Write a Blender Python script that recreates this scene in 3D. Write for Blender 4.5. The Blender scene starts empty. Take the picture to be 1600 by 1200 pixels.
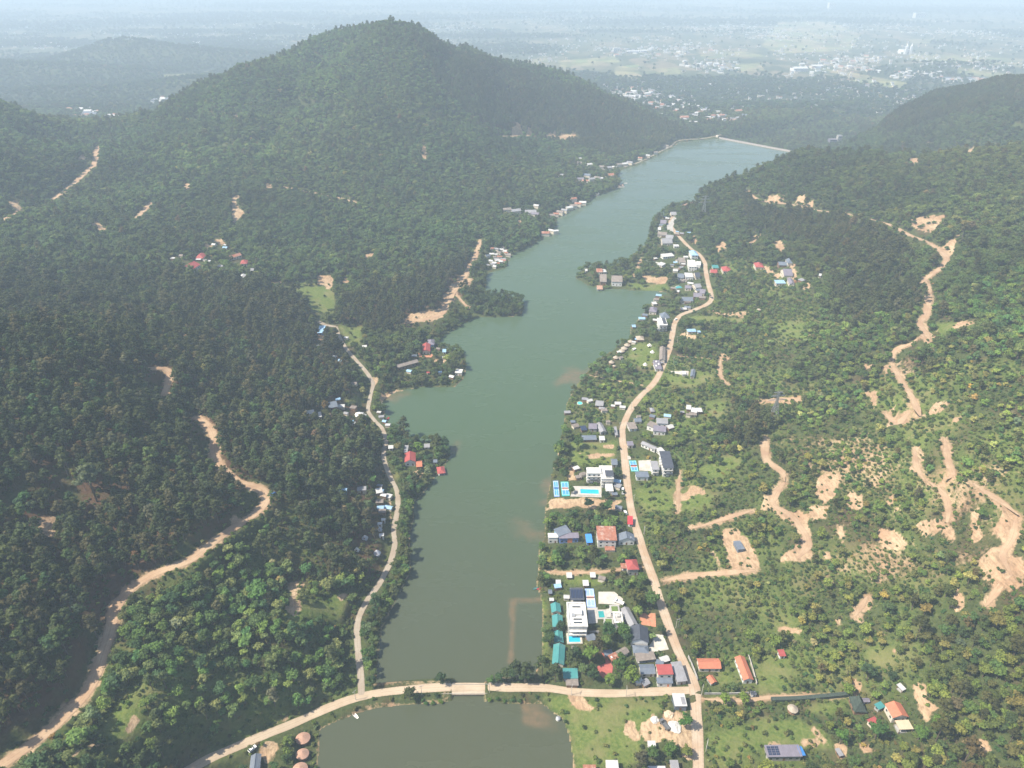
import bpy, bmesh, math, random
import numpy as np
from mathutils import Vector, Matrix, noise as mnoise

random.seed(7)
RNG = np.random.default_rng(11)
R = math.radians
SC = bpy.context.scene
COL = SC.collection

# ------------------------------------------------------------------ camera, sky, sun, exposure
CAM_Z = 350.0
FPX = 1121.0
PITCH = R(30.1)
cam_data = bpy.data.cameras.new('drone_camera')
cam_data.sensor_width = 36.0
cam_data.lens = 36.0 * FPX / 1600.0
cam_data.clip_start = 1.0
cam_data.clip_end = 200000.0
cam = bpy.data.objects.new('drone_camera', cam_data)
cam.location = (0, 0, CAM_Z)
cam.rotation_euler = (R(90) - PITCH, 0, 0)
COL.objects.link(cam)
SC.camera = cam

SUN_EL, SUN_AZ = 53.0, 255.0        # azimuth of the sun, clockwise from +Y: it stands to the left, slightly behind
world = bpy.data.worlds.new('World')
SC.world = world
world.use_nodes = True
wn = world.node_tree
sky = wn.nodes.new('ShaderNodeTexSky')
sky.sky_type = 'NISHITA'
sky.sun_disc = False
sky.sun_elevation = R(SUN_EL)
sky.sun_rotation = R(SUN_AZ)
sky.altitude = 300
sky.dust_density = 2.0
sky.air_density = 1.0
wn.links.new(sky.outputs[0], wn.nodes['Background'].inputs[0])
wn.nodes['Background'].inputs[1].default_value = 0.1
sun = bpy.data.lights.new('sun', 'SUN')
sun.energy = 4.6
sun.angle = R(0.5)
sun.color = (1.0, 0.91, 0.77)
sun_ob = bpy.data.objects.new('sun', sun)
sd = Vector((math.sin(R(SUN_AZ)) * math.cos(R(SUN_EL)), math.cos(R(SUN_AZ)) * math.cos(R(SUN_EL)), math.sin(R(SUN_EL))))
sun_ob.rotation_euler = sd.to_track_quat('Z', 'Y').to_euler()
sun_ob.location = (-400, -100, 600)
COL.objects.link(sun_ob)
SC.view_settings.view_transform = 'Standard'
SC.view_settings.look = 'None'
SC.view_settings.gamma = 1.0
SC.view_settings.exposure = 1.0
SC.cycles.max_bounces = 5
SC.cycles.diffuse_bounces = 2
SC.cycles.glossy_bounces = 2
SC.cycles.transmission_bounces = 3
SC.cycles.volume_bounces = 1
SC.cycles.caustics_reflective = False
SC.cycles.caustics_refractive = False

# ------------------------------------------------------------------ geometry of the view: pixel of the 1600x1200 photograph -> ray
CP, SP = math.cos(PITCH), math.sin(PITCH)


def ray(px, py):
    dx, dy = (px - 800.0) / FPX, (600.0 - py) / FPX
    return np.array([dx, CP + dy * SP, -SP + dy * CP])


def on_plane(px, py, z):
    d = ray(px, py)
    t = (z - CAM_Z) / d[2]
    return np.array([d[0] * t, d[1] * t, z])


def project(x, y, z):
    y = np.asarray(y, float); z = np.asarray(z, float) - CAM_Z
    depth = y * CP - z * SP
    up = y * SP + z * CP
    return 800 + FPX * np.asarray(x) / depth, 600 - FPX * up / depth, depth


# ------------------------------------------------------------------ terrain
LAKE = [(586, 1073), (590, 1040), (594, 1005), (597, 982), (610, 955), (622, 932), (640, 897), (642, 875), (640, 837), (647, 812), (647, 785), (662, 770), (680, 745),
        (697, 725), (705, 707), (687, 692), (650, 687), (637, 682), (637, 672), (607, 665), (600, 642), (595, 628), (620, 612), (660, 605), (710, 605), (725, 590), (729, 570),
        (725, 548), (697, 542), (690, 540), (682, 532), (702, 520), (732, 502), (747, 495), (775, 497), (812, 494), (820, 483), (815, 466), (795, 462), (757, 464), (757, 458), (762, 427),
        (790, 420), (800, 398), (825, 387), (847, 374), (868, 360), (870, 341), (900, 327), (917, 317), (935, 305), (972, 292), (962, 280), (972, 265), (1000, 257), (1025, 244),
        (1047, 232), (1062, 222), (1095, 219), (1130, 216), (1190, 227), (1258, 241), (1215, 275), (1150, 300), (1100, 306), (1075, 320), (1052, 324), (1030, 337), (1020, 347), (1015, 365), (1010, 380), (997, 392),
        (985, 410), (950, 417), (917, 417), (905, 425), (900, 435), (920, 447), (940, 452), (975, 453), (1025, 456), (1046, 457), (1032, 462), (1015, 475), (1000, 495), (986, 512),
        (985, 525), (960, 545), (942, 557), (925, 572), (910, 590), (897, 608), (885, 632), (882, 660), (877, 682), (870, 717), (862, 740), (860, 755), (854, 780), (850, 812), (851, 840),
        (843, 852), (842, 890), (838, 912), (846, 940), (848, 990), (845, 1030), (836, 1052), (800, 1060), (758, 1066), (756, 1096), (800, 1098), (845, 1099), (862, 1112), (880, 1125), (888, 1145),
        (893, 1170), (896, 1200), (902, 1280), (880, 1340), (560, 1340), (500, 1260), (497, 1200), (500, 1140), (520, 1130), (555, 1115), (590, 1103), (650, 1100), (693, 1098), (696, 1071), (650, 1072)]

CTRL = []


def cp(px, py, z):
    p = on_plane(px, py, z)
    CTRL.append((p[0], p[1], z))


for a in [(565, 1078, 2.5), (640, 1080, 2.5), (730, 1080, 2.5), (800, 1080, 2.5), (900, 1080, 3), (1000, 1080, 3), (1080, 1080, 3.5), (1090, 1150, 3.5), (1090, 1195, 3.5), (1020, 900, 4.5), (980, 780, 5),
          (972, 680, 5), (1000, 620, 6), (1045, 545, 6), (1060, 500, 7), (1112, 470, 9), (1098, 400, 11), (1070, 370, 10), (1048, 345, 6), (1075, 318, 6), (920, 1000, 3), (930, 850, 3), (920, 740, 3), (930, 660, 3),
          (960, 580, 3), (990, 480, 4), (1060, 420, 5), (960, 430, 2), (1000, 1120, 3), (950, 1180, 2.5),
          (560, 950, 6), (620, 800, 5), (605, 720, 7), (575, 640, 6), (590, 595, 6), (525, 520, 12), (690, 490, 8), (750, 390, 8), (650, 570, 4), (780, 480, 3), (835, 360, 6), (900, 310, 8), (920, 270, 8),
          (420, 1140, 8), (300, 1195, 14), (540, 1000, 8), (480, 980, 16), (350, 1000, 35), (250, 1090, 38), (130, 1190, 42), (430, 1050, 20), (0, 1192, 50), (130, 1100, 48), (180, 960, 53), (300, 870, 52), (350, 830, 49),
          (415, 790, 43), (390, 755, 46), (340, 720, 49), (330, 670, 51), (420, 900, 27), (500, 820, 25), (560, 800, 11), (450, 700, 34), (550, 700, 17), (400, 600, 40), (300, 640, 53), (500, 550, 18),
          (420, 480, 30), (250, 480, 48), (250, 572, 74), (100, 550, 112), (0, 520, 118), (100, 650, 96), (100, 800, 72), (0, 900, 76), (0, 700, 100), (60, 1020, 62), (200, 700, 76), (230, 830, 60), (120, 500, 74),
          (50, 450, 70), (0, 400, 70), (60, 400, 60), (100, 330, 60), (0, 165, 138), (0, 250, 108), (60, 190, 108), (100, 205, 88), (140, 232, 66), (160, 215, 68), (110, 290, 62), (60, 315, 62), (200, 330, 50), (300, 410, 40), (300, 300, 58),
          (450, 400, 28), (480, 460, 20), (600, 400, 20), (600, 300, 42), (700, 430, 10), (700, 300, 34), (800, 300, 20), (860, 210, 32), (800, 215, 52), (1000, 220, 8),
          (608, 35, 250), (585, 45, 232), (545, 54, 214), (500, 68, 198), (650, 48, 232), (690, 72, 200), (370, 115, 158), (430, 90, 178), (300, 150, 126), (250, 182, 98), (205, 200, 78), (750, 82, 172), (800, 100, 146), (850, 112, 128), (900, 135, 100), (960, 160, 66),
          (1010, 180, 36), (1050, 197, 0), (600, 130, 157), (600, 210, 97), (450, 200, 101), (350, 220, 91), (750, 160, 105), (520, 100, 171), (660, 100, 182),
          (1250, 600, 30), (1600, 600, 96), (1600, 900, 58), (1400, 900, 26), (1600, 1190, 22), (1200, 1100, 5), (1400, 1120, 9), (1180, 900, 9), (1250, 800, 20), (1400, 750, 45), (1600, 750, 80), (1120, 650, 11), (1100, 560, 10),
          (1600, 300, 106), (1600, 450, 102), (1400, 450, 60), (1400, 350, 76), (1250, 350, 42), (1200, 450, 24), (1150, 400, 17), (1080, 330, 14), (1130, 291, 36), (1190, 265, 57), (1250, 241, 76), (1320, 237, 84), (1450, 250, 94), (1600, 240, 122),
          (1600, 120, 144), (1530, 138, 108), (1450, 157, 82), (1390, 170, 52), (1330, 186, 20), (1500, 200, 82), (1600, 190, 112), (1420, 215, 52), (1180, 205, -22), (1130, 205, -18), (1250, 205, -26), (1100, 205, -10), (1300, 200, -10)]:
    cp(*a)
for a in [(0, 100, -2), (-180, 110, 44), (200, 120, 12), (-900, 1750, 0), (-1300, 1950, -30), (-700, 2000, -25), (-300, 2300, -20), (300, 2400, -30), (900, 2300, -30), (1500, 2300, -10), (-1800, 2400, -30), (-100, 2300, 40), (-500, 2250, 0),
          (560, 1480, 5), (820, 1330, 40), (1000, 1300, 60), (600, 300, 125), (900, 700, 140), (1300, 1200, 130), (1650, 1800, 110), (-420, 255, 96), (-560, 260, 100), (-360, 150, 76), (-760, 600, 112), (-1050, 900, 105), (-1500, 1350, 130), (-1900, 1800, 40), (1900, 2300, 20)]:
    CTRL.append(a)
LAKE_W = np.array([on_plane(x, y, 0.0)[:2] for x, y in LAKE])
prev = None
for a, b in zip(LAKE_W, np.roll(LAKE_W, -1, 0)):
    n = max(1, int(np.linalg.norm(b - a) / 45))
    for k in range(n):
        q = a + (b - a) * k / n
        if prev is None or np.linalg.norm(q - prev) > 25:
            CTRL.append((q[0], q[1], 1.5)); prev = q
CTRL = np.array(CTRL, float)


def rbf_fit(P, c=12.0, lam=0.05):
    d = np.linalg.norm(P[:, None, :2] - P[None, :, :2], axis=2)
    K = -np.sqrt(d * d + c * c) / 100.0
    n = len(P)
    A = np.zeros((n + 3, n + 3)); A[:n, :n] = K - lam * np.eye(n)
    B = np.c_[np.ones(n), P[:, :2] / 1000.0]
    A[:n, n:] = B; A[n:, :n] = B.T
    return np.linalg.solve(A, np.r_[P[:, 2], 0, 0, 0])


RW = rbf_fit(CTRL)


def rbf(x, y, c=12.0):
    sh = x.shape
    x = x.ravel(); y = y.ravel()
    out = RW[-3] + RW[-2] * x / 1000 + RW[-1] * y / 1000
    for (a, b, _), w in zip(CTRL, RW[:-3]):
        out += w * (-np.sqrt((x - a) ** 2 + (y - b) ** 2 + c * c) / 100.0)
    return out.reshape(sh)


def vnoise(x, y, seed=0):
    """smooth value noise, -1..1"""
    xi = np.floor(x).astype(np.int64); yi = np.floor(y).astype(np.int64)
    fx = x - xi; fy = y - yi
    fx = fx * fx * (3 - 2 * fx); fy = fy * fy * (3 - 2 * fy)

    def h(a, b):
        v = (a * 374761393 + b * 668265263 + seed * 1442695041) & 0xffffffff
        v = ((v ^ (v >> 13)) * 1274126177) & 0xffffffff
        return ((v ^ (v >> 16)) & 0xffff) / 32767.5 - 1
    return (h(xi, yi) * (1 - fx) + h(xi + 1, yi) * fx) * (1 - fy) + (h(xi, yi + 1) * (1 - fx) + h(xi + 1, yi + 1) * fx) * fy


def fbm(x, y, octv=4, seed=0):
    a, t, s = 1.0, 0.0, 0.0
    for k in range(octv):
        t = t + a * vnoise(x * 2 ** k + 17.3 * k, y * 2 ** k - 9.1 * k, seed + k); s += a; a *= 0.5
    return t / s


def sstep(a, b, v):
    t = np.clip((v - a) / (b - a), 0, 1)
    return t * t * (3 - 2 * t)


def in_poly(poly, x, y):
    c = np.zeros(x.shape, bool)
    for (x1, y1), (x2, y2) in zip(poly, np.roll(poly, -1, 0)):
        if y1 == y2:
            continue
        hit = ((y1 > y) != (y2 > y)) & (x < (x2 - x1) * (y - y1) / (y2 - y1) + x1)
        c ^= hit
    return c


def dist_line(pts, x, y, closed=False):
    """distance to a polyline and the parameter (index + fraction) of the nearest point"""
    best = np.full(x.shape, 1e18); par = np.zeros(x.shape)
    n = len(pts)
    for k in range(n if closed else n - 1):
        a = pts[k]; b = pts[(k + 1) % n]
        ab = b[:2] - a[:2]; L = ab @ ab + 1e-9
        t = np.clip(((x - a[0]) * ab[0] + (y - a[1]) * ab[1]) / L, 0, 1)
        d = (x - a[0] - t * ab[0]) ** 2 + (y - a[1] - t * ab[1]) ** 2
        m = d < best
        best[m] = d[m]; par[m] = k + t[m]
    return np.sqrt(best), par


# the ground is one fan-shaped sheet: fine near the drone, coarse at the horizon
Y0, GROW, NROW, NCOL = 95.0, 0.0066, 920, 640
ROWS = Y0 * np.exp(GROW * np.arange(NROW))


def half_width(y):
    return 130 + 0.86 * y


TT = np.linspace(-1, 1, NCOL)
GX = half_width(ROWS)[:, None] * TT[None, :]
GY = np.repeat(ROWS[:, None], NCOL, 1)
near = GY[:, 0] < 2650
nn = int(near.sum())
X, Y = GX[:nn], GY[:nn]
BASE = rbf(X, Y)
lake_d, _ = dist_line(LAKE_W, X, Y, True)
lake_in = in_poly(LAKE_W, X, Y)
SD = np.where(lake_in, -lake_d, lake_d)               # signed distance to the shore
hill = sstep(6, 60, BASE)
BASE = BASE + hill * (6 * fbm(X / 130, Y / 130, 3, 3) - 5 * np.abs(fbm(X / 75, Y / 75, 2, 9)))
# the cultivated strips beside the lake and behind the causeway are nearly level
FLATS = [[(845, 1085), (838, 900), (850, 700), (890, 600), (960, 530), (1000, 480), (1040, 455), (985, 452), (940, 450), (905, 432), (920, 418), (990, 405), (1020, 360), (1045, 345), (1062, 362), (1090, 392), (1108, 420), (1120, 470), (1062, 505), (1055, 560), (1030, 610), (1000, 660), (1060, 700), (1060, 760),
          (1000, 770), (1010, 840), (1040, 900), (1060, 960), (1100, 1020), (1230, 1010), (1240, 1090), (1330, 1095), (1290, 1200), (1100, 1260), (880, 1260)],
         [(1075, 395), (1135, 405), (1130, 440), (1105, 440)], [(565, 1095), (500, 1120), (440, 1140), (360, 1210), (520, 1260), (520, 1150)]]
flat = np.zeros(X.shape)
for fp in FLATS:
    W = np.array([on_plane(a, b, 4.0)[:2] for a, b in fp])
    dfl, _ = dist_line(W, X, Y, True)
    flat = np.maximum(flat, sstep(-18, 6, np.where(in_poly(W, X, Y), dfl, -dfl)))
capz = 2.2 + 1.4 * sstep(0, 60, SD) + 5.5 * sstep(520, 950, Y)
BASE = BASE * (1 - flat) + flat * np.clip(BASE, 1.6, capz)
gul = sstep(45, 110, BASE) * sstep(850, 1150, Y)
BASE = BASE - gul * (21 * (1 - np.abs(fbm(X / 95 + 3, Y / 150, 2, 61))) ** 3 - 8) + gul * 6 * fbm(X / 60, Y / 60, 2, 71)
land = 0.35 + (np.maximum(BASE, 0.9) - 0.35) * sstep(0, 22, SD)
Zn = np.where(SD > 0, land, -0.35 - 0.16 * np.minimum(-SD, 40) * 1.2)
# below the dam the valley floor drops: only the lake side keeps the shore rule
DAM_A, DAM_B = on_plane(1124, 216, 0)[:2], on_plane(1262, 242, 0)[:2]
dam_dir = (DAM_B - DAM_A) / np.linalg.norm(DAM_B - DAM_A)
dam_nrm = np.array([-dam_dir[1], dam_dir[0]])
if dam_nrm[1] < 0:
    dam_nrm = -dam_nrm
sdam = (X - DAM_A[0]) * dam_nrm[0] + (Y - DAM_A[1]) * dam_nrm[1]
udam = (X - DAM_A[0]) * dam_dir[0] + (Y - DAM_A[1]) * dam_dir[1]
Ld = np.linalg.norm(DAM_B - DAM_A)
m = (sdam > 4) & (udam > -30) & (udam < Ld + 60)
wdam = np.where(m, sstep(-30, 0, udam) * (1 - sstep(Ld + 10, Ld + 60, udam)), 0)
Zn = Zn * (1 - wdam) + wdam * np.minimum(np.maximum(1.0 - 0.42 * (sdam - 4), -24), np.where(sdam < 90, 2, BASE + 30))
# far plain
GZ = np.full((NROW, NCOL), -30.0)


def far_hills(x, y):
    z = np.zeros(x.shape)
    for (cx, cy, h, sx, sy) in [(-1790, 3600, 84, 280, 240), (-1400, 3650, 44, 330, 240), (-2250, 2950, 70, 330, 260), (-1750, 3050, 40, 420, 200), (-1080, 2700, 46, 240, 180), (-1500, 2550, 26, 300, 160),
                               (1900, 3300, 30, 400, 200)]:
        q = ((x - cx) / sx) ** 2 + ((y - cy) / sy) ** 2
        z += h * np.exp(-q * 1.1) * (1 + 0.25 * fbm(x / 160, y / 160, 3, 21))
    return z


FARZ = -30 + 2.0 * fbm(GX / 400, GY / 400, 2, 5) + far_hills(GX, GY)
wf = sstep(2050, 2550, Y + 0 * X)
GZ[:] = FARZ
GZ[:nn] = np.maximum(Zn, np.where(SD > 60, -31.0, -50)) * (1 - wf) + FARZ[:nn] * wf


def lookup(grid, x, y):
    x = np.asarray(x, float); y = np.asarray(y, float)
    r = np.clip(np.log(np.maximum(y, Y0) / Y0) / GROW, 0, NROW - 1.001)
    i = np.floor(r).astype(int)
    y0 = ROWS[i]; y1 = ROWS[i + 1]
    f = np.clip((y - y0) / (y1 - y0), 0, 1)

    def col(ii):
        c = np.clip((x / half_width(ROWS[ii]) + 1) / 2 * (NCOL - 1), 0, NCOL - 1.001)
        j = np.floor(c).astype(int); g = c - j
        return grid[ii, j] * (1 - g) + grid[ii, j + 1] * g
    return col(i) * (1 - f) + col(i + 1) * f


LAKE_GRID = np.zeros((NROW, NCOL)); LAKE_GRID[:nn] = np.where(SD <= 0, 1.0, 0.0)
GTOP = np.where(LAKE_GRID > 0, np.maximum(GZ, 0.0), GZ)


def ground(x, y):
    return lookup(GZ, x, y)


TS = np.concatenate([np.arange(150, 3000, 1.5), np.arange(3000, 16000, 10.0)])


def drop(px, py, lift=0.0):
    """where the ray through a pixel of the photograph first meets the ground (plus lift metres)"""
    d = ray(px, py); d = d / np.linalg.norm(d)
    P = d[None, :] * TS[:, None]; z = CAM_Z + P[:, 2]
    g = lookup(GTOP, P[:, 0], P[:, 1]) + lift
    k = int(np.argmax(z < g))
    if k == 0:
        k = len(TS) - 1
    a, b = z[k - 1] - g[k - 1], z[k] - g[k]
    t = TS[k - 1] + (TS[k] - TS[k - 1]) * (a / (a - b + 1e-9))
    return np.array([d[0] * t, d[1] * t, CAM_Z + d[2] * t])

# ------------------------------------------------------------------ materials
def new_mat(name):
    m = bpy.data.materials.new(name); m.use_nodes = True
    nt = m.node_tree
    return m, nt, nt.nodes['Principled BSDF']


def N(nt, kind, inputs=None, **props):
    n = nt.nodes.new(kind)
    for k, v in props.items():
        setattr(n, k, v)
    for k, v in (inputs or {}).items():
        if hasattr(v, 'is_linked') or isinstance(v, bpy.types.NodeSocket):
            nt.links.new(v, n.inputs[k])
        else:
            n.inputs[k].default_value = v
    return n


def mix(nt, fac, a, b, mode='MIX'):
    n = nt.nodes.new('ShaderNodeMix'); n.data_type = 'RGBA'; n.blend_type = mode
    for s, v in ((n.inputs[0], fac), (n.inputs[6], a), (n.inputs[7], b)):
        if isinstance(v, bpy.types.NodeSocket):
            nt.links.new(v, s)
        else:
            s.default_value = v if not isinstance(v, tuple) else (*v, 1.0)[:4]
    return n.outputs[2]


def ramp(nt, fac, stops):
    n = nt.nodes.new('ShaderNodeValToRGB')
    e = n.color_ramp.elements
    while len(e) < len(stops):
        e.new(0.5)
    for el, (p, c) in zip(e, stops):
        el.position = p
        el.color = (c, c, c, 1) if not isinstance(c, tuple) else (*c, 1)
    nt.links.new(fac, n.inputs[0])
    return n.outputs[0]


def noise_tex(nt, vec, scale, detail=3.0, rough=0.55):
    return N(nt, 'ShaderNodeTexNoise', {'Vector': vec, 'Scale': scale, 'Detail': detail, 'Roughness': rough}).outputs[0]


MATS = {}


def surf(name, col, rough=0.8, var=0.25, scale=0.6, stripe=None, metal=0.0, spec=0.3, bump=0.0, dirt=None):
    """plain weathered surface: one colour with blotches, optional ribs (period in metres along a local axis)"""
    if name in MATS:
        return MATS[name]
    m, nt, b = new_mat(name)
    tc = nt.nodes.new('ShaderNodeTexCoord')
    f = noise_tex(nt, tc.outputs['Object'], scale, 4.0)
    lo = tuple(c * (1 - var) for c in col); hi = tuple(min(1, c * (1 + var)) for c in col)
    c = ramp(nt, f, [(0.3, lo), (0.7, hi)])
    if dirt:
        f2 = noise_tex(nt, tc.outputs['Object'], scale * 0.45, 5.0, 0.7)
        c = mix(nt, ramp(nt, f2, [(0.5, 0.0), (0.66, 1.0)]), c, dirt)
    if stripe:
        axis, period, dark = stripe
        sx = N(nt, 'ShaderNodeSeparateXYZ', {'Vector': tc.outputs['Object']}).outputs[axis]
        w = N(nt, 'ShaderNodeMath', {0: sx, 1: 1.0 / period}, operation='MULTIPLY').outputs[0]
        w = N(nt, 'ShaderNodeMath', {0: w}, operation='FRACT').outputs[0]
        c = mix(nt, ramp(nt, w, [(0.0, 1.0), (0.22, 0.0)]), c, tuple(x * dark for x in col))
    nt.links.new(c, b.inputs['Base Color'])
    b.inputs['Roughness'].default_value = rough
    b.inputs['Metallic'].default_value = metal
    b.inputs['Specular IOR Level'].default_value = spec
    MATS[name] = m
    return m


# ------------------------------------------------------------------ what covers the ground
def L(ox, oy, s, pts):
    return [(ox + x / s, oy + y / s) for x, y in pts]


def wpoly(pts):
    return np.array([drop(x, y)[:2] for x, y in pts])


SOIL = [[(1200, 770), (1215, 765), (1222, 800), (1250, 800), (1268, 830), (1266, 860), (1258, 878), (1225, 872), (1240, 855), (1252, 838), (1245, 825), (1225, 815), (1200, 800), (1185, 800)],
        [(1125, 825), (1150, 822), (1158, 828), (1187, 885), (1180, 892), (1150, 891), (1137, 875), (1127, 845)],
        L(800, 600, 4, [(1220, 985), (1250, 1000), (1310, 1110), (1290, 1130), (1230, 1040)]),
        L(800, 600, 4, [(1100, 640), (1190, 620), (1190, 680), (1060, 720)])]
for p in [[(310, 580), (420, 560), (430, 620), (420, 720), (350, 760), (270, 700)], [(270, 770), (380, 760), (380, 860), (290, 850)], [(520, 670), (600, 680), (590, 780), (540, 790), (500, 740)],
          [(660, 900), (830, 940), (850, 1020), (740, 1040), (700, 960)], [(890, 870), (1000, 850), (1150, 900), (1140, 960), (940, 930)], [(1000, 600), (1150, 690), (1140, 880), (1110, 870), (1100, 740), (1010, 640)],
          [(900, 380), (960, 380), (950, 550), (910, 550)], [(1095, 360), (1135, 370), (1140, 490), (1110, 490)], [(1030, 120), (1110, 115), (1100, 190), (1000, 190)], [(730, 170), (780, 170), (815, 260), (760, 260)],
          [(1280, 620), (1470, 710), (1460, 745), (1290, 655)], [(1430, 740), (1570, 830), (1580, 930), (1480, 980), (1450, 900)], [(1450, 1020), (1600, 1080), (1600, 1200), (1320, 1200), (1300, 1110)],
          [(400, 860), (480, 880), (490, 1000), (440, 1000)], [(1270, 800), (1320, 800), (1320, 960), (1280, 980)], [(870, 30), (940, 90), (920, 105), (880, 60)], [(620, 50), (690, 50), (680, 150), (630, 130)],
          [(1150, 210), (1210, 200), (1200, 250), (1150, 250)], [(350, 1080), (510, 1070), (540, 1150), (500, 1150), (480, 1100)], [(750, 640), (770, 640), (790, 760), (840, 800), (800, 800), (755, 730)]]:
    SOIL.append(L(1200, 600, 4, p))
for p in [[(890, 180), (960, 150), (1090, 150), (1110, 200), (1020, 260), (920, 220)], [(1000, 315), (1080, 350), (1200, 265), (1140, 390), (1090, 415)], [(0, 35), (40, 20), (110, 20), (100, 75), (0, 80)],
          [(180, 20), (225, 20), (225, 85), (180, 90)], [(250, 70), (280, 60), (270, 100), (245, 95)], [(930, 565), (978, 530), (975, 595)], [(985, 650), (1030, 650), (1005, 775), (980, 775)],
          [(945, 815), (980, 825), (1010, 870), (1065, 865), (1055, 890), (990, 950), (960, 890)], [(735, 1090), (835, 1050), (825, 1085), (740, 1140)], [(590, 1090), (660, 1080), (600, 1120)],
          [(820, 1120), (860, 1160), (850, 1200), (820, 1190)], [(1130, 860), (1200, 800), (1320, 810), (1160, 865)], [(30, 310), (110, 300), (120, 340), (80, 375)]]:
    SOIL.append(L(1200, 300, 4, p))
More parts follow.
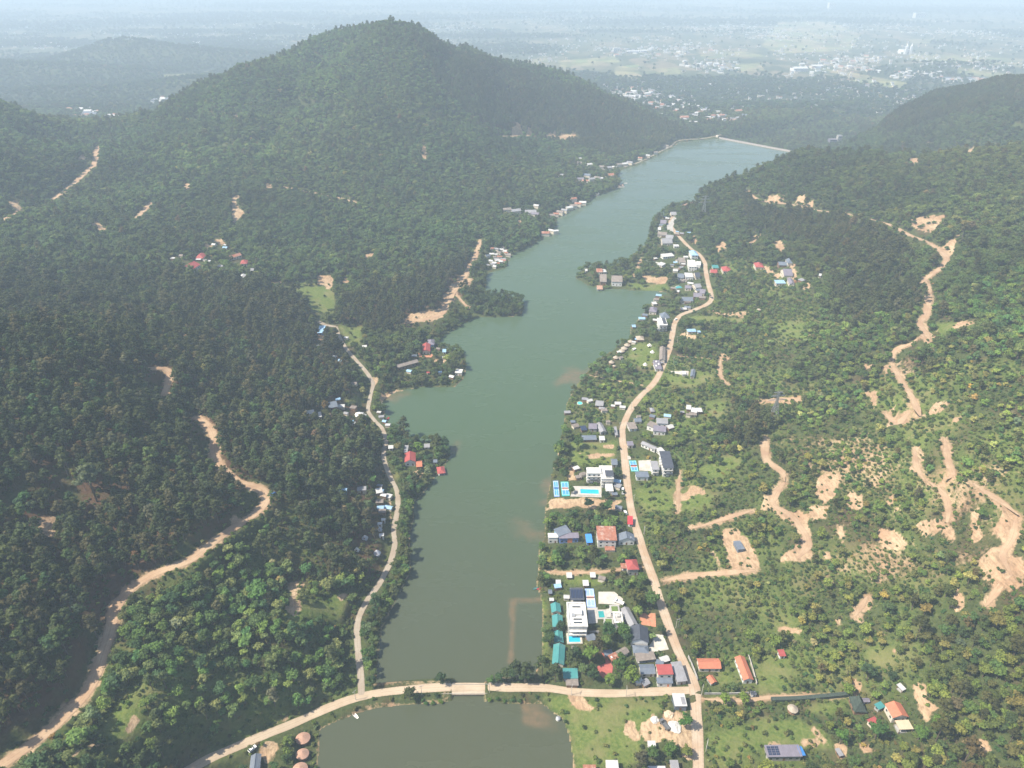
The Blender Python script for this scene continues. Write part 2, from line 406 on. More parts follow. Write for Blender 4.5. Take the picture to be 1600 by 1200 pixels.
SOIL += [L(1080, 540, 8, [(960, 655), (1150, 680), (1220, 635), (1380, 640), (1300, 725), (1200, 750), (1000, 720)]), L(1080, 540, 8, [(820, 690), (910, 690), (915, 745), (830, 740)]), L(1080, 540, 8, [(620, 830), (720, 820), (700, 870)]),
         L(1080, 540, 8, [(350, 110), (440, 90), (450, 190), (350, 195)]),
         L(1200, 0, 4, [(885, 1005), (950, 965), (945, 1010), (900, 1030)]), L(1200, 0, 4, [(1215, 940), (1285, 930), (1275, 980), (1230, 975)]), L(1200, 0, 4, [(985, 885), (1020, 900), (1010, 915), (985, 905)]),
         L(990, 300, 8, [(715, 620), (760, 550), (830, 640), (740, 660)]), L(990, 300, 8, [(1420, 650), (1470, 570), (1585, 505), (1570, 560), (1470, 675)]), L(990, 300, 8, [(1010, 690), (1110, 620), (1170, 640), (1160, 690), (1060, 745)]),
         L(890, 360, 8, [(900, 575), (1200, 575), (1250, 600), (1200, 665), (920, 645)]), L(970, 420, 8, [(1080, 520), (1170, 515), (1180, 545), (1600, 540), (1600, 575), (1200, 580)]),
         L(970, 420, 8, [(1280, 585), (1540, 580), (1530, 605), (1300, 605)]), L(970, 420, 8, [(740, 800), (920, 840), (910, 885), (760, 850)]),
         L(850, 690, 8, [(30, 740), (120, 705), (700, 715), (960, 755), (890, 865), (800, 775), (640, 835), (420, 800), (250, 845), (30, 855)]), L(850, 690, 8, [(460, 155), (830, 155), (870, 180), (620, 210)]),
         L(850, 690, 8, [(720, 40), (880, 45), (880, 90), (700, 80)]), L(850, 690, 8, [(300, 310), (370, 310), (370, 470), (300, 470)]), L(980, 1050, 8, [(210, 640), (320, 550), (430, 590), (450, 500), (740, 480), (800, 560), (880, 900), (830, 1150), (680, 1080), (720, 950), (420, 870), (240, 840)]),
         L(980, 1050, 8, [(0, 610), (60, 640), (120, 800), (80, 820), (0, 740)]), L(800, 900, 4, [(350, 745), (420, 755), (520, 825), (500, 845), (390, 800)]), L(800, 900, 4, [(215, 870), (280, 870), (350, 930), (345, 945), (260, 900)]),
         L(0, 300, 4, [(1450, 30), (1490, 15), (1480, 80), (1530, 130), (1460, 190), (1450, 110)]), L(0, 300, 4, [(570, 180), (620, 185), (640, 220), (685, 225), (640, 255), (600, 240)]), L(0, 300, 4, [(50, 60), (100, 40), (140, 100), (100, 130)]),
         L(0, 300, 4, [(470, 290), (500, 290), (490, 315), (465, 310)]), L(0, 300, 4, [(900, 840), (940, 835), (935, 870), (905, 870)]), L(0, 300, 4, [(1340, 295), (1390, 290), (1405, 340), (1370, 335)]), L(0, 300, 4, [(1280, 325), (1330, 335), (1320, 355), (1280, 350)]),
         L(400, 300, 4, [(915, 795), (1000, 755), (1100, 738), (1165, 725), (1175, 640), (1235, 560), (1265, 525), (1310, 525), (1225, 685), (1165, 775), (1090, 805), (950, 825)]), L(400, 300, 4, [(390, 520), (490, 520), (490, 590), (450, 610), (390, 570)]),
         L(400, 300, 4, [(520, 535), (595, 540), (560, 575)]), L(400, 300, 4, [(655, 400), (735, 380), (720, 412)]), L(400, 300, 4, [(100, 565), (160, 555), (165, 588), (115, 590)]), L(400, 300, 4, [(1300, 540), (1350, 540), (1340, 640), (1320, 590)]),
         L(440, 480, 8, [(470, 390), (530, 380), (540, 410), (490, 425)]), L(440, 480, 8, [(590, 365), (655, 365), (655, 445), (610, 445)]), L(440, 480, 8, [(1060, 850), (1200, 900), (1230, 940), (1160, 1000), (1100, 920)]),
         L(400, 600, 4, [(775, 65), (885, 35), (905, 55), (830, 105), (775, 115)]), L(400, 600, 4, [(985, 545), (1030, 535), (1010, 600), (970, 615)]), L(400, 600, 4, [(820, 740), (840, 740), (850, 850), (830, 855)]),
         L(400, 900, 4, [(210, 45), (270, 55), (290, 130), (300, 195), (240, 245), (190, 205), (220, 120)]), L(400, 900, 4, [(520, 130), (550, 130), (550, 165), (520, 165)]), L(400, 900, 4, [(110, 900), (190, 880), (180, 920), (120, 930)]),
         L(340, 1080, 10, [(690, 950), (780, 830), (880, 860), (860, 1000), (840, 1200), (640, 1200), (700, 1050), (640, 1000)]),
         L(0, 600, 4, [(1425, 830), (1480, 795), (1500, 860), (1440, 900)]), L(0, 600, 4, [(220, 830), (330, 830), (340, 950), (240, 945)]), L(0, 900, 4, [(0, 200), (60, 190), (70, 230), (0, 240)]), L(0, 900, 4, [(440, 1100), (560, 1050), (600, 1060), (460, 1120)]),
         L(0, 900, 4, [(780, 960), (840, 880), (870, 900), (800, 980)]),
         L(1200, 900, 4, [(545, 270), (590, 150), (640, 105), (655, 130), (600, 220), (575, 275)]), L(1200, 900, 4, [(1120, 150), (1180, 60), (1250, 120), (1180, 220)]), L(1200, 900, 4, [(690, 340), (740, 370), (825, 470), (790, 525), (770, 440)]),
         L(1200, 900, 4, [(390, 250), (470, 245), (445, 295)]), L(1200, 900, 4, [(1290, 0), (1600, 0), (1600, 60), (1510, 80), (1400, 30)]), L(1200, 900, 4, [(925, 690), (970, 690), (975, 760), (1065, 820), (1010, 840), (1000, 895), (945, 830)]),
         L(1200, 900, 4, [(60, 330), (200, 320), (200, 350), (60, 350)]), L(1200, 900, 4, [(1200, 1020), (1360, 1030), (1360, 1080), (1200, 1050)]), L(1200, 900, 4, [(540, 660), (580, 690), (570, 720), (540, 700)]), L(1200, 900, 4, [(590, 1050), (700, 1100), (700, 1130), (610, 1090)]),
         L(1200, 900, 4, [(270, 930), (310, 970), (370, 1050), (340, 1050)]), L(1200, 900, 4, [(0, 1030), (300, 1035), (300, 1060), (0, 1060)]), L(1200, 900, 4, [(410, 1060), (470, 1080), (460, 1140), (420, 1090)]),
         L(1130, 370, 8, [(510, 370), (590, 385), (650, 450), (750, 480), (700, 540), (640, 495), (540, 455)]), L(1130, 370, 8, [(830, 380), (880, 330), (910, 520), (870, 525)]), L(1130, 370, 8, [(1000, 590), (1060, 560), (1080, 650), (1010, 660)]),
         L(560, 520, 8, [(950, 370), (1060, 300), (1130, 345), (1010, 395)]), L(730, 220, 5.926, [(465, 720), (500, 700), (500, 790), (470, 790)]),
         L(800, 0, 4, [(0, 790), (40, 760), (70, 830), (0, 860)]), L(800, 0, 4, [(200, 845), (270, 820), (275, 862), (210, 862)]), L(800, 0, 4, [(290, 840), (400, 832), (410, 870), (290, 868)]), L(800, 0, 4, [(95, 810), (120, 800), (120, 850), (95, 850)]),
         L(400, 0, 4, [(1025, 910), (1055, 915), (1075, 985), (1035, 995), (1050, 950)]), L(400, 0, 4, [(60, 1150), (100, 1155), (100, 1180), (70, 1180)]), L(0, 0, 4, [(480, 980), (530, 960), (540, 1000), (490, 1000)]), L(0, 0, 4, [(1450, 740), (1480, 715), (1500, 745), (1460, 755)]),
         L(0, 0, 4, [(1140, 1170), (1170, 1140), (1195, 1170), (1160, 1185)])]
GRASS = [L(400, 300, 4, [(140, 600), (270, 640), (330, 720), (490, 790), (500, 640), (480, 610), (300, 560)]), L(400, 900, 4, [(300, 170), (520, 110), (620, 200), (480, 275), (370, 275), (180, 290)]),
         [(850, 1088), (1045, 1088), (1050, 1108), (1005, 1130), (1000, 1195), (902, 1200), (893, 1160), (880, 1120), (860, 1105)], L(1200, 900, 4, [(600, 500), (660, 410), (750, 450), (830, 560), (700, 575), (600, 545)]), L(1200, 900, 4, [(0, 540), (150, 580), (140, 700), (0, 745)]),
         L(1060, 990, 8, [(960, 450), (1200, 330), (1400, 450), (1380, 700), (1000, 760)]), L(920, 500, 8, [(430, 490), (600, 280), (860, 310), (830, 570), (650, 600), (520, 510)]), L(890, 360, 8, [(690, 700), (830, 650), (1220, 680), (1260, 765), (900, 740)]),
         L(970, 420, 8, [(830, 600), (1150, 590), (1540, 620), (1540, 690), (1150, 640), (860, 680)]), L(960, 620, 8, [(1050, 890), (1350, 740), (1600, 720), (1600, 850), (1300, 1030), (1100, 1000)]), L(960, 620, 8, [(1100, 60), (1400, 40), (1380, 250), (1280, 280), (1150, 200)]),
         L(920, 500, 8, [(980, 680), (1300, 740), (1560, 650), (1560, 730), (1250, 860), (900, 800)]), L(850, 690, 8, [(290, 120), (900, 100), (920, 300), (350, 300)]), L(850, 690, 8, [(340, 0), (900, 0), (900, 90), (350, 90)]), L(830, 790, 8, [(400, 870), (900, 860), (900, 990), (400, 1000)]),
         L(1060, 990, 8, [(480, 480), (640, 440), (720, 560), (700, 660), (480, 640)]), L(1180, 1050, 8, [(0, 560), (560, 600), (760, 720), (700, 840), (100, 840)]), L(1180, 1050, 8, [(620, 430), (1150, 330), (1180, 420), (900, 560), (650, 560)]), [(1110, 1150), (1180, 1120), (1280, 1140), (1300, 1165), (1190, 1170), (1120, 1200)],
         [(845, 938), (853, 938), (858, 990), (856, 1030), (846, 1038), (849, 990)], L(0, 900, 4, [(620, 900), (820, 800), (880, 900), (700, 1100)]), L(800, 600, 4, [(760, 640), (1000, 640), (1300, 690), (1200, 800), (830, 800)]), L(440, 480, 8, [(720, 240), (1040, 240), (960, 480), (830, 480)]),
         L(1080, 540, 8, [(80, 320), (280, 340), (260, 420), (80, 420)]), L(900, 60, 1, [(0, 20), (30, 15), (35, 40), (5, 40)]), [(1215, 500), (1260, 505), (1250, 530), (1205, 520)], L(1200, 300, 4, [(1000, 830), (1200, 810), (1300, 830), (1100, 900)]),
         L(460, 600, 8, [(600, 190), (860, 180), (850, 260), (640, 280)]), L(460, 600, 8, [(1240, 1110), (1400, 1060), (1420, 1180), (1240, 1200)])]
SCRUB = [[(430, 780), (200, 960), (140, 1100), (60, 1200), (380, 1150), (560, 1070), (560, 960), (590, 900)], [(1030, 900), (1200, 880), (1330, 880), (1430, 980), (1470, 1200), (1100, 1200), (1090, 1050)], [(990, 720), (1080, 690), (1200, 700), (1240, 880), (1050, 900), (1000, 830)],
         [(1120, 400), (1250, 430), (1300, 520), (1200, 620), (1060, 620), (1110, 480)], [(880, 600), (1000, 590), (960, 660), (880, 660)], [(1000, 560), (1130, 560), (1160, 640), (1120, 700), (1000, 660)], [(1200, 600), (1600, 560), (1600, 940), (1250, 900)]]
PINE = [[(0, 420), (420, 440), (520, 520), (590, 690), (600, 740), (590, 900), (470, 900), (400, 770), (330, 850), (200, 940), (120, 1100), (0, 1180)], [(530, 470), (640, 440), (740, 400), (720, 460), (640, 520), (530, 510)], [(1140, 620), (1200, 650), (1190, 720), (1130, 700)],
        [(1300, 440), (1420, 430), (1450, 480), (1310, 520)], [(1330, 184), (1450, 156), (1600, 121), (1600, 180), (1450, 195), (1385, 215)], [(640, 60), (760, 95), (1040, 195), (1100, 214), (960, 250), (860, 215), (760, 200), (680, 130)], [(1150, 300), (1300, 345), (1420, 390), (1380, 440), (1250, 380), (1170, 360)]]  # far ridge and summit flank: cloud shade put into the dark pine tint
THIN = [L(0, 600, 4, [(0, 330), (300, 330), (1200, 780), (1100, 1000), (700, 1180), (300, 1000), (0, 900)]), L(400, 600, 4, [(240, 430), (780, 400), (780, 620), (500, 600)])]
TRACKS_EXTRA = [(5, [(1226, 752), (1212, 772), (1208, 790), (1232, 802), (1250, 822), (1262, 848), (1246, 874)]), (4.5, [(1322, 334), (1345, 340), (1362, 343)]), (4, [(1395, 566), (1400, 548), (1440, 530)]), (4, [(1540, 950), (1560, 920), (1580, 900)]), (4, [(1335, 965), (1347, 945), (1356, 930)]),
                (5, [(1452, 380), (1478, 400), (1470, 418), (1446, 436), (1441, 446)]), (5.5, [(1447, 440), (1452, 462), (1448, 490), (1437, 506), (1447, 520), (1452, 530)]), (5.5, [(1395, 570), (1412, 600), (1426, 622), (1438, 650)]), (5, [(1384, 646), (1400, 664), (1423, 640)]),
                (4.5, [(1476, 686), (1482, 720), (1490, 738), (1475, 752)]), (4.5, [(1452, 754), (1478, 772), (1482, 800), (1478, 820)]), (5, [(1520, 757), (1545, 772), (1570, 785), (1592, 803)]), (4, [(1430, 700), (1432, 730), (1445, 752)]), (4.5, [(1590, 803), (1582, 840), (1565, 870), (1580, 900)]), (5.0, [(1195, 628), (1225, 624), (1250, 622)])]
ROADS = [('dirt_road', 5.7, [(1091, 1215), (1091, 1200), (1090, 1150), (1087, 1100), (1085, 1075), (1075, 1050), (1057, 1012), (1042, 970), (1030, 935), (1020, 902), (1010, 875), (1000, 845), (992, 818), (985, 790), (980, 755), (975, 705), (972, 680), (974, 665), (984, 642), (1000, 620), (1022, 598),
                              (1036, 572), (1046, 545), (1051, 520), (1055, 503), (1065, 492), (1085, 484), (1105, 475), (1112, 465), (1107, 445), (1103, 425), (1101, 410), (1092, 397), (1080, 389), (1066, 375), (1053, 360), (1047, 348), (1052, 337)]),
         ('causeway_road', 5.2, [(1086, 1079), (1030, 1081), (960, 1084), (900, 1081), (860, 1077), (830, 1076), (800, 1077), (755, 1076), (700, 1077), (650, 1079), (600, 1084), (575, 1088), (545, 1096), (500, 1113), (450, 1134), (400, 1153), (330, 1186), (285, 1206)]),
         ('lakeside_road', 3.8, [(565, 1088), (564, 1060), (560, 1020), (558, 985), (561, 960), (575, 935), (592, 915), (602, 895), (611, 875), (617, 850), (615, 828), (620, 805), (622, 787), (620, 767), (611, 748), (603, 728), (599, 708), (603, 690), (598, 672), (588, 661), (577, 645), (575, 636), (580, 615), (583, 602), (580, 592), (565, 572), (545, 550), (532, 530), (525, 512)]),
         ('forest_track', 6.0, [(-20, 1212), (0, 1196), (40, 1166), (80, 1140), (110, 1115), (130, 1095), (146, 1065), (160, 1015), (172, 985), (178, 960), (186, 940), (205, 920), (235, 900), (265, 887), (300, 870), (330, 850), (360, 828), (390, 810), (409, 795), (416, 780), (410, 767), (395, 760), (372, 752), (347, 732), (336, 710), (335, 690), (328, 668), (308, 653)]),
         ('forest_track', 5.5, [(256, 618), (263, 600), (266, 586), (256, 576), (236, 571)]),
         ('hillside_track', 6.5, [(640, 502), (665, 499), (690, 490), (700, 475), (710, 455), (722, 440), (733, 420), (745, 395), (750, 375)]),
         ('footpath', 2.6, [(711, 456), (720, 468), (730, 478), (746, 483)]),
         ('hillside_track', 8.0, [(152, 228), (150, 248), (137, 266), (120, 282), (107, 293)]), ('hillside_track', 7.0, [(107, 293), (95, 303), (80, 313), (50, 327), (15, 339), (0, 345)]), ('hillside_track', 7.0, [(236, 316), (226, 328), (212, 341)]),
         ('footpath', 2.8, [(1010, 401), (1001, 406), (996, 419), (990, 434)]), ('footpath', 2.4, [(1095, 1092), (1147, 1095), (1172, 1094), (1200, 1090), (1260, 1089), (1335, 1084)]), ('footpath', 2.4, [(857, 894), (886, 894), (934, 894), (967, 890), (1008, 886)]),
         ('footpath', 1.4, [(920, 587), (960, 594), (1007, 603)]), ('footpath', 1.2, [(1059, 557), (1090, 559), (1120, 561)]), ('footpath', 3.2, [(1126, 561), (1125, 575), (1127, 590), (1138, 600)]), ('hillside_track', 4.5, [(1035, 909), (1060, 903), (1100, 898), (1140, 895), (1180, 890)]),
         ('hillside_track', 4.0, [(1078, 827), (1110, 818), (1150, 805), (1175, 797)]), ('hillside_track', 5.5, [(1197, 682), (1195, 705), (1200, 722), (1222, 736), (1226, 752)]), ('hillside_track', 6.5, [(1165, 296), (1185, 312), (1240, 320), (1295, 331), (1322, 334)]),
         ('hillside_track', 6.5, [(1360, 342), (1385, 349), (1407, 360), (1437, 374), (1452, 380)]), ('footpath', 3.0, [(1063, 736), (1060, 760), (1059, 800)]), ('hillside_track', 5, [(430, 290), (480, 299), (520, 307), (560, 318)]), ('hillside_track', 6, [(772, 214), (810, 212), (860, 215), (900, 213)]),
         ('lakeside_road', 4.0, [(525, 512), (510, 508), (497, 501)]), ('footpath', 2.2, [(415, 425), (432, 428), (445, 434)]), ('lakeside_road', 4.0, [(1128, 214), (1100, 217), (1062, 220), (1047, 230), (1025, 241), (1002, 253), (975, 262)])]


def smooth_line(pts, step=4.0):
    """Catmull-Rom through world points, resampled"""
    P = np.array(pts, float)
    P = np.vstack([2 * P[0] - P[1], P, 2 * P[-1] - P[-2]])
    out = []
    for k in range(1, len(P) - 2):
        n = max(2, int(np.linalg.norm(P[k + 1] - P[k]) / step))
        for t in np.arange(n) / n:
            a, b, c, d = P[k - 1], P[k], P[k + 1], P[k + 2]
            out.append(0.5 * (2 * b + (c - a) * t + (2 * a - 5 * b + 4 * c - d) * t * t + (3 * b - a - 3 * c + d) * t ** 3))
    out.append(P[-2])
    return np.array(out)


ROADS += [('hillside_track', w_, p_) for w_, p_ in TRACKS_EXTRA]
road_lines = []
ROAD_D = np.full((nn, NCOL), 1e3)
ROAD_W = np.zeros((nn, NCOL))
for name, w, pts in ROADS:
    P = smooth_line([drop(*p) for p in pts])
    z = lookup(GTOP, P[:, 0], P[:, 1])
    k = np.ones(9) / 9
    zs = np.convolve(np.pad(z, 4, mode='edge'), k, 'valid')
    if name in ('causeway_road', 'dirt_road', 'lakeside_road'):
        zs = np.maximum(zs, 1.9)
    P[:, 2] = zs
    road_lines.append((name, w, P))
    bx = (X > P[:, 0].min() - 40) & (X < P[:, 0].max() + 40) & (Y > P[:, 1].min() - 40) & (Y < P[:, 1].max() + 40)
    d, par = dist_line(P, X[bx], Y[bx])
    i = np.clip(par.astype(int), 0, len(P) - 2); f = par - i
    zr = P[i, 2] * (1 - f) + P[i + 1, 2] * f
    cell = 0.0066 * Y[bx]
    wgt = 1 - sstep(w * 0.5 + 0.6 + cell, w * 0.5 + 4.0 + 1.6 * cell, d)
    lk = LAKE_GRID[:nn][bx]
    wgt = np.where((lk > 0) & (name != 'causeway_road'), wgt * (d < w), wgt)
    g = GZ[:nn][bx]
    bridge_gap = (name == 'causeway_road') & (lk > 0) & (X[bx] > -33) & (X[bx] < -9)
    wgt = np.where(bridge_gap, 0, wgt)
    GZ[:nn][bx] = g * (1 - wgt) + (zr - 0.05) * wgt
    dd = ROAD_D[bx]; ROAD_D[bx] = np.minimum(dd, d - w / 2)
GTOP = np.where(LAKE_GRID > 0, np.maximum(GZ, 0.0), GZ)


TRACK_D = np.full((nn, NCOL), 99.0)
for name, w, P in road_lines:
    if name in ('hillside_track', 'footpath', 'forest_track'):
        bx = (X > P[:, 0].min() - 15) & (X < P[:, 0].max() + 15) & (Y > P[:, 1].min() - 15) & (Y < P[:, 1].max() + 15)
        TRACK_D[bx] = np.minimum(TRACK_D[bx], dist_line(P, X[bx], Y[bx])[0] - w / 2)


def paint(polys, blur, wob=0.0):
    out = np.zeros((nn, NCOL))
    for k, p in enumerate(polys):
        W = wpoly(p)
        x0, y0 = W.min(0) - 15; x1, y1 = W.max(0) + 15
        b = (X > x0) & (X < x1) & (Y > y0) & (Y < y1)
        if not b.any():
            continue
        xx, yy = X[b], Y[b]
        d, _ = dist_line(W, xx, yy, True)
        s = np.where(in_poly(W, xx, yy), d, -d)
        s = s + wob * fbm(xx / 9 + k, yy / 9, 3, 40 + k)
        out[b] = np.maximum(out[b], sstep(-blur, blur, s))
    return out


SOILM = paint(SOIL, 1.8, 4.5)
GRASSM = paint(GRASS, 2.5, 3.0)
SCRUBM = paint(SCRUB, 14, 10.0)
PINE_SHADEM = paint(PINE, 12, 8.0)
THINM = paint(THIN, 12, 8.0)
DRYM = paint([[(1215, 690), (1330, 660), (1500, 640), (1600, 760), (1600, 960), (1480, 900), (1350, 950), (1250, 880), (1290, 800)], [(1340, 560), (1440, 560), (1450, 680), (1360, 660)]], 14, 12.0) * np.clip(0.5 + 1.3 * fbm(X / 26, Y / 26, 3, 88), 0, 1)
SHOREM = 1 - sstep(0.3, 2.2, SD)
# shallows: silt bars that show through the murky water
BARS = [[(795, 936), (846, 934), (846, 940), (808, 941), (804, 980), (802, 1035), (795, 1035), (797, 980)], [(806, 815), (850, 832), (850, 850), (812, 838)], [(850, 760), (862, 745), (866, 775), (852, 785)],
        L(560, 520, 8, [(250, 740), (500, 700), (620, 770), (480, 830), (250, 870)]), L(640, 1020, 6.667, [(1180, 540), (1420, 530), (1460, 660), (1560, 820), (1250, 720)]), [(870, 600), (885, 578), (925, 574), (905, 596)], [(700, 700), (712, 695), (710, 705)]]
BARM = np.maximum(paint(BARS[1:], 6.0, 9.0) * np.clip(0.75 + 0.8 * fbm(X / 22, Y / 22, 3, 19), 0.15, 1), paint(BARS[:1], 1.6, 1.2))


def set_attr(me, name, kind, vals):
    a = me.attributes.new(name, kind, 'POINT')
    a.data.foreach_set('color' if kind == 'FLOAT_COLOR' else 'vector' if kind == 'FLOAT_VECTOR' else 'value', np.ascontiguousarray(vals, dtype=np.int32 if kind == 'INT' else np.float32).ravel())


def grid_mesh(name, gx, gy, gz):
    r, c = gx.shape
    me = bpy.data.meshes.new(name)
    co = np.stack([gx, gy, gz], -1).reshape(-1, 3).astype(np.float32)
    idx = np.arange(r * c).reshape(r, c)
    q = np.stack([idx[:-1, :-1], idx[:-1, 1:], idx[1:, 1:], idx[1:, :-1]], -1).reshape(-1, 4).astype(np.int32)
    me.vertices.add(len(co)); me.vertices.foreach_set('co', co.ravel())
    me.loops.add(q.size); me.loops.foreach_set('vertex_index', q.ravel())
    me.polygons.add(len(q)); me.polygons.foreach_set('loop_start', np.arange(0, q.size, 4, dtype=np.int32))
    me.polygons.foreach_set('use_smooth', np.ones(len(q), bool))
    me.update(calc_edges=True)
    return me


def link(name, me, mat=None, parent=None):
    o = bpy.data.objects.new(name, me)
    COL.objects.link(o)
    if mat is not None and me is not None:
        for mm in (mat if isinstance(mat, (list, tuple)) else [mat]):
            me.materials.append(mm)
    if parent is not None:
        o.parent = parent
    return o


def tag(o, label, cat, group=None):
    o['label'] = label; o['category'] = cat
    if group:
        o['group'] = group
    return o


def structure(o, kind='structure'):
    o['kind'] = kind
    return o


# ground shader
def ground_material():
    m, nt, b = new_mat('ground_cover')
    geo = nt.nodes.new('ShaderNodeNewGeometry')
    pos = geo.outputs['Position']
    cov = N(nt, 'ShaderNodeAttribute', attribute_name='cover')
    sep = N(nt, 'ShaderNodeSeparateColor', {0: cov.outputs['Color']})
    soil, grass, pine = sep.outputs[0], sep.outputs[1], sep.outputs[2]
    xyz = N(nt, 'ShaderNodeSeparateXYZ', {0: pos})
    n1 = noise_tex(nt, pos, 0.05, 5.0, 0.6)
    n2 = noise_tex(nt, pos, 0.5, 4.0, 0.65)
    n3 = noise_tex(nt, pos, 0.012, 3.0, 0.5)
    under = mix(nt, ramp(nt, n2, [(0.3, 0.0), (0.7, 1.0)]), (0.032, 0.046, 0.016), (0.076, 0.09, 0.033))
    litter = mix(nt, n2, (0.045, 0.034, 0.02), (0.10, 0.066, 0.038))
    under = mix(nt, ramp(nt, n1, [(0.52, 0.0), (0.66, 0.7)]), under, litter)
    under = mix(nt, N(nt, 'ShaderNodeMath', {0: pine, 1: ramp(nt, n1, [(0.38, 0.0), (0.55, 1.0)])}, operation='MULTIPLY').outputs[0], under, mix(nt, n2, (0.06, 0.036, 0.021), (0.11, 0.066, 0.04)))
    gcol = mix(nt, ramp(nt, n2, [(0.35, 0.0), (0.65, 1.0)]), (0.070, 0.110, 0.024), (0.135, 0.160, 0.044))
    gcol = mix(nt, ramp(nt, n1, [(0.48, 0.0), (0.66, 0.75)]), gcol, (0.17, 0.155, 0.068))
    c = mix(nt, grass, under, gcol)
    scol = mix(nt, ramp(nt, n1, [(0.4, 0.0), (0.62, 1.0)]), (0.44, 0.325, 0.205), (0.34, 0.22, 0.135))
    scol = mix(nt, ramp(nt, n2, [(0.5, 0.0), (0.72, 0.75)]), scol, (0.22, 0.15, 0.085))
    streak = noise_tex(nt, N(nt, 'ShaderNodeMapping', {'Vector': pos, 'Scale': (0.5, 0.14, 1.0), 'Rotation': (0, 0, 0.5)}).outputs[0], 1.0, 5.0, 0.7)
    scol = mix(nt, ramp(nt, streak, [(0.46, 0.0), (0.66, 0.8)]), scol, (0.20, 0.135, 0.08))
    sf = N(nt, 'ShaderNodeMath', {0: soil, 1: N(nt, 'ShaderNodeMath', {0: n2, 1: -0.5}, operation='ADD').outputs[0]}, operation='ADD').outputs[0]
    sf = N(nt, 'ShaderNodeMath', {0: sf, 1: N(nt, 'ShaderNodeMath', {0: noise_tex(nt, pos, 0.12, 6.0, 0.72), 1: -0.5}, operation='ADD').outputs[0]}, operation='ADD').outputs[0]
    c = mix(nt, ramp(nt, sf, [(0.30, 0.0), (0.62, 1.0)]), c, scol)
    # the far plain: a patchwork of fields, groves and villages
    flat = N(nt, 'ShaderNodeMapping', {'Vector': pos, 'Scale': (1.0, 0.55, 0.0), 'Rotation': (0, 0, 0.35)}).outputs[0]
    v = N(nt, 'ShaderNodeTexVoronoi', {'Vector': flat, 'Scale': 0.011, 'Randomness': 0.9}, distance='MANHATTAN').outputs['Color']
    vs = N(nt, 'ShaderNodeSeparateColor', {0: v})
    field = ramp(nt, vs.outputs[0], [(0.0, (0.04, 0.052, 0.026)), (0.35, (0.06, 0.072, 0.036)), (0.6, (0.11, 0.105, 0.058)), (0.8, (0.20, 0.155, 0.10)), (1.0, (0.075, 0.085, 0.042))])
    field = mix(nt, ramp(nt, noise_tex(nt, pos, 0.03, 3.0), [(0.4, 0.0), (0.6, 0.5)]), field, (0.06, 0.075, 0.035))
    grove = mix(nt, n1, (0.02, 0.032, 0.014), (0.046, 0.06, 0.027))
    brk = noise_tex(nt, pos, 0.012, 5.0, 0.75)
    gv = N(nt, 'ShaderNodeMath', {0: N(nt, 'ShaderNodeAttribute', attribute_name='grove').outputs['Fac'], 1: N(nt, 'ShaderNodeMath', {0: brk, 1: -0.5}, operation='ADD').outputs[0]}, operation='ADD').outputs[0]
    pd = N(nt, 'ShaderNodeAttribute', attribute_name='paddy').outputs['Fac']
    field = mix(nt, N(nt, 'ShaderNodeMath', {0: pd, 1: ramp(nt, noise_tex(nt, pos, 0.02, 4.0, 0.7), [(0.36, 0.25), (0.6, 0.9)])}, operation='MULTIPLY').outputs[0], field, ramp(nt, vs.outputs[1], [(0.0, (0.36, 0.28, 0.17)), (0.5, (0.27, 0.25, 0.12)), (1.0, (0.18, 0.22, 0.09))]))
    plain = mix(nt, ramp(nt, gv, [(0.42, 0.0), (0.56, 1.0)]), field, grove)
    fy = N(nt, 'ShaderNodeMapRange', {'Value': xyz.outputs[1], 'From Min': 2000.0, 'From Max': 2350.0}).outputs[0]
    lowz = N(nt, 'ShaderNodeMapRange', {'Value': xyz.outputs[2], 'From Min': 8.0, 'From Max': -12.0}).outputs[0]
    hiz = N(nt, 'ShaderNodeMath', {0: fy, 1: lowz}, operation='MULTIPLY').outputs[0]
    c = mix(nt, hiz, c, plain)
    nt.links.new(c, b.inputs['Base Color'])
    b.inputs['Roughness'].default_value = 0.95
    b.inputs['Specular IOR Level'].default_value = 0.1
    bm = N(nt, 'ShaderNodeBump', {'Height': n2, 'Strength': 0.6, 'Distance': 1.2})
    nt.links.new(bm.outputs[0], b.inputs['Normal'])
    return m


me = grid_mesh('ground', GX, GY, GZ)
cover = np.zeros((NROW, NCOL, 4), np.float32)
SOILV = np.maximum(SOILM, 0.62 * (1 - sstep(-0.5, 3.5, TRACK_D + 2.5 * fbm(X / 6, Y / 6, 3, 66))))
SOILV = np.maximum(SOILV, 0.52 * DRYM)
cover[:nn, :, 0] = np.maximum(SOILV, SHOREM * (SD > -3) * 0.42)
cover[:nn, :, 1] = np.maximum(GRASSM, SCRUBM * np.clip(0.42 + 1.35 * fbm(X / 34, Y / 34, 3, 8), 0, 0.9))
cover[:nn, :, 2] = np.maximum(PINE_SHADEM * (X < 60), DRYM)
cover[..., 3] = 1
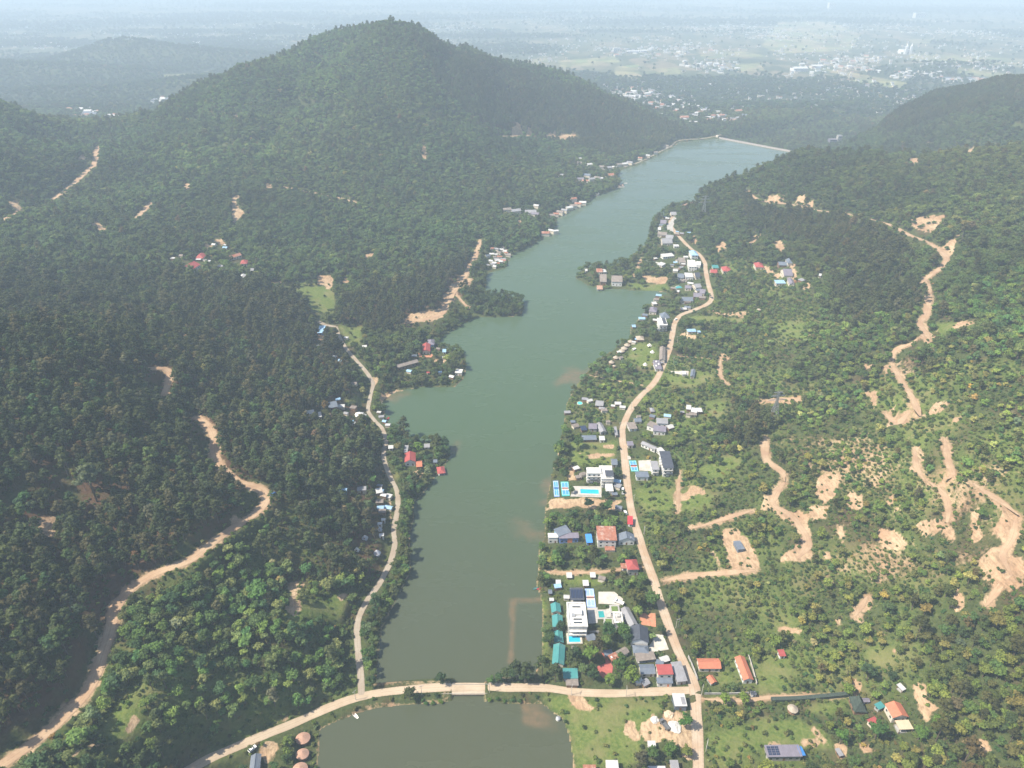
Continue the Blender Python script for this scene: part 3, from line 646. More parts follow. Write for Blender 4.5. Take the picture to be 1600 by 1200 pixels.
# how wooded the far plain is: woods near the hills, fields and villages in streaks farther out
gfar = 0.5 + 0.75 * fbm(GX / 900, GY / 420, 4, 131) + 0.55 * (1 - sstep(2500, 3300, GY)) - 0.22 * sstep(3000, 4200, GY) * (1 - sstep(5000, 6500, GY)) * sstep(-400, 600, GX)
gfar += 0.5 * np.exp(-((GX + 1800) / 900) ** 2 - ((GY - 3300) / 900) ** 2)
PADDY = np.zeros((NROW, NCOL))
farrows = np.where(ROWS > 2100)[0]; fr0 = farrows[0]
for pp in [[(1215, 35), (1300, 34), (1345, 55), (1330, 78), (1220, 84), (1190, 72)], [(1000, 108), (1060, 105), (1065, 116), (1010, 118)], [(1090, 82), (1160, 80), (1200, 88), (1100, 92)], [(1490, 105), (1600, 118), (1600, 126), (1500, 116)],
           [(870, 95), (960, 88), (970, 98), (880, 108)], [(1420, 84), (1600, 92), (1600, 106), (1430, 99)], [(1280, 106), (1420, 130), (1400, 141), (1330, 126)], [(960, 105), (1000, 100), (1000, 125), (960, 122)], [(1150, 100), (1190, 98), (1195, 110), (1150, 112)], [(820, 95), (850, 90), (860, 97), (830, 104)], [(240, 118), (330, 110), (330, 118), (250, 128)], [(1420, 62), (1460, 60), (1455, 67), (1425, 68)]]:
    Wp = np.array([drop(*q)[:2] for q in pp])
    hit = in_poly(Wp, GX[fr0:], GY[fr0:])
    PADDY[fr0:] = np.maximum(PADDY[fr0:], hit * np.clip(0.75 + 0.9 * fbm(GX[fr0:] / 150, GY[fr0:] / 90, 3, 99), 0.1, 1))
set_attr(me, 'paddy', 'FLOAT', PADDY)
gfar = gfar - 0.9 * PADDY
GROVE = np.clip(gfar + 0.25 * sstep(6, 40, GZ + 30) * (GY > 2200), 0, 1)
set_attr(me, 'grove', 'FLOAT', GROVE)
set_attr(me, 'cover', 'FLOAT_COLOR', cover)
structure(link('ground', me, ground_material()))


# lake water
def water_material():
    m, nt, b = new_mat('lake_water')
    geo = nt.nodes.new('ShaderNodeNewGeometry')
    pos = geo.outputs['Position']
    xyz = N(nt, 'ShaderNodeSeparateXYZ', {0: pos})
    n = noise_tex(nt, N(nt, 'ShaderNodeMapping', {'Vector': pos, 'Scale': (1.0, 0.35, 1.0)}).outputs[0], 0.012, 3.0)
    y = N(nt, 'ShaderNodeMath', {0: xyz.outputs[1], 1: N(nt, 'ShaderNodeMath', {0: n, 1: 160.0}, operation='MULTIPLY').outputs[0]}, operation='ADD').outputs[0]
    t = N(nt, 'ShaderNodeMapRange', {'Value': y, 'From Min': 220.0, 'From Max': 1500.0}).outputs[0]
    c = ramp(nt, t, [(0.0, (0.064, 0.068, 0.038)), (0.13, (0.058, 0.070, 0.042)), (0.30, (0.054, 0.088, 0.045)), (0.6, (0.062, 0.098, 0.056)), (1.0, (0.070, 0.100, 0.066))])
    bar = N(nt, 'ShaderNodeAttribute', attribute_name='silt').outputs['Fac']
    nb = noise_tex(nt, pos, 0.25, 4.0)
    f = N(nt, 'ShaderNodeMath', {0: bar, 1: ramp(nt, nb, [(0.3, 0.35), (0.7, 0.95)])}, operation='MULTIPLY').outputs[0]
    c = mix(nt, f, c, (0.15, 0.105, 0.06))
    nt.links.new(c, b.inputs['Base Color'])
    wind = noise_tex(nt, N(nt, 'ShaderNodeMapping', {'Vector': pos, 'Scale': (0.4, 1.0, 1.0), 'Rotation': (0, 0, 0.5)}).outputs[0], 0.018, 5.0, 0.65)
    nt.links.new(ramp(nt, wind, [(0.35, 0.10), (0.62, 0.34)]), b.inputs['Roughness'])
    b.inputs['IOR'].default_value = 1.33
    rip = noise_tex(nt, pos, 0.45, 3.0, 0.6)
    bm = N(nt, 'ShaderNodeBump', {'Height': rip, 'Strength': 0.12, 'Distance': 0.5})
    nt.links.new(bm.outputs[0], b.inputs['Normal'])
    return m


wet = SD < 6
rows_w = np.where(wet.any(1))[0]; cols_w = np.where(wet.any(0))[0]
r0, r1, c0, c1 = rows_w[0], rows_w[-1] + 2, cols_w[0] - 1, cols_w[-1] + 2
keep = wet[r0:r1, c0:c1]
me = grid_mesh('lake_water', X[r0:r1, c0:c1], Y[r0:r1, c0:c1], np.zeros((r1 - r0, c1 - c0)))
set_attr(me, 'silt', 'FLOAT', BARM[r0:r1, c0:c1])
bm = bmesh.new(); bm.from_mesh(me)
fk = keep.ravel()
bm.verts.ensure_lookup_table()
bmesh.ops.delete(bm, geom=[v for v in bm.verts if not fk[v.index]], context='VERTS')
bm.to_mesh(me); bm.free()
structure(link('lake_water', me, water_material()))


# roads
def road_material(name, pale, dark, tan):
    m, nt, b = new_mat(name)
    geo = nt.nodes.new('ShaderNodeNewGeometry')
    pos = geo.outputs['Position']
    uv = N(nt, 'ShaderNodeAttribute', attribute_name='across').outputs['Fac']
    n1 = noise_tex(nt, pos, 0.09, 4.0, 0.6); n2 = noise_tex(nt, pos, 0.9, 4.0, 0.6)
    c = mix(nt, ramp(nt, n1, [(0.38, 0.0), (0.62, 1.0)]), pale, tan)
    ab = N(nt, 'ShaderNodeMath', {0: uv}, operation='ABSOLUTE').outputs[0]
    rut = ramp(nt, ab, [(0.0, 0.8), (0.16, 0.1), (0.34, 0.0), (0.46, 0.55), (0.58, 0.05), (0.74, 0.5), (1.0, 1.0)])
    c = mix(nt, N(nt, 'ShaderNodeMath', {0: rut, 1: ramp(nt, n2, [(0.35, 0.1), (0.65, 0.8)])}, operation='MULTIPLY').outputs[0], c, dark)
    nt.links.new(c, b.inputs['Base Color'])
    b.inputs['Roughness'].default_value = 0.95
    b.inputs['Specular IOR Level'].default_value = 0.1
    return m


ROADMATS = {'dirt_road': road_material('dirt_pale', (0.41, 0.335, 0.25), (0.23, 0.17, 0.12), (0.36, 0.255, 0.17)), 'causeway_road': road_material('dirt_sand', (0.43, 0.35, 0.255), (0.26, 0.20, 0.14), (0.37, 0.29, 0.205)),
            'lakeside_road': road_material('dirt_grey', (0.34, 0.295, 0.235), (0.18, 0.15, 0.115), (0.28, 0.23, 0.175)), 'forest_track': road_material('dirt_ochre', (0.41, 0.30, 0.195), (0.22, 0.145, 0.09), (0.33, 0.22, 0.14))}


def ribbon(name, P, w, mat, lift):
    T = np.gradient(P[:, :2], axis=0); T /= np.linalg.norm(T, axis=1)[:, None] + 1e-9
    Nn = np.stack([-T[:, 1], T[:, 0]], 1)
    ac = np.linspace(-1, 1, 7)
    wv = w * 0.5 * (1 + 0.16 * fbm(np.arange(len(P)) / 3.0, np.full(len(P), hash(name) % 97 + w), 2, 5))
    if name in ('hillside_track', 'footpath'):
        e_ = np.minimum(np.arange(len(P)), np.arange(len(P))[::-1]) / 3.0
        wv = wv * np.clip(0.25 + 0.75 * e_, 0, 1) * (1 + 0.45 * fbm(np.arange(len(P)) / 2.2, np.full(len(P), w * 7.7 + P[0, 0]), 2, 15))
    gx = P[:, 0][:, None] + Nn[:, 0][:, None] * ac[None] * wv[:, None]
    gy = P[:, 1][:, None] + Nn[:, 1][:, None] * ac[None] * wv[:, None]
    gz = np.maximum(lookup(GTOP, gx, gy), P[:, 2][:, None] - 0.4) + lift - 0.05 * np.abs(ac)[None] ** 2
    me = grid_mesh(name, gx, gy, gz)
    set_attr(me, 'across', 'FLOAT', np.repeat(ac[None], len(P), 0))
    if me.polygons and me.polygons[0].normal.z < 0:
        me.flip_normals()
    return structure(link(name, me, mat))


for k, (name, w, P) in enumerate(road_lines):
    ribbon(name, P, w, ROADMATS.get(name, ROADMATS['forest_track']), 0.14 + 0.012 * (k % 9))

# ------------------------------------------------------------------ mesh helpers for built things
class MB:
    """collects simple solids into one mesh; every face has a material slot"""

    def __init__(self):
        self.v, self.f, self.m = [], [], []

    def add(self, vs, fs, mi=0):
        o = len(self.v)
        self.v += [tuple(map(float, p)) for p in vs]
        self.f += [tuple(i + o for i in q) for q in fs]
        self.m += [mi] * len(fs)
        return self

    def box(self, x0, x1, y0, y1, z0, z1, mi=0):
        return self.add([(x0, y0, z0), (x1, y0, z0), (x1, y1, z0), (x0, y1, z0), (x0, y0, z1), (x1, y0, z1), (x1, y1, z1), (x0, y1, z1)],
                        [(3, 2, 1, 0), (4, 5, 6, 7), (0, 1, 5, 4), (1, 2, 6, 5), (2, 3, 7, 6), (3, 0, 4, 7)], mi)

    def prism(self, pts, z0, z1, mi=0):
        n = len(pts)
        a = sum(pts[i][0] * pts[(i + 1) % n][1] - pts[(i + 1) % n][0] * pts[i][1] for i in range(n))
        if a < 0:
            pts = pts[::-1]
        return self.add([(x, y, z0) for x, y in pts] + [(x, y, z1) for x, y in pts],
                        [tuple(range(n - 1, -1, -1)), tuple(range(n, 2 * n))] + [(i, (i + 1) % n, n + (i + 1) % n, n + i) for i in range(n)], mi)

    def tube(self, pts, r0, r1=None, n=6, mi=0):
        r1 = r0 if r1 is None else r1
        pts = [Vector(p) for p in pts]
        o = len(self.v); vs, fs = [], []
        for k, p in enumerate(pts):
            d = (pts[min(k + 1, len(pts) - 1)] - pts[max(k - 1, 0)]).normalized()
            a = d.orthogonal().normalized(); b = d.cross(a)
            r = r0 + (r1 - r0) * k / max(1, len(pts) - 1)
            vs += [p + (a * math.cos(6.2832 * i / n) + b * math.sin(6.2832 * i / n)) * r for i in range(n)]
        for k in range(len(pts) - 1):
            fs += [(k * n + i, k * n + (i + 1) % n, (k + 1) * n + (i + 1) % n, (k + 1) * n + i) for i in range(n)]
        fs += [tuple(range(n - 1, -1, -1)), tuple((len(pts) - 1) * n + i for i in range(n))]
        return self.add(vs, fs, mi)

    def slab(self, quad, t, mi=0):
        """a sloping sheet of thickness t under four corner points"""
        q = [Vector(p) for p in quad]
        nrm = (q[1] - q[0]).cross(q[3] - q[0]).normalized()
        if nrm.z < 0:
            q = q[::-1]; nrm = -nrm
        lo = [p - nrm * t for p in q]
        return self.add(lo + q, [(3, 2, 1, 0), (4, 5, 6, 7), (0, 1, 5, 4), (1, 2, 6, 5), (2, 3, 7, 6), (3, 0, 4, 7)], mi)

    def cone(self, r, z0, z1, n=14, sx=1.0, mi=0, r1=0.0):
        vs = [(r * sx * math.cos(6.2832 * i / n), r * math.sin(6.2832 * i / n), z0) for i in range(n)]
        if r1 <= 0:
            return self.add(vs + [(0, 0, z1)], [(i, (i + 1) % n, n) for i in range(n)] + [tuple(range(n - 1, -1, -1))], mi)
        vs += [(r1 * sx * math.cos(6.2832 * i / n), r1 * math.sin(6.2832 * i / n), z1) for i in range(n)]
        return self.add(vs, [(i, (i + 1) % n, n + (i + 1) % n, n + i) for i in range(n)] + [tuple(range(n - 1, -1, -1)), tuple(range(n, 2 * n))], mi)

    def mesh(self, name):
        me = bpy.data.meshes.new(name)
        me.from_pydata(self.v, [], self.f)
        me.polygons.foreach_set('material_index', self.m)
        me.update()
        return me

    def build(self, name, mats, parent=None):
        return link(name, self.mesh(name), mats, parent)


def empty(name, loc, rz=0.0, scale=1.0):
    o = bpy.data.objects.new(name, None)
    o.location = loc; o.rotation_euler = (0, 0, rz); o.scale = (scale,) * 3
    o.empty_display_size = 1.0
    COL.objects.link(o)
    return o


M = {
    'white': surf('white_render', (0.66, 0.65, 0.62), 0.7, 0.1, 0.3, dirt=(0.52, 0.50, 0.47)), 'cream': surf('cream_render', (0.56, 0.50, 0.41), 0.8, 0.12, 0.4), 'concrete': surf('bare_concrete', (0.36, 0.35, 0.33), 0.9, 0.2, 0.5, dirt=(0.2, 0.19, 0.17)),
    'timber': surf('brown_timber', (0.20, 0.12, 0.075), 0.8, 0.25, 0.9), 'bluewall': surf('blue_painted_wall', (0.16, 0.24, 0.48), 0.7, 0.12, 0.4), 'steelwall': surf('grey_blue_sheet_wall', (0.13, 0.16, 0.20), 0.6, 0.15, 0.6),
    'glass': surf('dark_window_glass', (0.03, 0.04, 0.05), 0.12, 0.2, 0.4, spec=0.6), 'door': surf('door_paint', (0.17, 0.09, 0.05), 0.6, 0.2, 0.8), 'reddoor': surf('orange_red_shutter', (0.62, 0.20, 0.09), 0.6, 0.15, 0.8),
    'metal': surf('galvanised_metal', (0.36, 0.37, 0.38), 0.45, 0.12, 0.8, metal=0.4), 'dark': surf('black_rubber', (0.025, 0.025, 0.028), 0.8, 0.2, 1.0),
    'slate': surf('slate_blue_roof', (0.125, 0.15, 0.19), 0.7, 0.15, 0.4, (0, 0.9, 0.7), dirt=(0.17, 0.18, 0.19)), 'darkslate': surf('dark_tile_roof', (0.055, 0.062, 0.08), 0.6, 0.18, 0.4, (0, 0.9, 0.7)), 'teal': surf('teal_sheet_roof', (0.05, 0.21, 0.21), 0.6, 0.1, 0.25, (0, 1.0, 0.75), dirt=(0.09, 0.22, 0.21)),
    'grey': surf('grey_sheet_roof', (0.24, 0.24, 0.255), 0.65, 0.14, 0.35, (0, 1.0, 0.78), dirt=(0.17, 0.165, 0.16)), 'pale': surf('pale_sheet_roof', (0.46, 0.46, 0.45), 0.6, 0.12, 0.4, (0, 1.0, 0.82), dirt=(0.36, 0.35, 0.33)), 'brown': surf('brown_fibre_roof', (0.20, 0.17, 0.15), 0.85, 0.2, 0.5, (0, 0.8, 0.75), dirt=(0.27, 0.235, 0.2)),
    'rust': surf('rusty_sheet_roof', (0.30, 0.125, 0.08), 0.8, 0.25, 0.5, (0, 1.0, 0.7), dirt=(0.42, 0.36, 0.31)), 'red': surf('red_sheet_roof', (0.31, 0.068, 0.062), 0.6, 0.12, 0.4, (0, 0.9, 0.75)), 'orange': surf('orange_tile_roof', (0.43, 0.15, 0.085), 0.75, 0.14, 0.5, (0, 0.7, 0.8), dirt=(0.33, 0.12, 0.075)),
    'thatch': surf('dry_thatch', (0.33, 0.28, 0.22), 0.95, 0.22, 1.2), 'darkthatch': surf('dark_green_thatch', (0.045, 0.062, 0.05), 0.95, 0.25, 0.9, (0, 1.1, 0.6)), 'pink': surf('brown_pink_thatch', (0.36, 0.22, 0.16), 0.95, 0.16, 1.0), 'violet': surf('violet_grey_roof', (0.17, 0.155, 0.19), 0.7, 0.16, 0.4, (0, 0.9, 0.75)),
    'skyblue': surf('light_blue_roof', (0.25, 0.40, 0.55), 0.6, 0.12, 0.4, (0, 1.0, 0.8)), 'blue': surf('bright_blue_sheet', (0.05, 0.22, 0.55), 0.6, 0.15, 0.5), 'beige': surf('beige_sheet_roof', (0.48, 0.39, 0.27), 0.8, 0.1, 0.5, (0, 1.2, 0.9)), 'roofwhite': surf('white_flat_roof', (0.56, 0.55, 0.52), 0.8, 0.1, 0.3, dirt=(0.42, 0.40, 0.36)),
    'solar': surf('solar_panel', (0.02, 0.028, 0.055), 0.2, 0.2, 0.5, (0, 1.0, 4.0), spec=0.6), 'lawn': surf('roof_lawn', (0.10, 0.15, 0.04), 0.95, 0.3, 0.8), 'canvas': surf('white_canvas', (0.78, 0.76, 0.70), 0.8, 0.05, 0.3), 'greycanvas': surf('grey_canvas', (0.34, 0.36, 0.40), 0.7, 0.12, 0.3),
    'redpaint': surf('red_paint', (0.46, 0.04, 0.05), 0.5, 0.1, 0.5), 'pool': surf('pool_water', (0.02, 0.36, 0.55), 0.08, 0.12, 0.25, spec=0.5), 'greenpool': surf('green_pool_water', (0.03, 0.26, 0.26), 0.08, 0.12, 0.25, spec=0.5),
    'courtblue': surf('court_blue', (0.07, 0.26, 0.58), 0.85, 0.08, 0.3), 'courtpale': surf('court_pale_blue', (0.25, 0.36, 0.62), 0.85, 0.12, 0.3), 'courtteal': surf('court_teal', (0.07, 0.42, 0.40), 0.85, 0.08, 0.3), 'courtred': surf('court_red', (0.58, 0.16, 0.10), 0.85, 0.1, 0.3), 'courtpink': surf('court_pink', (0.62, 0.36, 0.30), 0.85, 0.1, 0.3),
    'paint': surf('court_line_paint', (0.75, 0.75, 0.73), 0.8, 0.05, 0.5), 'paving': surf('grey_paving', (0.36, 0.345, 0.32), 0.9, 0.15, 0.4, dirt=(0.28, 0.26, 0.23)), 'palepaving': surf('pale_paving', (0.44, 0.42, 0.37), 0.9, 0.14, 0.4, dirt=(0.35, 0.31, 0.26)), 'redpaving': surf('red_brick_paving', (0.36, 0.10, 0.085), 0.9, 0.15, 0.6), 'orangepaving': surf('orange_brick_paving', (0.44, 0.19, 0.11), 0.9, 0.2, 0.7, dirt=(0.30, 0.20, 0.12)),
    'carwhite': surf('white_car_paint', (0.75, 0.75, 0.74), 0.25, 0.04, 0.4, spec=0.6), 'cargrey': surf('grey_car_paint', (0.12, 0.125, 0.13), 0.25, 0.06, 0.4, spec=0.6), 'carblue': surf('blue_car_paint', (0.06, 0.16, 0.40), 0.25, 0.06, 0.4, spec=0.6), 'gravel': surf('white_gravel', (0.47, 0.455, 0.43), 0.95, 0.25, 1.1), 'sand': surf('sand_heap', (0.48, 0.38, 0.27), 0.95, 0.15, 1.2),
}
C1, C2, C3, C4, C5, C6, C7, C8 = (830, 900, 8), (920, 960, 8), (1060, 990, 8), (980, 1050, 8), (830, 790, 8), (850, 690, 8), (960, 620, 8), (870, 600, 8)
D1, D2, D3, D4, D5, D6, D7, D8 = (920, 500, 8), (970, 420, 8), (890, 360, 8), (990, 300, 8), (1130, 370, 8), (730, 220, 5.926), (560, 520, 8), (260, 360, 8)
E1, E2, E3, E4, E5, E6, E7, E8 = (440, 480, 8), (460, 600, 8), (520, 740, 8), (340, 1080, 10), (640, 1020, 6.667), (1180, 1050, 8), (1300, 1040, 8), (1080, 540, 8)
K7, K2 = (800, 900, 4), (400, 600, 4)
PX = (0, 0, 1)
FOOT = []                                   # footprints (centre, angle, half sizes) kept free of trees


def P2(src, p):
    return src[0] + p[0] / src[2], src[1] + p[1] / src[2]


def frame(src, A, B, Cc, h):
    """centre, ground height, angle and size of the rectangle whose near corners are A, B and far corner C, seen at height h"""
    a, b, c = P2(src, A), P2(src, B), P2(src, Cc)
    mx, my = (b[0] + c[0]) / 2, (b[1] + c[1]) / 2
    ze = drop(mx, my, h)[2]
    a3, b3, c3 = (on_plane(*q, ze)[:2] for q in (a, b, c))
    u = b3 - a3; lu = np.linalg.norm(u); u = u / lu
    v = np.array([-u[1], u[0]])
    lv = (c3 - a3) @ v
    cen = (a3 + b3) / 2 + v * lv / 2 + u * ((c3 - a3) @ u) / 2
    return cen, ze - h, math.atan2(u[1], u[0]), lu, abs(lv)


def roof_mesh(mb, kind, w, l, h, rise=None, over=0.5, t=0.22):
    x, y = w / 2 + over, l / 2 + over
    if kind == 'flat':
        mb.box(-w / 2 - 0.25, w / 2 + 0.25, -l / 2 - 0.25, l / 2 + 0.25, h, h + 0.3)
    elif kind == 'parapet':
        a, b = w / 2 + 0.3, l / 2 + 0.3
        k = 1.0
        mb.box(-a, a, -b, b, h, h + 0.25)
        for q in ((-a, a, -b, -b + k), (-a, a, b - k, b), (-a, -a + k, -b + k, b - k), (a - k, a, -b + k, b - k)):
            mb.box(*q, h + 0.25, h + 0.85)
    elif kind == 'gx':
        r = rise or l * 0.25
        s = r / (l / 2); zo = h - s * over
        mb.slab([(-x, -y, zo), (x, -y, zo), (x, 0, h + r), (-x, 0, h + r)], t)
        mb.slab([(x, y, zo), (-x, y, zo), (-x, 0, h + r), (x, 0, h + r)], t)
        mb.box(-x, x, -0.18, 0.18, h + r - 0.02, h + r + 0.12)
    elif kind == 'gy':
        r = rise or w * 0.25
        s = r / (w / 2); zo = h - s * over
        mb.slab([(-x, -y, zo), (0, -y, h + r), (0, y, h + r), (-x, y, zo)], t)
        mb.slab([(x, y, zo), (0, y, h + r), (0, -y, h + r), (x, -y, zo)], t)
        mb.box(-0.18, 0.18, -y, y, h + r - 0.02, h + r + 0.12)
    elif kind == 'hip':
        r = rise or min(w, l) * 0.3
        if w >= l:
            e0, e1 = (-(w - l) / 2 - 0.3, 0, h + r), ((w - l) / 2 + 0.3, 0, h + r)
            fs = [(0, 1, 5, 4), (1, 2, 5), (2, 3, 4, 5), (3, 0, 4)]
        else:
            e0, e1 = (0, -(l - w) / 2 - 0.3, h + r), (0, (l - w) / 2 + 0.3, h + r)
            fs = [(0, 1, 4), (1, 2, 5, 4), (2, 3, 5), (3, 0, 4, 5)]
        mb.add([(-x, -y, h - 0.1), (x, -y, h - 0.1), (x, y, h - 0.1), (-x, y, h - 0.1), e0, e1], fs + [(3, 2, 1, 0)])
    elif kind == 'shed':
        r = rise or l * 0.12
        mb.slab([(-x, -y, h), (x, -y, h), (x, y, h + r), (-x, y, h + r)], t)


def house(name, cat, label, src, A, B, Cc, h, roof, rmat, wmat, windows=True, rise=None, group=None, door='door', open_sides=False, extra=None, over=0.5):
    cen, g, ang, w, l = frame(src, A, B, Cc, h)
    w -= 2 * over * (roof in ('gx', 'gy', 'hip', 'shed')); l -= 2 * over * (roof in ('gx', 'gy', 'hip', 'shed'))
    w = max(w, 1.6); l = max(l, 1.6)
    root = empty(name, (cen[0], cen[1], g), ang)
    tag(root, label, cat, group)
    FOOT.append((cen[0], cen[1], ang, w / 2 + 0.8, l / 2 + 0.8, h))
    base = min(-0.8, min(ground(cen[0] + sx * w / 2 * math.cos(ang) - sy * l / 2 * math.sin(ang), cen[1] + sx * w / 2 * math.sin(ang) + sy * l / 2 * math.cos(ang)) - g for sx in (-1, 1) for sy in (-1, 1)) - 0.4)
    x, y = w / 2, l / 2
    wb = MB()
    if open_sides:
        for sx in (-1, 1):
            for sy in (-1, 1):
                MB().box(sx * x - 0.12, sx * x + 0.12, sy * y - 0.12, sy * y + 0.12, base, h + (0 if roof != 'shed' or sy < 0 else (rise or l * 0.12))).build('post', M[wmat], root)
        MB().box(-x, x, -y, y, base, 0.25).build('floor_slab', M['concrete'], root)
    else:
        wb.box(-x, x, -y, y, base, h)
        if roof == 'gx':
            r = (rise or l * 0.25) - 0.1
            for s in (-1, 1):
                wb.add([(s * x, -y, h), (s * x, y, h), (s * x, 0, h + r), (s * (x - 0.25), -y, h), (s * (x - 0.25), y, h), (s * (x - 0.25), 0, h + r)], [(0, 1, 2), (5, 4, 3), (0, 2, 5, 3), (1, 4, 5, 2), (0, 3, 4, 1)] if s > 0 else [(2, 1, 0), (3, 4, 5), (3, 5, 2, 0), (2, 5, 4, 1), (1, 4, 3, 0)])
        if roof == 'gy':
            r = (rise or w * 0.25) - 0.1
            for s in (-1, 1):
                wb.add([(-x, s * y, h), (x, s * y, h), (0, s * y, h + r), (-x, s * (y - 0.25), h), (x, s * (y - 0.25), h), (0, s * (y - 0.25), h + r)], [(0, 1, 2), (5, 4, 3), (0, 2, 5, 3), (1, 4, 5, 2), (0, 3, 4, 1)] if s < 0 else [(2, 1, 0), (3, 4, 5), (3, 5, 2, 0), (2, 5, 4, 1), (1, 4, 3, 0)])
        if roof == 'shed':
            r = (rise or l * 0.12)
            wb.add([(-x, -y, h), (x, -y, h), (x, y, h), (-x, y, h), (x, y, h + r - 0.25), (-x, y, h + r - 0.25)], [(0, 1, 4, 5), (1, 2, 4), (3, 0, 5), (2, 3, 5, 4)])
        wb.build('wall', M[wmat], root)
        if windows:
            floors = max(1, int(h / 3.0))
            nx = max(1, int(w / 3.2)); ny = max(1, int(l / 3.6))
            for fl in range(floors):
                z0 = 0.95 + fl * 3.0
                if z0 + 1.3 > h:
                    break
                for k in range(nx):
                    cx = -x + w * (k + 0.5) / nx
                    if fl == 0 and k == nx // 2:
                        MB().box(cx - 0.5, cx + 0.5, -y - 0.05, -y + 0.05, 0.0, 2.15).build('door', M[door], root)
                        continue
                    MB().box(cx - 0.7, cx + 0.7, -y - 0.04, -y + 0.05, z0, z0 + 1.25).build('window', M['glass'], root)
                for s in (-1, 1):
                    for k in range(ny):
                        cy = -y + l * (k + 0.5) / ny
                        MB().box(s * x - 0.045, s * x + 0.045, cy - 0.65, cy + 0.65, z0, z0 + 1.2).build('window', M['glass'], root)
    rb = MB(); roof_mesh(rb, roof, w, l, h, rise, over)
    ro = rb.build('roof', M[rmat], root)
    if extra:
        extra(root, w, l, h, ro)
    return root


def round_hut(name, cat, label, src, c, rpx, mat='thatch', h=2.3, pitch=0.55, sx=1.0, group=None, wall='timber', rise=None):
    p = drop(*P2(src, c), h + 0.6)
    g = p[2] - h - 0.6
    depth = p[1] * CP - (g - CAM_Z) * SP
    r = rpx / src[2] * depth / FPX
    root = empty(name, (p[0], p[1], g))
    tag(root, label, cat, group)
    FOOT.append((p[0], p[1], 0, r * sx, r, h))
    rr = rise or r * pitch
    mb = MB(); mb.cone(r, h, h + rr * 0.62, 16, sx, 0, r * 0.42); mb.cone(r * 0.46, h + rr * 0.58, h + rr, 16, sx)
    mb.build('roof', M[mat], root)
    if wall == 'posts':
        for k in range(6):
            a = k * math.pi / 3
            MB().tube([(r * sx * 0.8 * math.cos(a), r * 0.8 * math.sin(a), -0.8), (r * sx * 0.8 * math.cos(a), r * 0.8 * math.sin(a), h + rr * 0.1)], 0.1).build('post', M['timber'], root)
        MB().cone(r * 0.85, -0.8, 0.2, 16, sx, 0, r * 0.84).build('floor_slab', M['timber'], root)
    else:
        MB().cone(r * 0.78, -1.0, h + 0.1, 16, sx, 0, r * 0.78).build('wall', M[wall], root)
        MB().box(-0.5, 0.5, -r * 0.78 - 0.05, -r * 0.78 + 0.2, 0, 1.9).build('door', M['door'], root)
    return root


def pad(name, src, pts, mat, lift=0.22, thing=None):
    """a paved sheet that follows the ground"""
    W = [drop(*P2(src, p)) for p in pts]
    bm = bmesh.new()
    f = bm.faces.new([bm.verts.new((p[0], p[1], 0)) for p in W])
    bmesh.ops.triangulate(bm, faces=[f])
    bmesh.ops.subdivide_edges(bm, edges=bm.edges[:], cuts=3, use_grid_fill=True)
    for v in bm.verts:
        v.co.z = ground(v.co.x, v.co.y) + lift
    bmesh.ops.recalc_face_normals(bm, faces=bm.faces[:])
    if bm.faces and sum(f.normal.z for f in bm.faces) < 0:
        bmesh.ops.reverse_faces(bm, faces=bm.faces[:])
    me = bpy.data.meshes.new(name); bm.to_mesh(me); bm.free()
    o = link(name, me, M[mat])
    a = np.array([p[:2] for p in W])
    POLYFREE.append(a)
    return structure(o)


POLYFREE = []


def court(label, src, A, B, Cc, main, mid, edge, group=None):
    cen, g, ang, w, l = frame(src, A, B, Cc, 0.3)
    g = max(ground(cen[0] + i * math.cos(ang) - j * math.sin(ang), cen[1] + i * math.sin(ang) + j * math.cos(ang)) for i in (-w / 2, 0, w / 2) for j in (-l / 2, 0, l / 2)) + 0.1
    root = empty('sports_court', (cen[0], cen[1], g), ang)
    tag(root, label, 'court', group)
    FOOT.append((cen[0], cen[1], ang, w / 2 + 1, l / 2 + 1, 0.2))
    x, y = w / 2, l / 2
    mb = MB(); mb.box(-x, x, -y, y, -1.0, 0.12, 0)
    mb.box(-x * 0.82, x * 0.82, -y * 0.86, y * 0.86, 0.12, 0.124, 1)
    mb.box(-x * 0.82, x * 0.82, -y * 0.2, y * 0.2, 0.124, 0.128, 2)
    mb.build('court_surface', [M[edge], M[main], M[mid]], root)
    lb = MB()
    for q in (-0.82, 0.82):
        lb.box(x * q - 0.07, x * q + 0.07, -y * 0.86, y * 0.86, 0.128, 0.135)
    for q in (-0.86, -0.2, 0.2, 0.86):
        lb.box(-x * 0.82, x * 0.82, y * q - 0.07, y * q + 0.07, 0.128, 0.134)
    for s in (-1, 1):
        lb.box(-0.07, 0.07, min(s * y * 0.2, s * y * 0.86), max(s * y * 0.2, s * y * 0.86), 0.128, 0.133)
    lb.build('line_marking', M['paint'], root)
    nb = MB(); nb.box(-x * 0.86, x * 0.86, -0.03, 0.03, 0.3, 1.05)
    for s in (-1, 1):
        nb.box(s * x * 0.88 - 0.05, s * x * 0.88 + 0.05, -0.05, 0.05, 0.12, 1.1)
    nb.build('net', M['dark'], root)
    return root


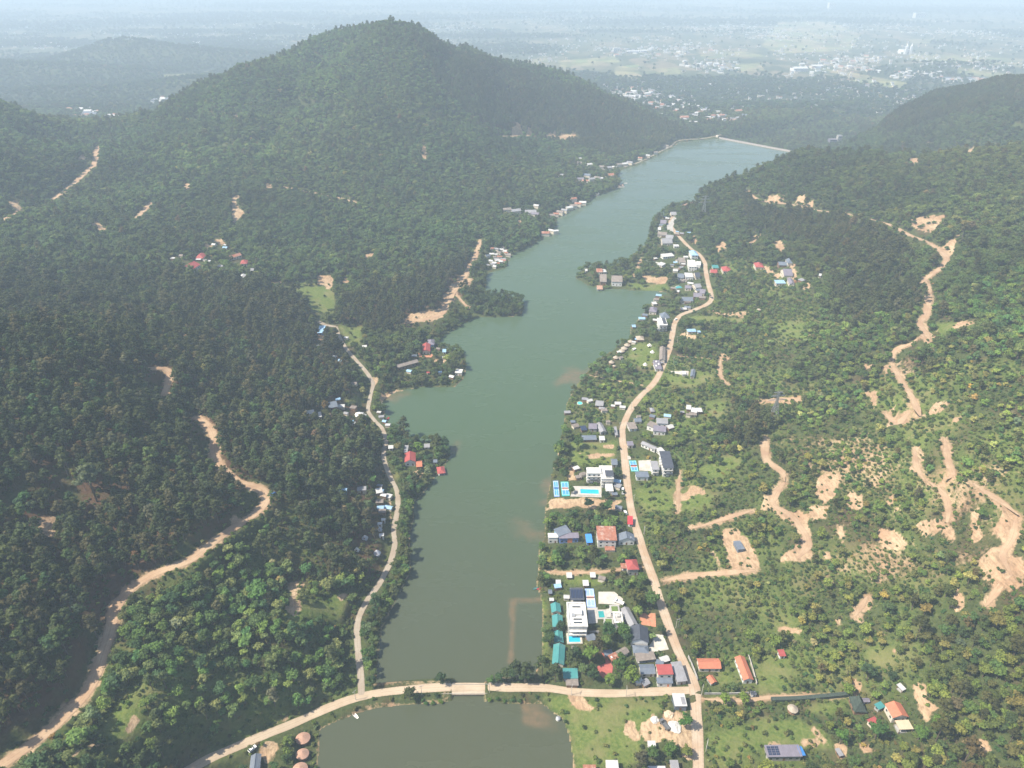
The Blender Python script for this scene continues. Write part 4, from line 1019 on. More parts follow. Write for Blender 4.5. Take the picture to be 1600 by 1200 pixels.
def pool(label, src, A, B, Cc, water='pool', rim='palepaving', border=1.2):
    cen, g, ang, w, l = frame(src, A, B, Cc, 0.4)
    g = max(ground(cen[0] + i * math.cos(ang) - j * math.sin(ang), cen[1] + i * math.sin(ang) + j * math.cos(ang)) for i in (-w / 2, 0, w / 2) for j in (-l / 2, 0, l / 2)) + 0.15
    root = empty('swimming_pool', (cen[0], cen[1], g), ang)
    tag(root, label, 'pool')
    x, y, b = w / 2, l / 2, border
    FOOT.append((cen[0], cen[1], ang, x + b, y + b, 0.2))
    mb = MB()
    for q in ((-x - b, x + b, -y - b, -y), (-x - b, x + b, y, y + b), (-x - b, -x, -y, y), (x, x + b, -y, y)):
        mb.box(*q, -1.2, 0.25)
    mb.build('pool_deck', M[rim], root)
    MB().box(-x - 0.02, x + 0.02, -y - 0.02, y + 0.02, -1.2, 0.12).build('pool_water', M[water], root)
    return root

# ------------------------------------------------------------------ the houses along the lake
def villa_top(root, w, l, h, ro):
    for k, (y0, y1) in enumerate(((-0.36, -0.31), (-0.22, -0.17), (0.3, 0.35))):
        MB().box(-w * 0.22, w * 0.24, l * y0, l * y1, h + 0.26, h + 0.5).build('skylight', M['glass'], ro)
    MB().box(-w * 0.05, w * 0.26, -l * 0.06, l * 0.16, h + 0.2, h + 2.2).build('stair_head', M['white'], ro)
    MB().box(-w * 0.3, -w * 0.1, -l * 0.1, l * 0.02, h + 0.2, h + 1.1).build('water_tank', M['metal'], ro)
    MB().box(-w * 0.46, w * 0.46, -l / 2 - 1.3, -l / 2 - 0.1, 2.9, 3.1).build('balcony', M['white'], root)
    MB().box(-w * 0.46, w * 0.46, -l / 2 - 1.3, -l / 2 - 0.1, 5.9, 6.1).build('balcony', M['white'], root)


def panels(nx, ny, fx=1.0, fy=1.0, ox=0.0, zoff=0.5):
    def f(root, w, l, h, ro):
        for i in range(nx):
            for j in range(ny):
                cx = ox * w + (i - (nx - 1) / 2) * w * fx / nx; cy = (j - (ny - 1) / 2) * l * fy / ny
                s = 0.12 * (cy + l / 2)
                hw, hl = w * fx / nx * 0.44, l * fy / ny * 0.42
                MB().slab([(cx - hw, cy - hl, h + s - 0.12 * hl + 0.08 + 0.06), (cx + hw, cy - hl, h + s - 0.12 * hl + 0.14), (cx + hw, cy + hl, h + s + 0.12 * hl + 0.14), (cx - hw, cy + hl, h + s + 0.12 * hl + 0.14)], 0.06).build('solar_panel', M['solar'], ro)
    return f


def roof_lawn(root, w, l, h, ro):
    MB().box(-w * 0.36, w * 0.36, -l * 0.34, l * 0.34, h + 0.3, h + 0.42).build('roof_lawn', M['lawn'], ro)


def roof_well(root, w, l, h, ro):
    MB().box(-w * 0.34, w * 0.34, -l * 0.36, l * 0.1, h + 0.25, h + 0.4).build('roof_court', M['paving'], ro)
    MB().box(-w * 0.1, w * 0.3, l * 0.0, l * 0.3, h + 0.25, h + 1.6).build('stair_head', M['concrete'], ro)


def balconies(root, w, l, h, ro):
    for z in range(3, int(h), 3):
        MB().box(-w * 0.5, w * 0.5, -l / 2 - 1.5, -l / 2 - 0.06, z - 0.1, z + 0.12).build('balcony', M['white'], root)
        MB().box(-w * 0.5, w * 0.5, -l / 2 - 1.5, -l / 2 - 1.42, z + 0.12, z + 0.95).build('railing', M['glass'], root)


def dormer(root, w, l, h, ro):
    MB().box(w * 0.1, w * 0.3, -l * 0.3, -l * 0.1, h + 0.3, h + l * 0.2).build('chimney', M['white'], ro)


def patch(mat, x0, x1, y0, y1, z):
    def f(root, w, l, h, ro):
        MB().box(w * x0, w * x1, l * y0, l * y1, h + z, h + z + 0.12).build('roof_patch', M[mat], ro)
    return f


def spire(root, w, l, h, ro):
    MB().tube([(0, 0, h + 3.5), (0, 0, h + 8.5)], 0.22, 0.05).build('spire', M['metal'], ro)


H = house
H('flat_roof_villa', 'villa', 'white three storey villa with white parapet round a flat roof with dark skylights', C1, (465, 638), (697, 638), (450, 340), 8.6, 'parapet', 'roofwhite', 'white', extra=villa_top)
H('bungalow', 'house', 'teal roofed lakeside bungalow beside the north end of the white villa', C1, (262, 455), (385, 450), (232, 345), 3.2, 'gy', 'teal', 'cream')
H('bungalow', 'house', 'teal roofed bungalow second in the lakeside row, partly under a dark tree', C1, (275, 640), (410, 640), (250, 490), 3.2, 'gy', 'teal', 'cream')
H('bungalow', 'house', 'short teal roofed bungalow between the tree and the blue swimming pool', C1, (300, 832), (418, 830), (265, 690), 3.2, 'gy', 'teal', 'cream')
H('bungalow', 'house', 'longest teal roofed bungalow of the lakeside row, opposite the pale grass strip', C1, (252, 1095), (405, 1110), (285, 850), 3.4, 'gy', 'teal', 'cream')
H('carport', 'carport', 'dark carport roof with slanting pale stripes behind the flat roofed villa', C1, (505, 300), (680, 300), (462, 160), 3.0, 'shed', 'darkslate', 'concrete', open_sides=True, extra=panels(4, 1, 0.98, 0.9))
H('garden_house', 'house', 'low grey flat house block with a square lawn on its roof beside the green pool', C1, (1000, 458), (1112, 458), (975, 370), 4.0, 'flat', 'concrete', 'white', extra=roof_lawn)
H('garden_house', 'house', 'white walled flat block with an oblong lawn on its roof above the garden trees', C1, (930, 602), (1040, 602), (895, 530), 4.0, 'flat', 'concrete', 'white', extra=roof_lawn)
H('garden_house', 'house', 'white cube house with two sunken courts in its flat roof', C1, (1046, 592), (1148, 592), (1024, 462), 5.6, 'parapet', 'roofwhite', 'white', extra=roof_well)
H('hall', 'hall', 'long pale grey gabled hall joined to the big dark roofed house', C1, (1195, 640), (1305, 615), (1145, 400), 4.2, 'gy', 'grey', 'white')
H('gabled_house', 'house', 'big dark slate gabled house with a bare white gable wall beside the pale paved yard', C1, (1258, 812), (1487, 832), (1222, 622), 5.6, 'gy', 'darkslate', 'white')
H('annex', 'annex', 'slate grey annex with a white skylight in front of the white gable', C1, (1275, 962), (1478, 972), (1262, 858), 3.2, 'hip', 'slate', 'concrete', extra=patch('white', -0.38, -0.18, -0.2, 0.15, 0.35))
H('shelter', 'shelter', 'low weathered brown shelter roof below the slate grey annex', C1, (1318, 1068), (1555, 1040), (1300, 972), 2.8, 'shed', 'brown', 'concrete', open_sides=True)
H('gabled_house', 'house', 'small turned grey brown gabled house beside the red brick path', C1, (1112, 1012), (1232, 945), (1045, 945), 3.2, 'gx', 'brown', 'cream')
H('shelter', 'shelter', 'small brown lean to roof with a white corner beside the turned gabled house', C1, (1010, 1062), (1105, 1015), (950, 1000), 2.6, 'shed', 'rust', 'timber', extra=patch('white', -0.4, -0.2, -0.2, 0.2, 0.35))
H('gabled_house', 'house', 'slate blue gabled house beside the two storey red roofed house', C2, (640, 745), (832, 740), (625, 620), 3.4, 'gx', 'slate', 'cream')
H('two_storey_house', 'house', 'two storey cream house under a bright red roof beside the road junction', C2, (868, 755), (1062, 750), (838, 635), 6.6, 'shed', 'red', 'cream', extra=balconies, over=0.3)
H('front_house', 'house', 'low slate roofed front house with a red shutter below the red roof', C2, (850, 862), (1050, 862), (845, 792), 3.6, 'shed', 'slate', 'white', door='reddoor')
H('shed', 'shed', 'broad grey metal shed between the red roofed house and the road', C2, (1052, 850), (1186, 836), (1068, 610), 3.6, 'shed', 'grey', 'concrete')
H('kiosk', 'kiosk', 'flat pale roofed kiosk with a dark roof patch at the road junction', C4, (595, 425), (740, 425), (570, 275), 3.6, 'flat', 'pale', 'steelwall', extra=patch('grey', 0.12, 0.44, -0.4, 0.22, 0.32))
H('awning', 'awning', 'teal awning joined to a brown hut beside the causeway road', K7, (318, 640), (412, 640), (318, 580), 3.0, 'shed', 'teal', 'timber', open_sides=True)
H('hut', 'hut', 'brown roofed roadside hut in front of the teal awning', K7, (337, 684), (416, 684), (335, 640), 2.8, 'shed', 'brown', 'timber')
H('tiled_house', 'house', 'broad orange tiled house behind the round garden lawn east of the junction', C3, (248, 436), (530, 436), (235, 305), 3.6, 'gx', 'orange', 'cream')
H('tiled_house', 'house', 'long narrow orange tiled house with a white gable porch beside the pale wall', C3, (800, 582), (932, 576), (712, 290), 3.8, 'gy', 'orange', 'white')
H('tiled_hut', 'hut', 'small orange tiled garden hut at the edge of the brown lawn', C3, (398, 635), (476, 606), (360, 536), 2.6, 'gy', 'orange', 'concrete')
H('gatehouse', 'gatehouse', 'tiny dark roofed gatehouse with white posts on the narrow lane', C3, (905, 760), (975, 756), (900, 722), 2.8, 'gx', 'darkslate', 'white', open_sides=True)
H('hut', 'hut', 'tiny red roofed hut on white stilts alone in the green meadow', C3, (1258, 285), (1340, 282), (1244, 205), 2.8, 'shed', 'red', 'white')
round_hut('thatched_pavilion', 'pavilion', 'single round straw thatched pavilion among bushes south of the lane', C3, (1433, 930), 66, 'thatch', wall='posts')
H('tiled_house', 'house', 'orange tiled house with a beige canopy, alone at the foot of the wooded slope', E7, (757, 652), (962, 640), (662, 475), 4.0, 'gy', 'orange', 'cream')
H('canopy', 'canopy', 'flat beige canopy in front of the lone orange tiled house', E7, (840, 798), (1002, 792), (800, 692), 3.0, 'flat', 'beige', 'timber', open_sides=True)
H('greenhouse', 'shed', 'little teal sheet shed touching the back corner of the orange tiled house', E7, (572, 560), (655, 520), (540, 478), 2.6, 'shed', 'teal', 'concrete')
H('boat_roof_house', 'house', 'dark green thatched house with a steep pointed boat shaped roof', E7, (248, 575), (415, 585), (235, 385), 3.0, 'hip', 'darkthatch', 'timber', rise=5.0)
H('hut', 'hut', 'small bright red roofed hut below the dark thatched house', E7, (482, 765), (578, 722), (455, 670), 2.6, 'shed', 'red', 'cream')
H('shed', 'shed', 'small grey violet shed behind the dark thatched house', E7, (395, 455), (480, 452), (372, 402), 2.6, 'gx', 'violet', 'concrete')
H('shelter', 'shelter', 'leaning pale metal sheet roof among the trees above the orange tiled house', E7, (865, 325), (912, 300), (822, 232), 2.6, 'shed', 'pale', 'timber', open_sides=True)
H('solar_house', 'house', 'long violet grey roofed house with a block of solar panels and a blue tarpaulin end', E6, (150, 1062), (590, 1056), (112, 920), 4.0, 'shed', 'violet', 'concrete', extra=lambda r, w, l, h, ro: (panels(3, 4, 0.36, 0.9, -0.3)(r, w, l, h, ro), MB().slab([(w * 0.48, -l * 0.52, h + 0.1), (w * 0.66, -l * 0.4, h - 0.8), (w * 0.62, l * 0.5, h - 0.4), (w * 0.46, l * 0.52, h + l * 0.13)], 0.05).build('tarpaulin', M['blue'], r)))
H('hut', 'hut', 'tiny grey hut beside the dirt path near the solar panelled house', E6, (1045, 1060), (1095, 1045), (1010, 960), 2.4, 'shed', 'grey', 'timber')
H('roadside_house', 'house', 'white flat roof of a house cut off by the bottom edge of the view', K7, (600, 1228), (672, 1228), (583, 1155), 3.6, 'flat', 'pale', 'cream')
H('roadside_house', 'house', 'small red roofed house touching the bottom edge of the view', K7, (448, 1215), (530, 1215), (440, 1180), 3.0, 'shed', 'rust', 'cream')
H('roadside_house', 'house', 'plain pale grey roofed house below the sand yard at the bottom edge', C4, (545, 1250), (652, 1250), (535, 1108), 3.4, 'shed', 'grey', 'cream')
H('roadside_house', 'house', 'low pale grey roof south of the sand yard, half under a green tree', C4, (258, 1235), (482, 1235), (255, 1178), 3.0, 'shed', 'pale', 'concrete')
# crop 5: blue house, rusty roof, white gable, huts
H('upper_house', 'house', 'blue grey gabled upper roof standing behind the long blue painted house', C5, (332, 392), (488, 335), (292, 300), 6.0, 'shed', 'slate', 'skyblue' if 'skyblue' in M else 'bluewall')
H('blue_house', 'house', 'long violet roofed house with a blue front wall and an orange red shutter', C5, (338, 412), (588, 405), (352, 348), 4.8, 'shed', 'violet', 'bluewall', door='reddoor', extra=lambda r, w, l, h, ro: MB().box(-w * 0.08, w * 0.18, -l / 2 - 0.09, -l / 2 - 0.06, 0.2, 4.4).build('shutter', M['reddoor'], r))
H('flat_house', 'house', 'white flat roofed house end standing at the water beside the blue wall', C5, (212, 400), (330, 400), (215, 350), 5.2, 'flat', 'roofwhite', 'white')
H('rusty_house', 'house', 'tall white house with a large rusty brown sheet roof', C5, (812, 432), (1056, 436), (828, 272), 7.0, 'shed', 'rust', 'white')
H('gabled_house', 'house', 'white gabled house with a grey two part roof between the rusty roof and the road', C5, (1086, 440), (1296, 440), (1080, 352), 4.2, 'gy', 'slate', 'white', extra=dormer)
H('brick_wall_house', 'house', 'low red brick terrace in front of the tall rusty roofed house', C5, (925, 560), (1040, 560), (925, 515), 1.6, 'flat', 'redpaint' if False else 'rust', 'cream', windows=False)
H('hip_house', 'house', 'grey concrete house under a four sided faded red roof beside the road', C5, (1195, 802), (1345, 798), (1180, 672), 5.6, 'hip', 'red', 'concrete')
H('shelter', 'shelter', 'low red sheet lean to on the lake side of the faded red hip roof', C5, (1112, 785), (1200, 785), (1125, 725), 2.8, 'shed', 'rust', 'timber', open_sides=True)
H('cabin', 'cabin', 'white roofed cabin on the lane, farther from the road of the upper pair', C5, (445, 902), (515, 902), (436, 840), 2.4, 'shed', 'pale', 'timber')
H('cabin', 'cabin', 'white roofed cabin on the lane, closer to the road of the upper pair', C5, (740, 897), (810, 897), (730, 838), 2.4, 'shed', 'pale', 'timber')
H('cabin', 'cabin', 'white roofed cabin standing at the lake end of the lower pair', C5, (310, 998), (375, 998), (304, 932), 2.4, 'shed', 'pale', 'timber')
H('cabin', 'cabin', 'white roofed cabin of the lower pair, just behind the blue sports court', C5, (647, 1002), (722, 1002), (640, 935), 2.4, 'shed', 'pale', 'timber')
H('boathouse', 'boathouse', 'small blue grey boathouse roof close to the coloured water floats', C5, (215, 1098), (262, 1098), (212, 1045), 2.6, 'gx', 'slate', 'timber')
H('cabin', 'cabin', 'tiny white cabin behind the first teal bungalow', C5, (232, 1190), (280, 1190), (230, 1160), 2.4, 'flat', 'pale', 'timber')
H('awning', 'awning', 'bright red roadside awning stretched beside parked white cars', C5, (1215, 232), (1282, 238), (1192, 135), 3.0, 'shed', 'redpaint', 'metal', open_sides=True)
H('fenced_shed', 'shed', 'bright blue roofed shed between the blue house and the rusty roof', C5, (682, 465), (762, 462), (682, 365), 3.0, 'shed', 'blue', 'skyblue' if False else 'bluewall')
# crop 6: modern villa with courts
H('modern_villa', 'villa', 'white modern villa with long glass balconies above the long blue pool', C6, (530, 402), (702, 402), (545, 336), 9.0, 'parapet', 'roofwhite', 'white', extra=balconies)
H('modern_villa', 'villa', 'white terraced wing of the modern villa next to the roadside trees', C6, (712, 470), (862, 470), (700, 312), 8.0, 'parapet', 'roofwhite', 'white', extra=balconies)
H('roof_pavilion', 'pavilion', 'dark tiled lean to roof on top of the terraced white wing', C6, (762, 430), (868, 430), (766, 365), 10.5, 'shed', 'darkslate', 'white')
H('stepped_terrace', 'terrace', 'white stepped terrace block running down below the dark tiled roof', C6, (775, 620), (858, 620), (770, 500), 4.2, 'flat', 'roofwhite', 'white')
H('gabled_house', 'house', 'slate grey roadside house at the back of the modern white villa', C6, (836, 288), (914, 288), (838, 212), 3.4, 'gx', 'slate', 'cream')
H('tall_house', 'house', 'tall white house with balconies under a long dark ribbed roof', C7, (560, 888), (696, 888), (606, 705), 9.2, 'shed', 'darkslate', 'white', extra=balconies)
H('balcony_house', 'house', 'grey roofed white house with balconies joined to the tall dark roofed house', C7, (462, 912), (556, 912), (455, 815), 6.2, 'shed', 'grey', 'white', extra=balconies)
H('pool_house', 'house', 'low dark slate roofed house with white front wall beside the roadside blue court', C7, (282, 1002), (446, 1002), (246, 940), 4.0, 'shed', 'slate', 'white')
H('long_house', 'house', 'long pale grey gabled house set askew among trees behind the blue court', C7, (350, 592), (530, 672), (345, 540), 3.4, 'gx', 'grey', 'white')
H('shed', 'shed', 'narrow white roofed shed squeezed behind the tall dark roofed house', C7, (540, 742), (606, 722), (572, 640), 3.0, 'shed', 'pale', 'white')
H('curved_house', 'house', 'brown grey curved wing of the courtyard house east of the road', C7, (478, 402), (526, 350), (412, 345), 4.0, 'shed', 'brown', 'white')
H('courtyard_house', 'house', 'grey violet front wing of the courtyard house east of the road', C7, (478, 422), (640, 440), (492, 362), 4.0, 'shed', 'violet', 'white')
H('courtyard_house', 'house', 'pale grey back wing of the courtyard house east of the road', C7, (528, 330), (672, 338), (522, 272), 4.0, 'shed', 'grey', 'white')
H('hut', 'hut', 'brown roofed hut with a white base wall at the road bend', C7, (165, 405), (268, 398), (172, 330), 3.0, 'shed', 'brown', 'white')
H('hut', 'hut', 'dark slate roofed hut just behind the brown hut at the road bend', C7, (240, 312), (330, 308), (250, 262), 3.0, 'gx', 'slate', 'cream')
H('hut', 'hut', 'pointed grey hut half hidden by bushes uphill of the road bend', C7, (442, 185), (500, 185), (445, 135), 2.6, 'hip', 'grey', 'timber')
H('pavilion', 'pavilion', 'pale roofed pavilion at the upper end of the three stepped hillside roofs', C7, (890, 152), (952, 160), (905, 106), 3.0, 'shed', 'pale', 'timber')
H('pavilion', 'pavilion', 'pale roofed pavilion in the middle of the three stepped hillside roofs', C7, (955, 186), (1034, 200), (965, 138), 3.0, 'shed', 'pale', 'timber')
H('pavilion', 'pavilion', 'pale roofed pavilion at the eastern end of the three stepped hillside roofs', C7, (1036, 188), (1098, 188), (1030, 143), 3.0, 'shed', 'pale', 'timber')
H('shed', 'shed', 'brown roofed shed below the three stepped pale pavilions', C7, (930, 228), (1026, 232), (938, 198), 2.8, 'shed', 'brown', 'concrete')
H('roadside_house', 'house', 'violet brown roofed roadside house beside the askew long grey house', C7, (165, 610), (245, 608), (150, 562), 3.2, 'shed', 'violet', 'cream')
H('gabled_house', 'house', 'pale grey gabled lakeside hut with brown walls near the oval teal pool', C8, (480, 265), (582, 275), (490, 198), 3.0, 'gx', 'grey', 'timber')
H('gabled_house', 'house', 'grey gabled house west of its rounded twin near the lake', C8, (395, 556), (502, 560), (396, 485), 3.4, 'gx', 'violet', 'concrete')
H('gabled_house', 'house', 'narrow grey gabled house, the one with its ridge pointing away from the lake', C8, (512, 608), (592, 600), (520, 488), 3.4, 'gy', 'grey', 'concrete')
H('long_shed', 'shed', 'long dark blue roofed shed on the lakeside lawn', C8, (322, 700), (505, 696), (305, 650), 2.8, 'shed', 'slate', 'timber')
H('shed', 'shed', 'small white roofed shed at the end of the long dark blue shed', C8, (530, 702), (600, 702), (530, 655), 2.8, 'shed', 'pale', 'white')
H('solar_shed', 'shed', 'small dark blue solar covered shed near the two grey gabled houses', C8, (290, 582), (366, 576), (302, 530), 2.6, 'shed', 'solar', 'timber')
H('roadside_house', 'house', 'narrow grey strip house tight against the lake side of the road', C8, (722, 640), (752, 640), (722, 545), 2.8, 'shed', 'grey', 'cream')
# resort with thatched huts
for k, (x, y, r, lab) in enumerate([(525, 262, 38, 'round thatched lake hut at the upper end of the row'), (480, 306, 40, 'round thatched lake hut second from the upper end of the row'), (442, 346, 42, 'round thatched lake hut in the tight middle pair, the upper one'),
                                    (412, 378, 40, 'round thatched lake hut in the tight middle pair, the lower one'), (340, 462, 38, 'round thatched lake hut standing apart below the tight pair'), (285, 520, 37, 'round thatched lake hut next to the dark grove')]):
    round_hut('thatched_hut', 'hut', lab, D1, (x, y), r, group='thatched huts along the resort shore', rise=2.2)
H('thatched_hall', 'hall', 'wide double thatched hall above the row of round lake huts', D1, (592, 250), (690, 250), (590, 200), 3.0, 'hip', 'thatch', 'timber')
round_hut('thatched_hut', 'hut', 'smallest pale thatched hut tucked into the edge of the dark grove', D1, (318, 566), 22, group='thatched huts along the resort shore')
for (x, y, r, lab) in [(760, 313, 30, 'white bell tent at the top of the resort lawn'), (795, 397, 28, 'white bell tent beside the long brown hall'), (705, 553, 28, 'white bell tent at the lower edge of the resort lawn')]:
    round_hut('bell_tent', 'tent', lab, D1, (x, y), r, 'canvas', h=0.6, wall='canvas', rise=2.6)
H('market_tent', 'tent', 'small white awning tent on the resort lawn near the thatched huts', D1, (545, 375), (580, 360), (548, 352), 2.0, 'gx', 'canvas', 'white', open_sides=True)
H('long_hall', 'hall', 'long brown roofed hall between the resort lawn and the road', D1, (866, 495), (942, 502), (898, 335), 4.0, 'gy', 'brown', 'cream')
H('mixed_house', 'house', 'cluttered white and dark roofed house below the long brown hall', D1, (800, 612), (885, 612), (828, 520), 3.2, 'shed', 'violet', 'white', extra=lambda r, w, l, h, ro: [MB().box(w * a, w * (a + 0.22), l * b, l * (b + 0.2), h + 0.4 + 0.12 * l * (b + 0.5), h + 0.9 + 0.12 * l * (b + 0.5)).build('roof_patch', M['white'], ro) for a, b in ((-0.4, -0.3), (0.1, -0.1), (-0.2, 0.2))])
H('gabled_house', 'house', 'blue grey gabled house alone on the pale pad east of the road', D1, (1255, 698), (1312, 706), (1290, 615), 3.0, 'gy', 'slate', 'concrete')
H('tank_house', 'shed', 'tiny white roofed tank shed on the pale pad east of the road', D1, (1165, 680), (1212, 682), (1168, 640), 2.4, 'flat', 'pale', 'concrete', windows=False)
H('modern_house', 'house', 'white modern house with stepped dark roofs below the pointed slate roof', D1, (862, 62), (970, 62), (868, -10), 8.2, 'shed', 'roofwhite', 'white', extra=lambda r, w, l, h, ro: (balconies(r, w, l, h, ro), MB().slab([(w * 0.02, -l * 0.4, h + 0.7), (w * 0.46, -l * 0.4, h + 0.7), (w * 0.46, l * 0.5, h + 1.9), (w * 0.02, l * 0.5, h + 1.9)], 0.2).build('roof_patch', M['darkslate'], ro)))
H('shed', 'shed', 'long pale blue roofed shed under trees on the uphill side of the road', D1, (1225, 148), (1335, 145), (1232, 118), 3.0, 'shed', 'skyblue', 'cream')
H('shed', 'shed', 'short pale blue roofed shed next to the long pale blue one', D1, (1358, 155), (1395, 153), (1360, 135), 2.6, 'shed', 'skyblue', 'concrete')
H('boathouse', 'boathouse', 'pale blue roofed boathouse standing in the lake at the resort shore', D1, (532, 88), (580, 86), (538, 58), 2.4, 'gx', 'skyblue', 'timber')
H('pointed_house', 'house', 'slate blue house with a steep pointed roof and a metal spire', D2, (485, 612), (600, 612), (498, 560), 5.0, 'hip', 'slate', 'white', rise=4.5, extra=spire)
H('hip_house', 'house', 'violet grey lakeside house with a hipped roof and cream porch', D2, (345, 532), (445, 542), (365, 475), 4.0, 'hip', 'violet', 'cream')
H('hut', 'hut', 'little white roofed hut behind the violet grey lakeside house', D2, (388, 445), (445, 440), (395, 418), 2.8, 'shed', 'pale', 'cream')
H('long_house', 'house', 'long slate blue roofed house above the lakeside grove', D2, (752, 398), (902, 402), (748, 352), 4.0, 'gx', 'slate', 'concrete')
H('long_house', 'house', 'dark violet roofed house joined uphill of the long slate blue one', D2, (905, 348), (1012, 355), (905, 300), 4.0, 'gx', 'violet', 'timber')
H('gabled_house', 'house', 'violet roofed house just east of the half round teal pool', D2, (802, 240), (882, 245), (800, 205), 3.6, 'gx', 'violet', 'cream')
H('gabled_house', 'house', 'grey roofed house between the violet house and the road curve', D2, (905, 240), (985, 232), (915, 190), 3.6, 'gx', 'grey', 'cream')
H('gabled_house', 'house', 'small violet house touching the road above the sharp bend', D2, (992, 300), (1060, 310), (990, 252), 3.4, 'gx', 'violet', 'cream')
H('white_roof_house', 'house', 'square white roofed house, brightest roof beside the upper road', D2, (800, 102), (898, 106), (806, 50), 4.0, 'flat', 'pale', 'white')
H('gabled_house', 'house', 'dark grey gabled house lakeward of the square white roof', D2, (706, 108), (786, 112), (712, 62), 3.6, 'gx', 'slate', 'white')
H('gabled_house', 'house', 'dark slate house between the square white roof and the road', D2, (915, 102), (980, 102), (920, 50), 3.6, 'gx', 'darkslate', 'cream')
H('gabled_house', 'house', 'tall steep grey gabled house on the tree fringed peninsula', D3, (366, 640), (452, 642), (380, 556), 5.0, 'gx', 'brown', 'timber')
H('two_storey_house', 'house', 'pale two storey house with grey roof on the neck side of the peninsula', D3, (515, 640), (652, 645), (530, 570), 5.6, 'gx', 'brown', 'white')
H('gabled_house', 'house', 'red roofed house near the outer shore of the peninsula', D3, (330, 520), (410, 522), (332, 480), 3.4, 'gx', 'rust', 'white')
H('hut', 'hut', 'white roofed hut next to the red roof on the peninsula', D3, (412, 522), (452, 520), (412, 488), 3.0, 'flat', 'pale', 'white')
H('hut', 'hut', 'small white hut at the tip of the peninsula', D3, (190, 505), (222, 505), (192, 482), 2.6, 'gx', 'pale', 'white')
H('landing_house', 'hut', 'pinkish landing hut on the stone shore of the peninsula', D3, (330, 735), (402, 735), (345, 690), 2.4, 'gx', 'pink', 'concrete')
H('white_house', 'house', 'big white flat roofed house inside the bend of the upper road', D4, (680, 932), (776, 936), (686, 850), 6.0, 'flat', 'roofwhite', 'white')
H('white_house', 'house', 'small white flat roofed house between the big white one and the road', D4, (780, 915), (836, 920), (786, 866), 5.0, 'flat', 'roofwhite', 'white')
H('gabled_house', 'house', 'pale grey roofed lakeside house with a brown porch below the asphalt fork', D4, (338, 640), (470, 640), (350, 588), 4.0, 'gx', 'grey', 'cream')
H('gabled_house', 'house', 'brown grey long roof beside the lake at the end of the paved lane', D4, (300, 530), (415, 540), (306, 500), 4.0, 'gx', 'brown', 'cream')
H('gabled_house', 'house', 'pale grey roof joined to the paved lane near the waterside grove', D4, (400, 580), (495, 590), (410, 540), 4.0, 'gx', 'grey', 'cream')
H('blue_white_house', 'house', 'white house with a sky blue roof at the sharp end of the upper road', D4, (706, 792), (796, 792), (706, 735), 6.0, 'hip', 'skyblue', 'white')
H('gable_hall', 'hall', 'long pink grey hall with a bright white gable above the lake bend', D4, (640, 188), (752, 140), (585, 172), 5.0, 'gx', 'pink', 'white')
H('gabled_house', 'house', 'grey waterside house at the upper end of the paved lane', D4, (455, 285), (528, 285), (462, 255), 3.4, 'gx', 'grey', 'cream')
H('gabled_house', 'house', 'violet waterside house halfway along the paved lane', D4, (330, 390), (405, 395), (340, 355), 3.6, 'gx', 'violet', 'cream')
H('gabled_house', 'house', 'small white waterside house under the paved lane', D4, (300, 470), (340, 472), (305, 445), 3.4, 'gx', 'pale', 'white')
H('greenhouse', 'shed', 'long white framed shed in the garden plots above the orange clearing', D4, (340, 815), (485, 802), (360, 780), 3.0, 'shed', 'pale', 'white')
H('shed', 'shed', 'white roofed block at the end of the white garden wall', D4, (322, 912), (386, 932), (312, 872), 3.2, 'shed', 'pale', 'white')
H('shed', 'shed', 'brown roofed block between the garden plots and the white houses', D4, (562, 880), (640, 882), (572, 822), 3.4, 'flat', 'brown', 'concrete')
H('shed', 'shed', 'white roofed strip shed below the pale grey lakeside house', D4, (498, 680), (565, 680), (500, 660), 2.6, 'shed', 'pale', 'white')
H('tiled_house', 'house', 'broad red roofed house just east of the upper road', D4, (1102, 990), (1215, 992), (1106, 935), 3.6, 'hip', 'red', 'cream')
H('tiled_house', 'house', 'small red roofed house closest to the upper road', D4, (952, 1008), (1040, 1012), (956, 970), 3.4, 'gx', 'red', 'cream')
H('shed', 'shed', 'teal roofed shed behind the small red roofed house', D4, (976, 948), (1056, 950), (985, 918), 3.0, 'shed', 'teal', 'cream')
H('pagoda_house', 'house', 'red tiered house with a pale forecourt on the eastern slope', D5, (392, 378), (502, 382), (392, 325), 4.0, 'hip', 'red', 'cream', rise=3.0)
H('slate_hall', 'hall', 'wide slate violet hall with two roof steps in the hillside compound', D5, (752, 482), (866, 486), (722, 408), 4.6, 'gx', 'violet', 'cream')
H('slate_hall', 'hall', 'narrow violet hall at the lower corner of the hillside compound', D5, (822, 588), (892, 592), (805, 520), 4.0, 'gy', 'violet', 'cream')
H('slate_hall', 'hall', 'light blue roofed long hall at the lower edge of the hillside compound', D5, (645, 582), (768, 582), (652, 548), 3.6, 'shed', 'skyblue', 'cream')
H('slate_hall', 'hall', 'long dark grey hall at the upper edge of the hillside compound', D5, (682, 352), (790, 356), (686, 315), 3.8, 'gx', 'slate', 'timber')
H('pagoda_house', 'house', 'pointed slate pavilion house at the top of the hillside compound', D5, (790, 330), (858, 332), (788, 285), 4.4, 'hip', 'slate', 'cream', rise=3.4)
H('hut', 'hut', 'small grey hut beyond the hillside compound on the uphill path', D5, (960, 545), (1015, 570), (950, 505), 2.6, 'shed', 'grey', 'timber')
H('hut', 'hut', 'white specked hut alone in the woods east of the compound', D5, (1195, 485), (1228, 490), (1198, 462), 2.6, 'shed', 'pale', 'white')
round_hut('thatched_pavilion', 'pavilion', 'pale domed shelter on the orange terrace edge', D5, (447, 903), 28, 'thatch', wall='posts')
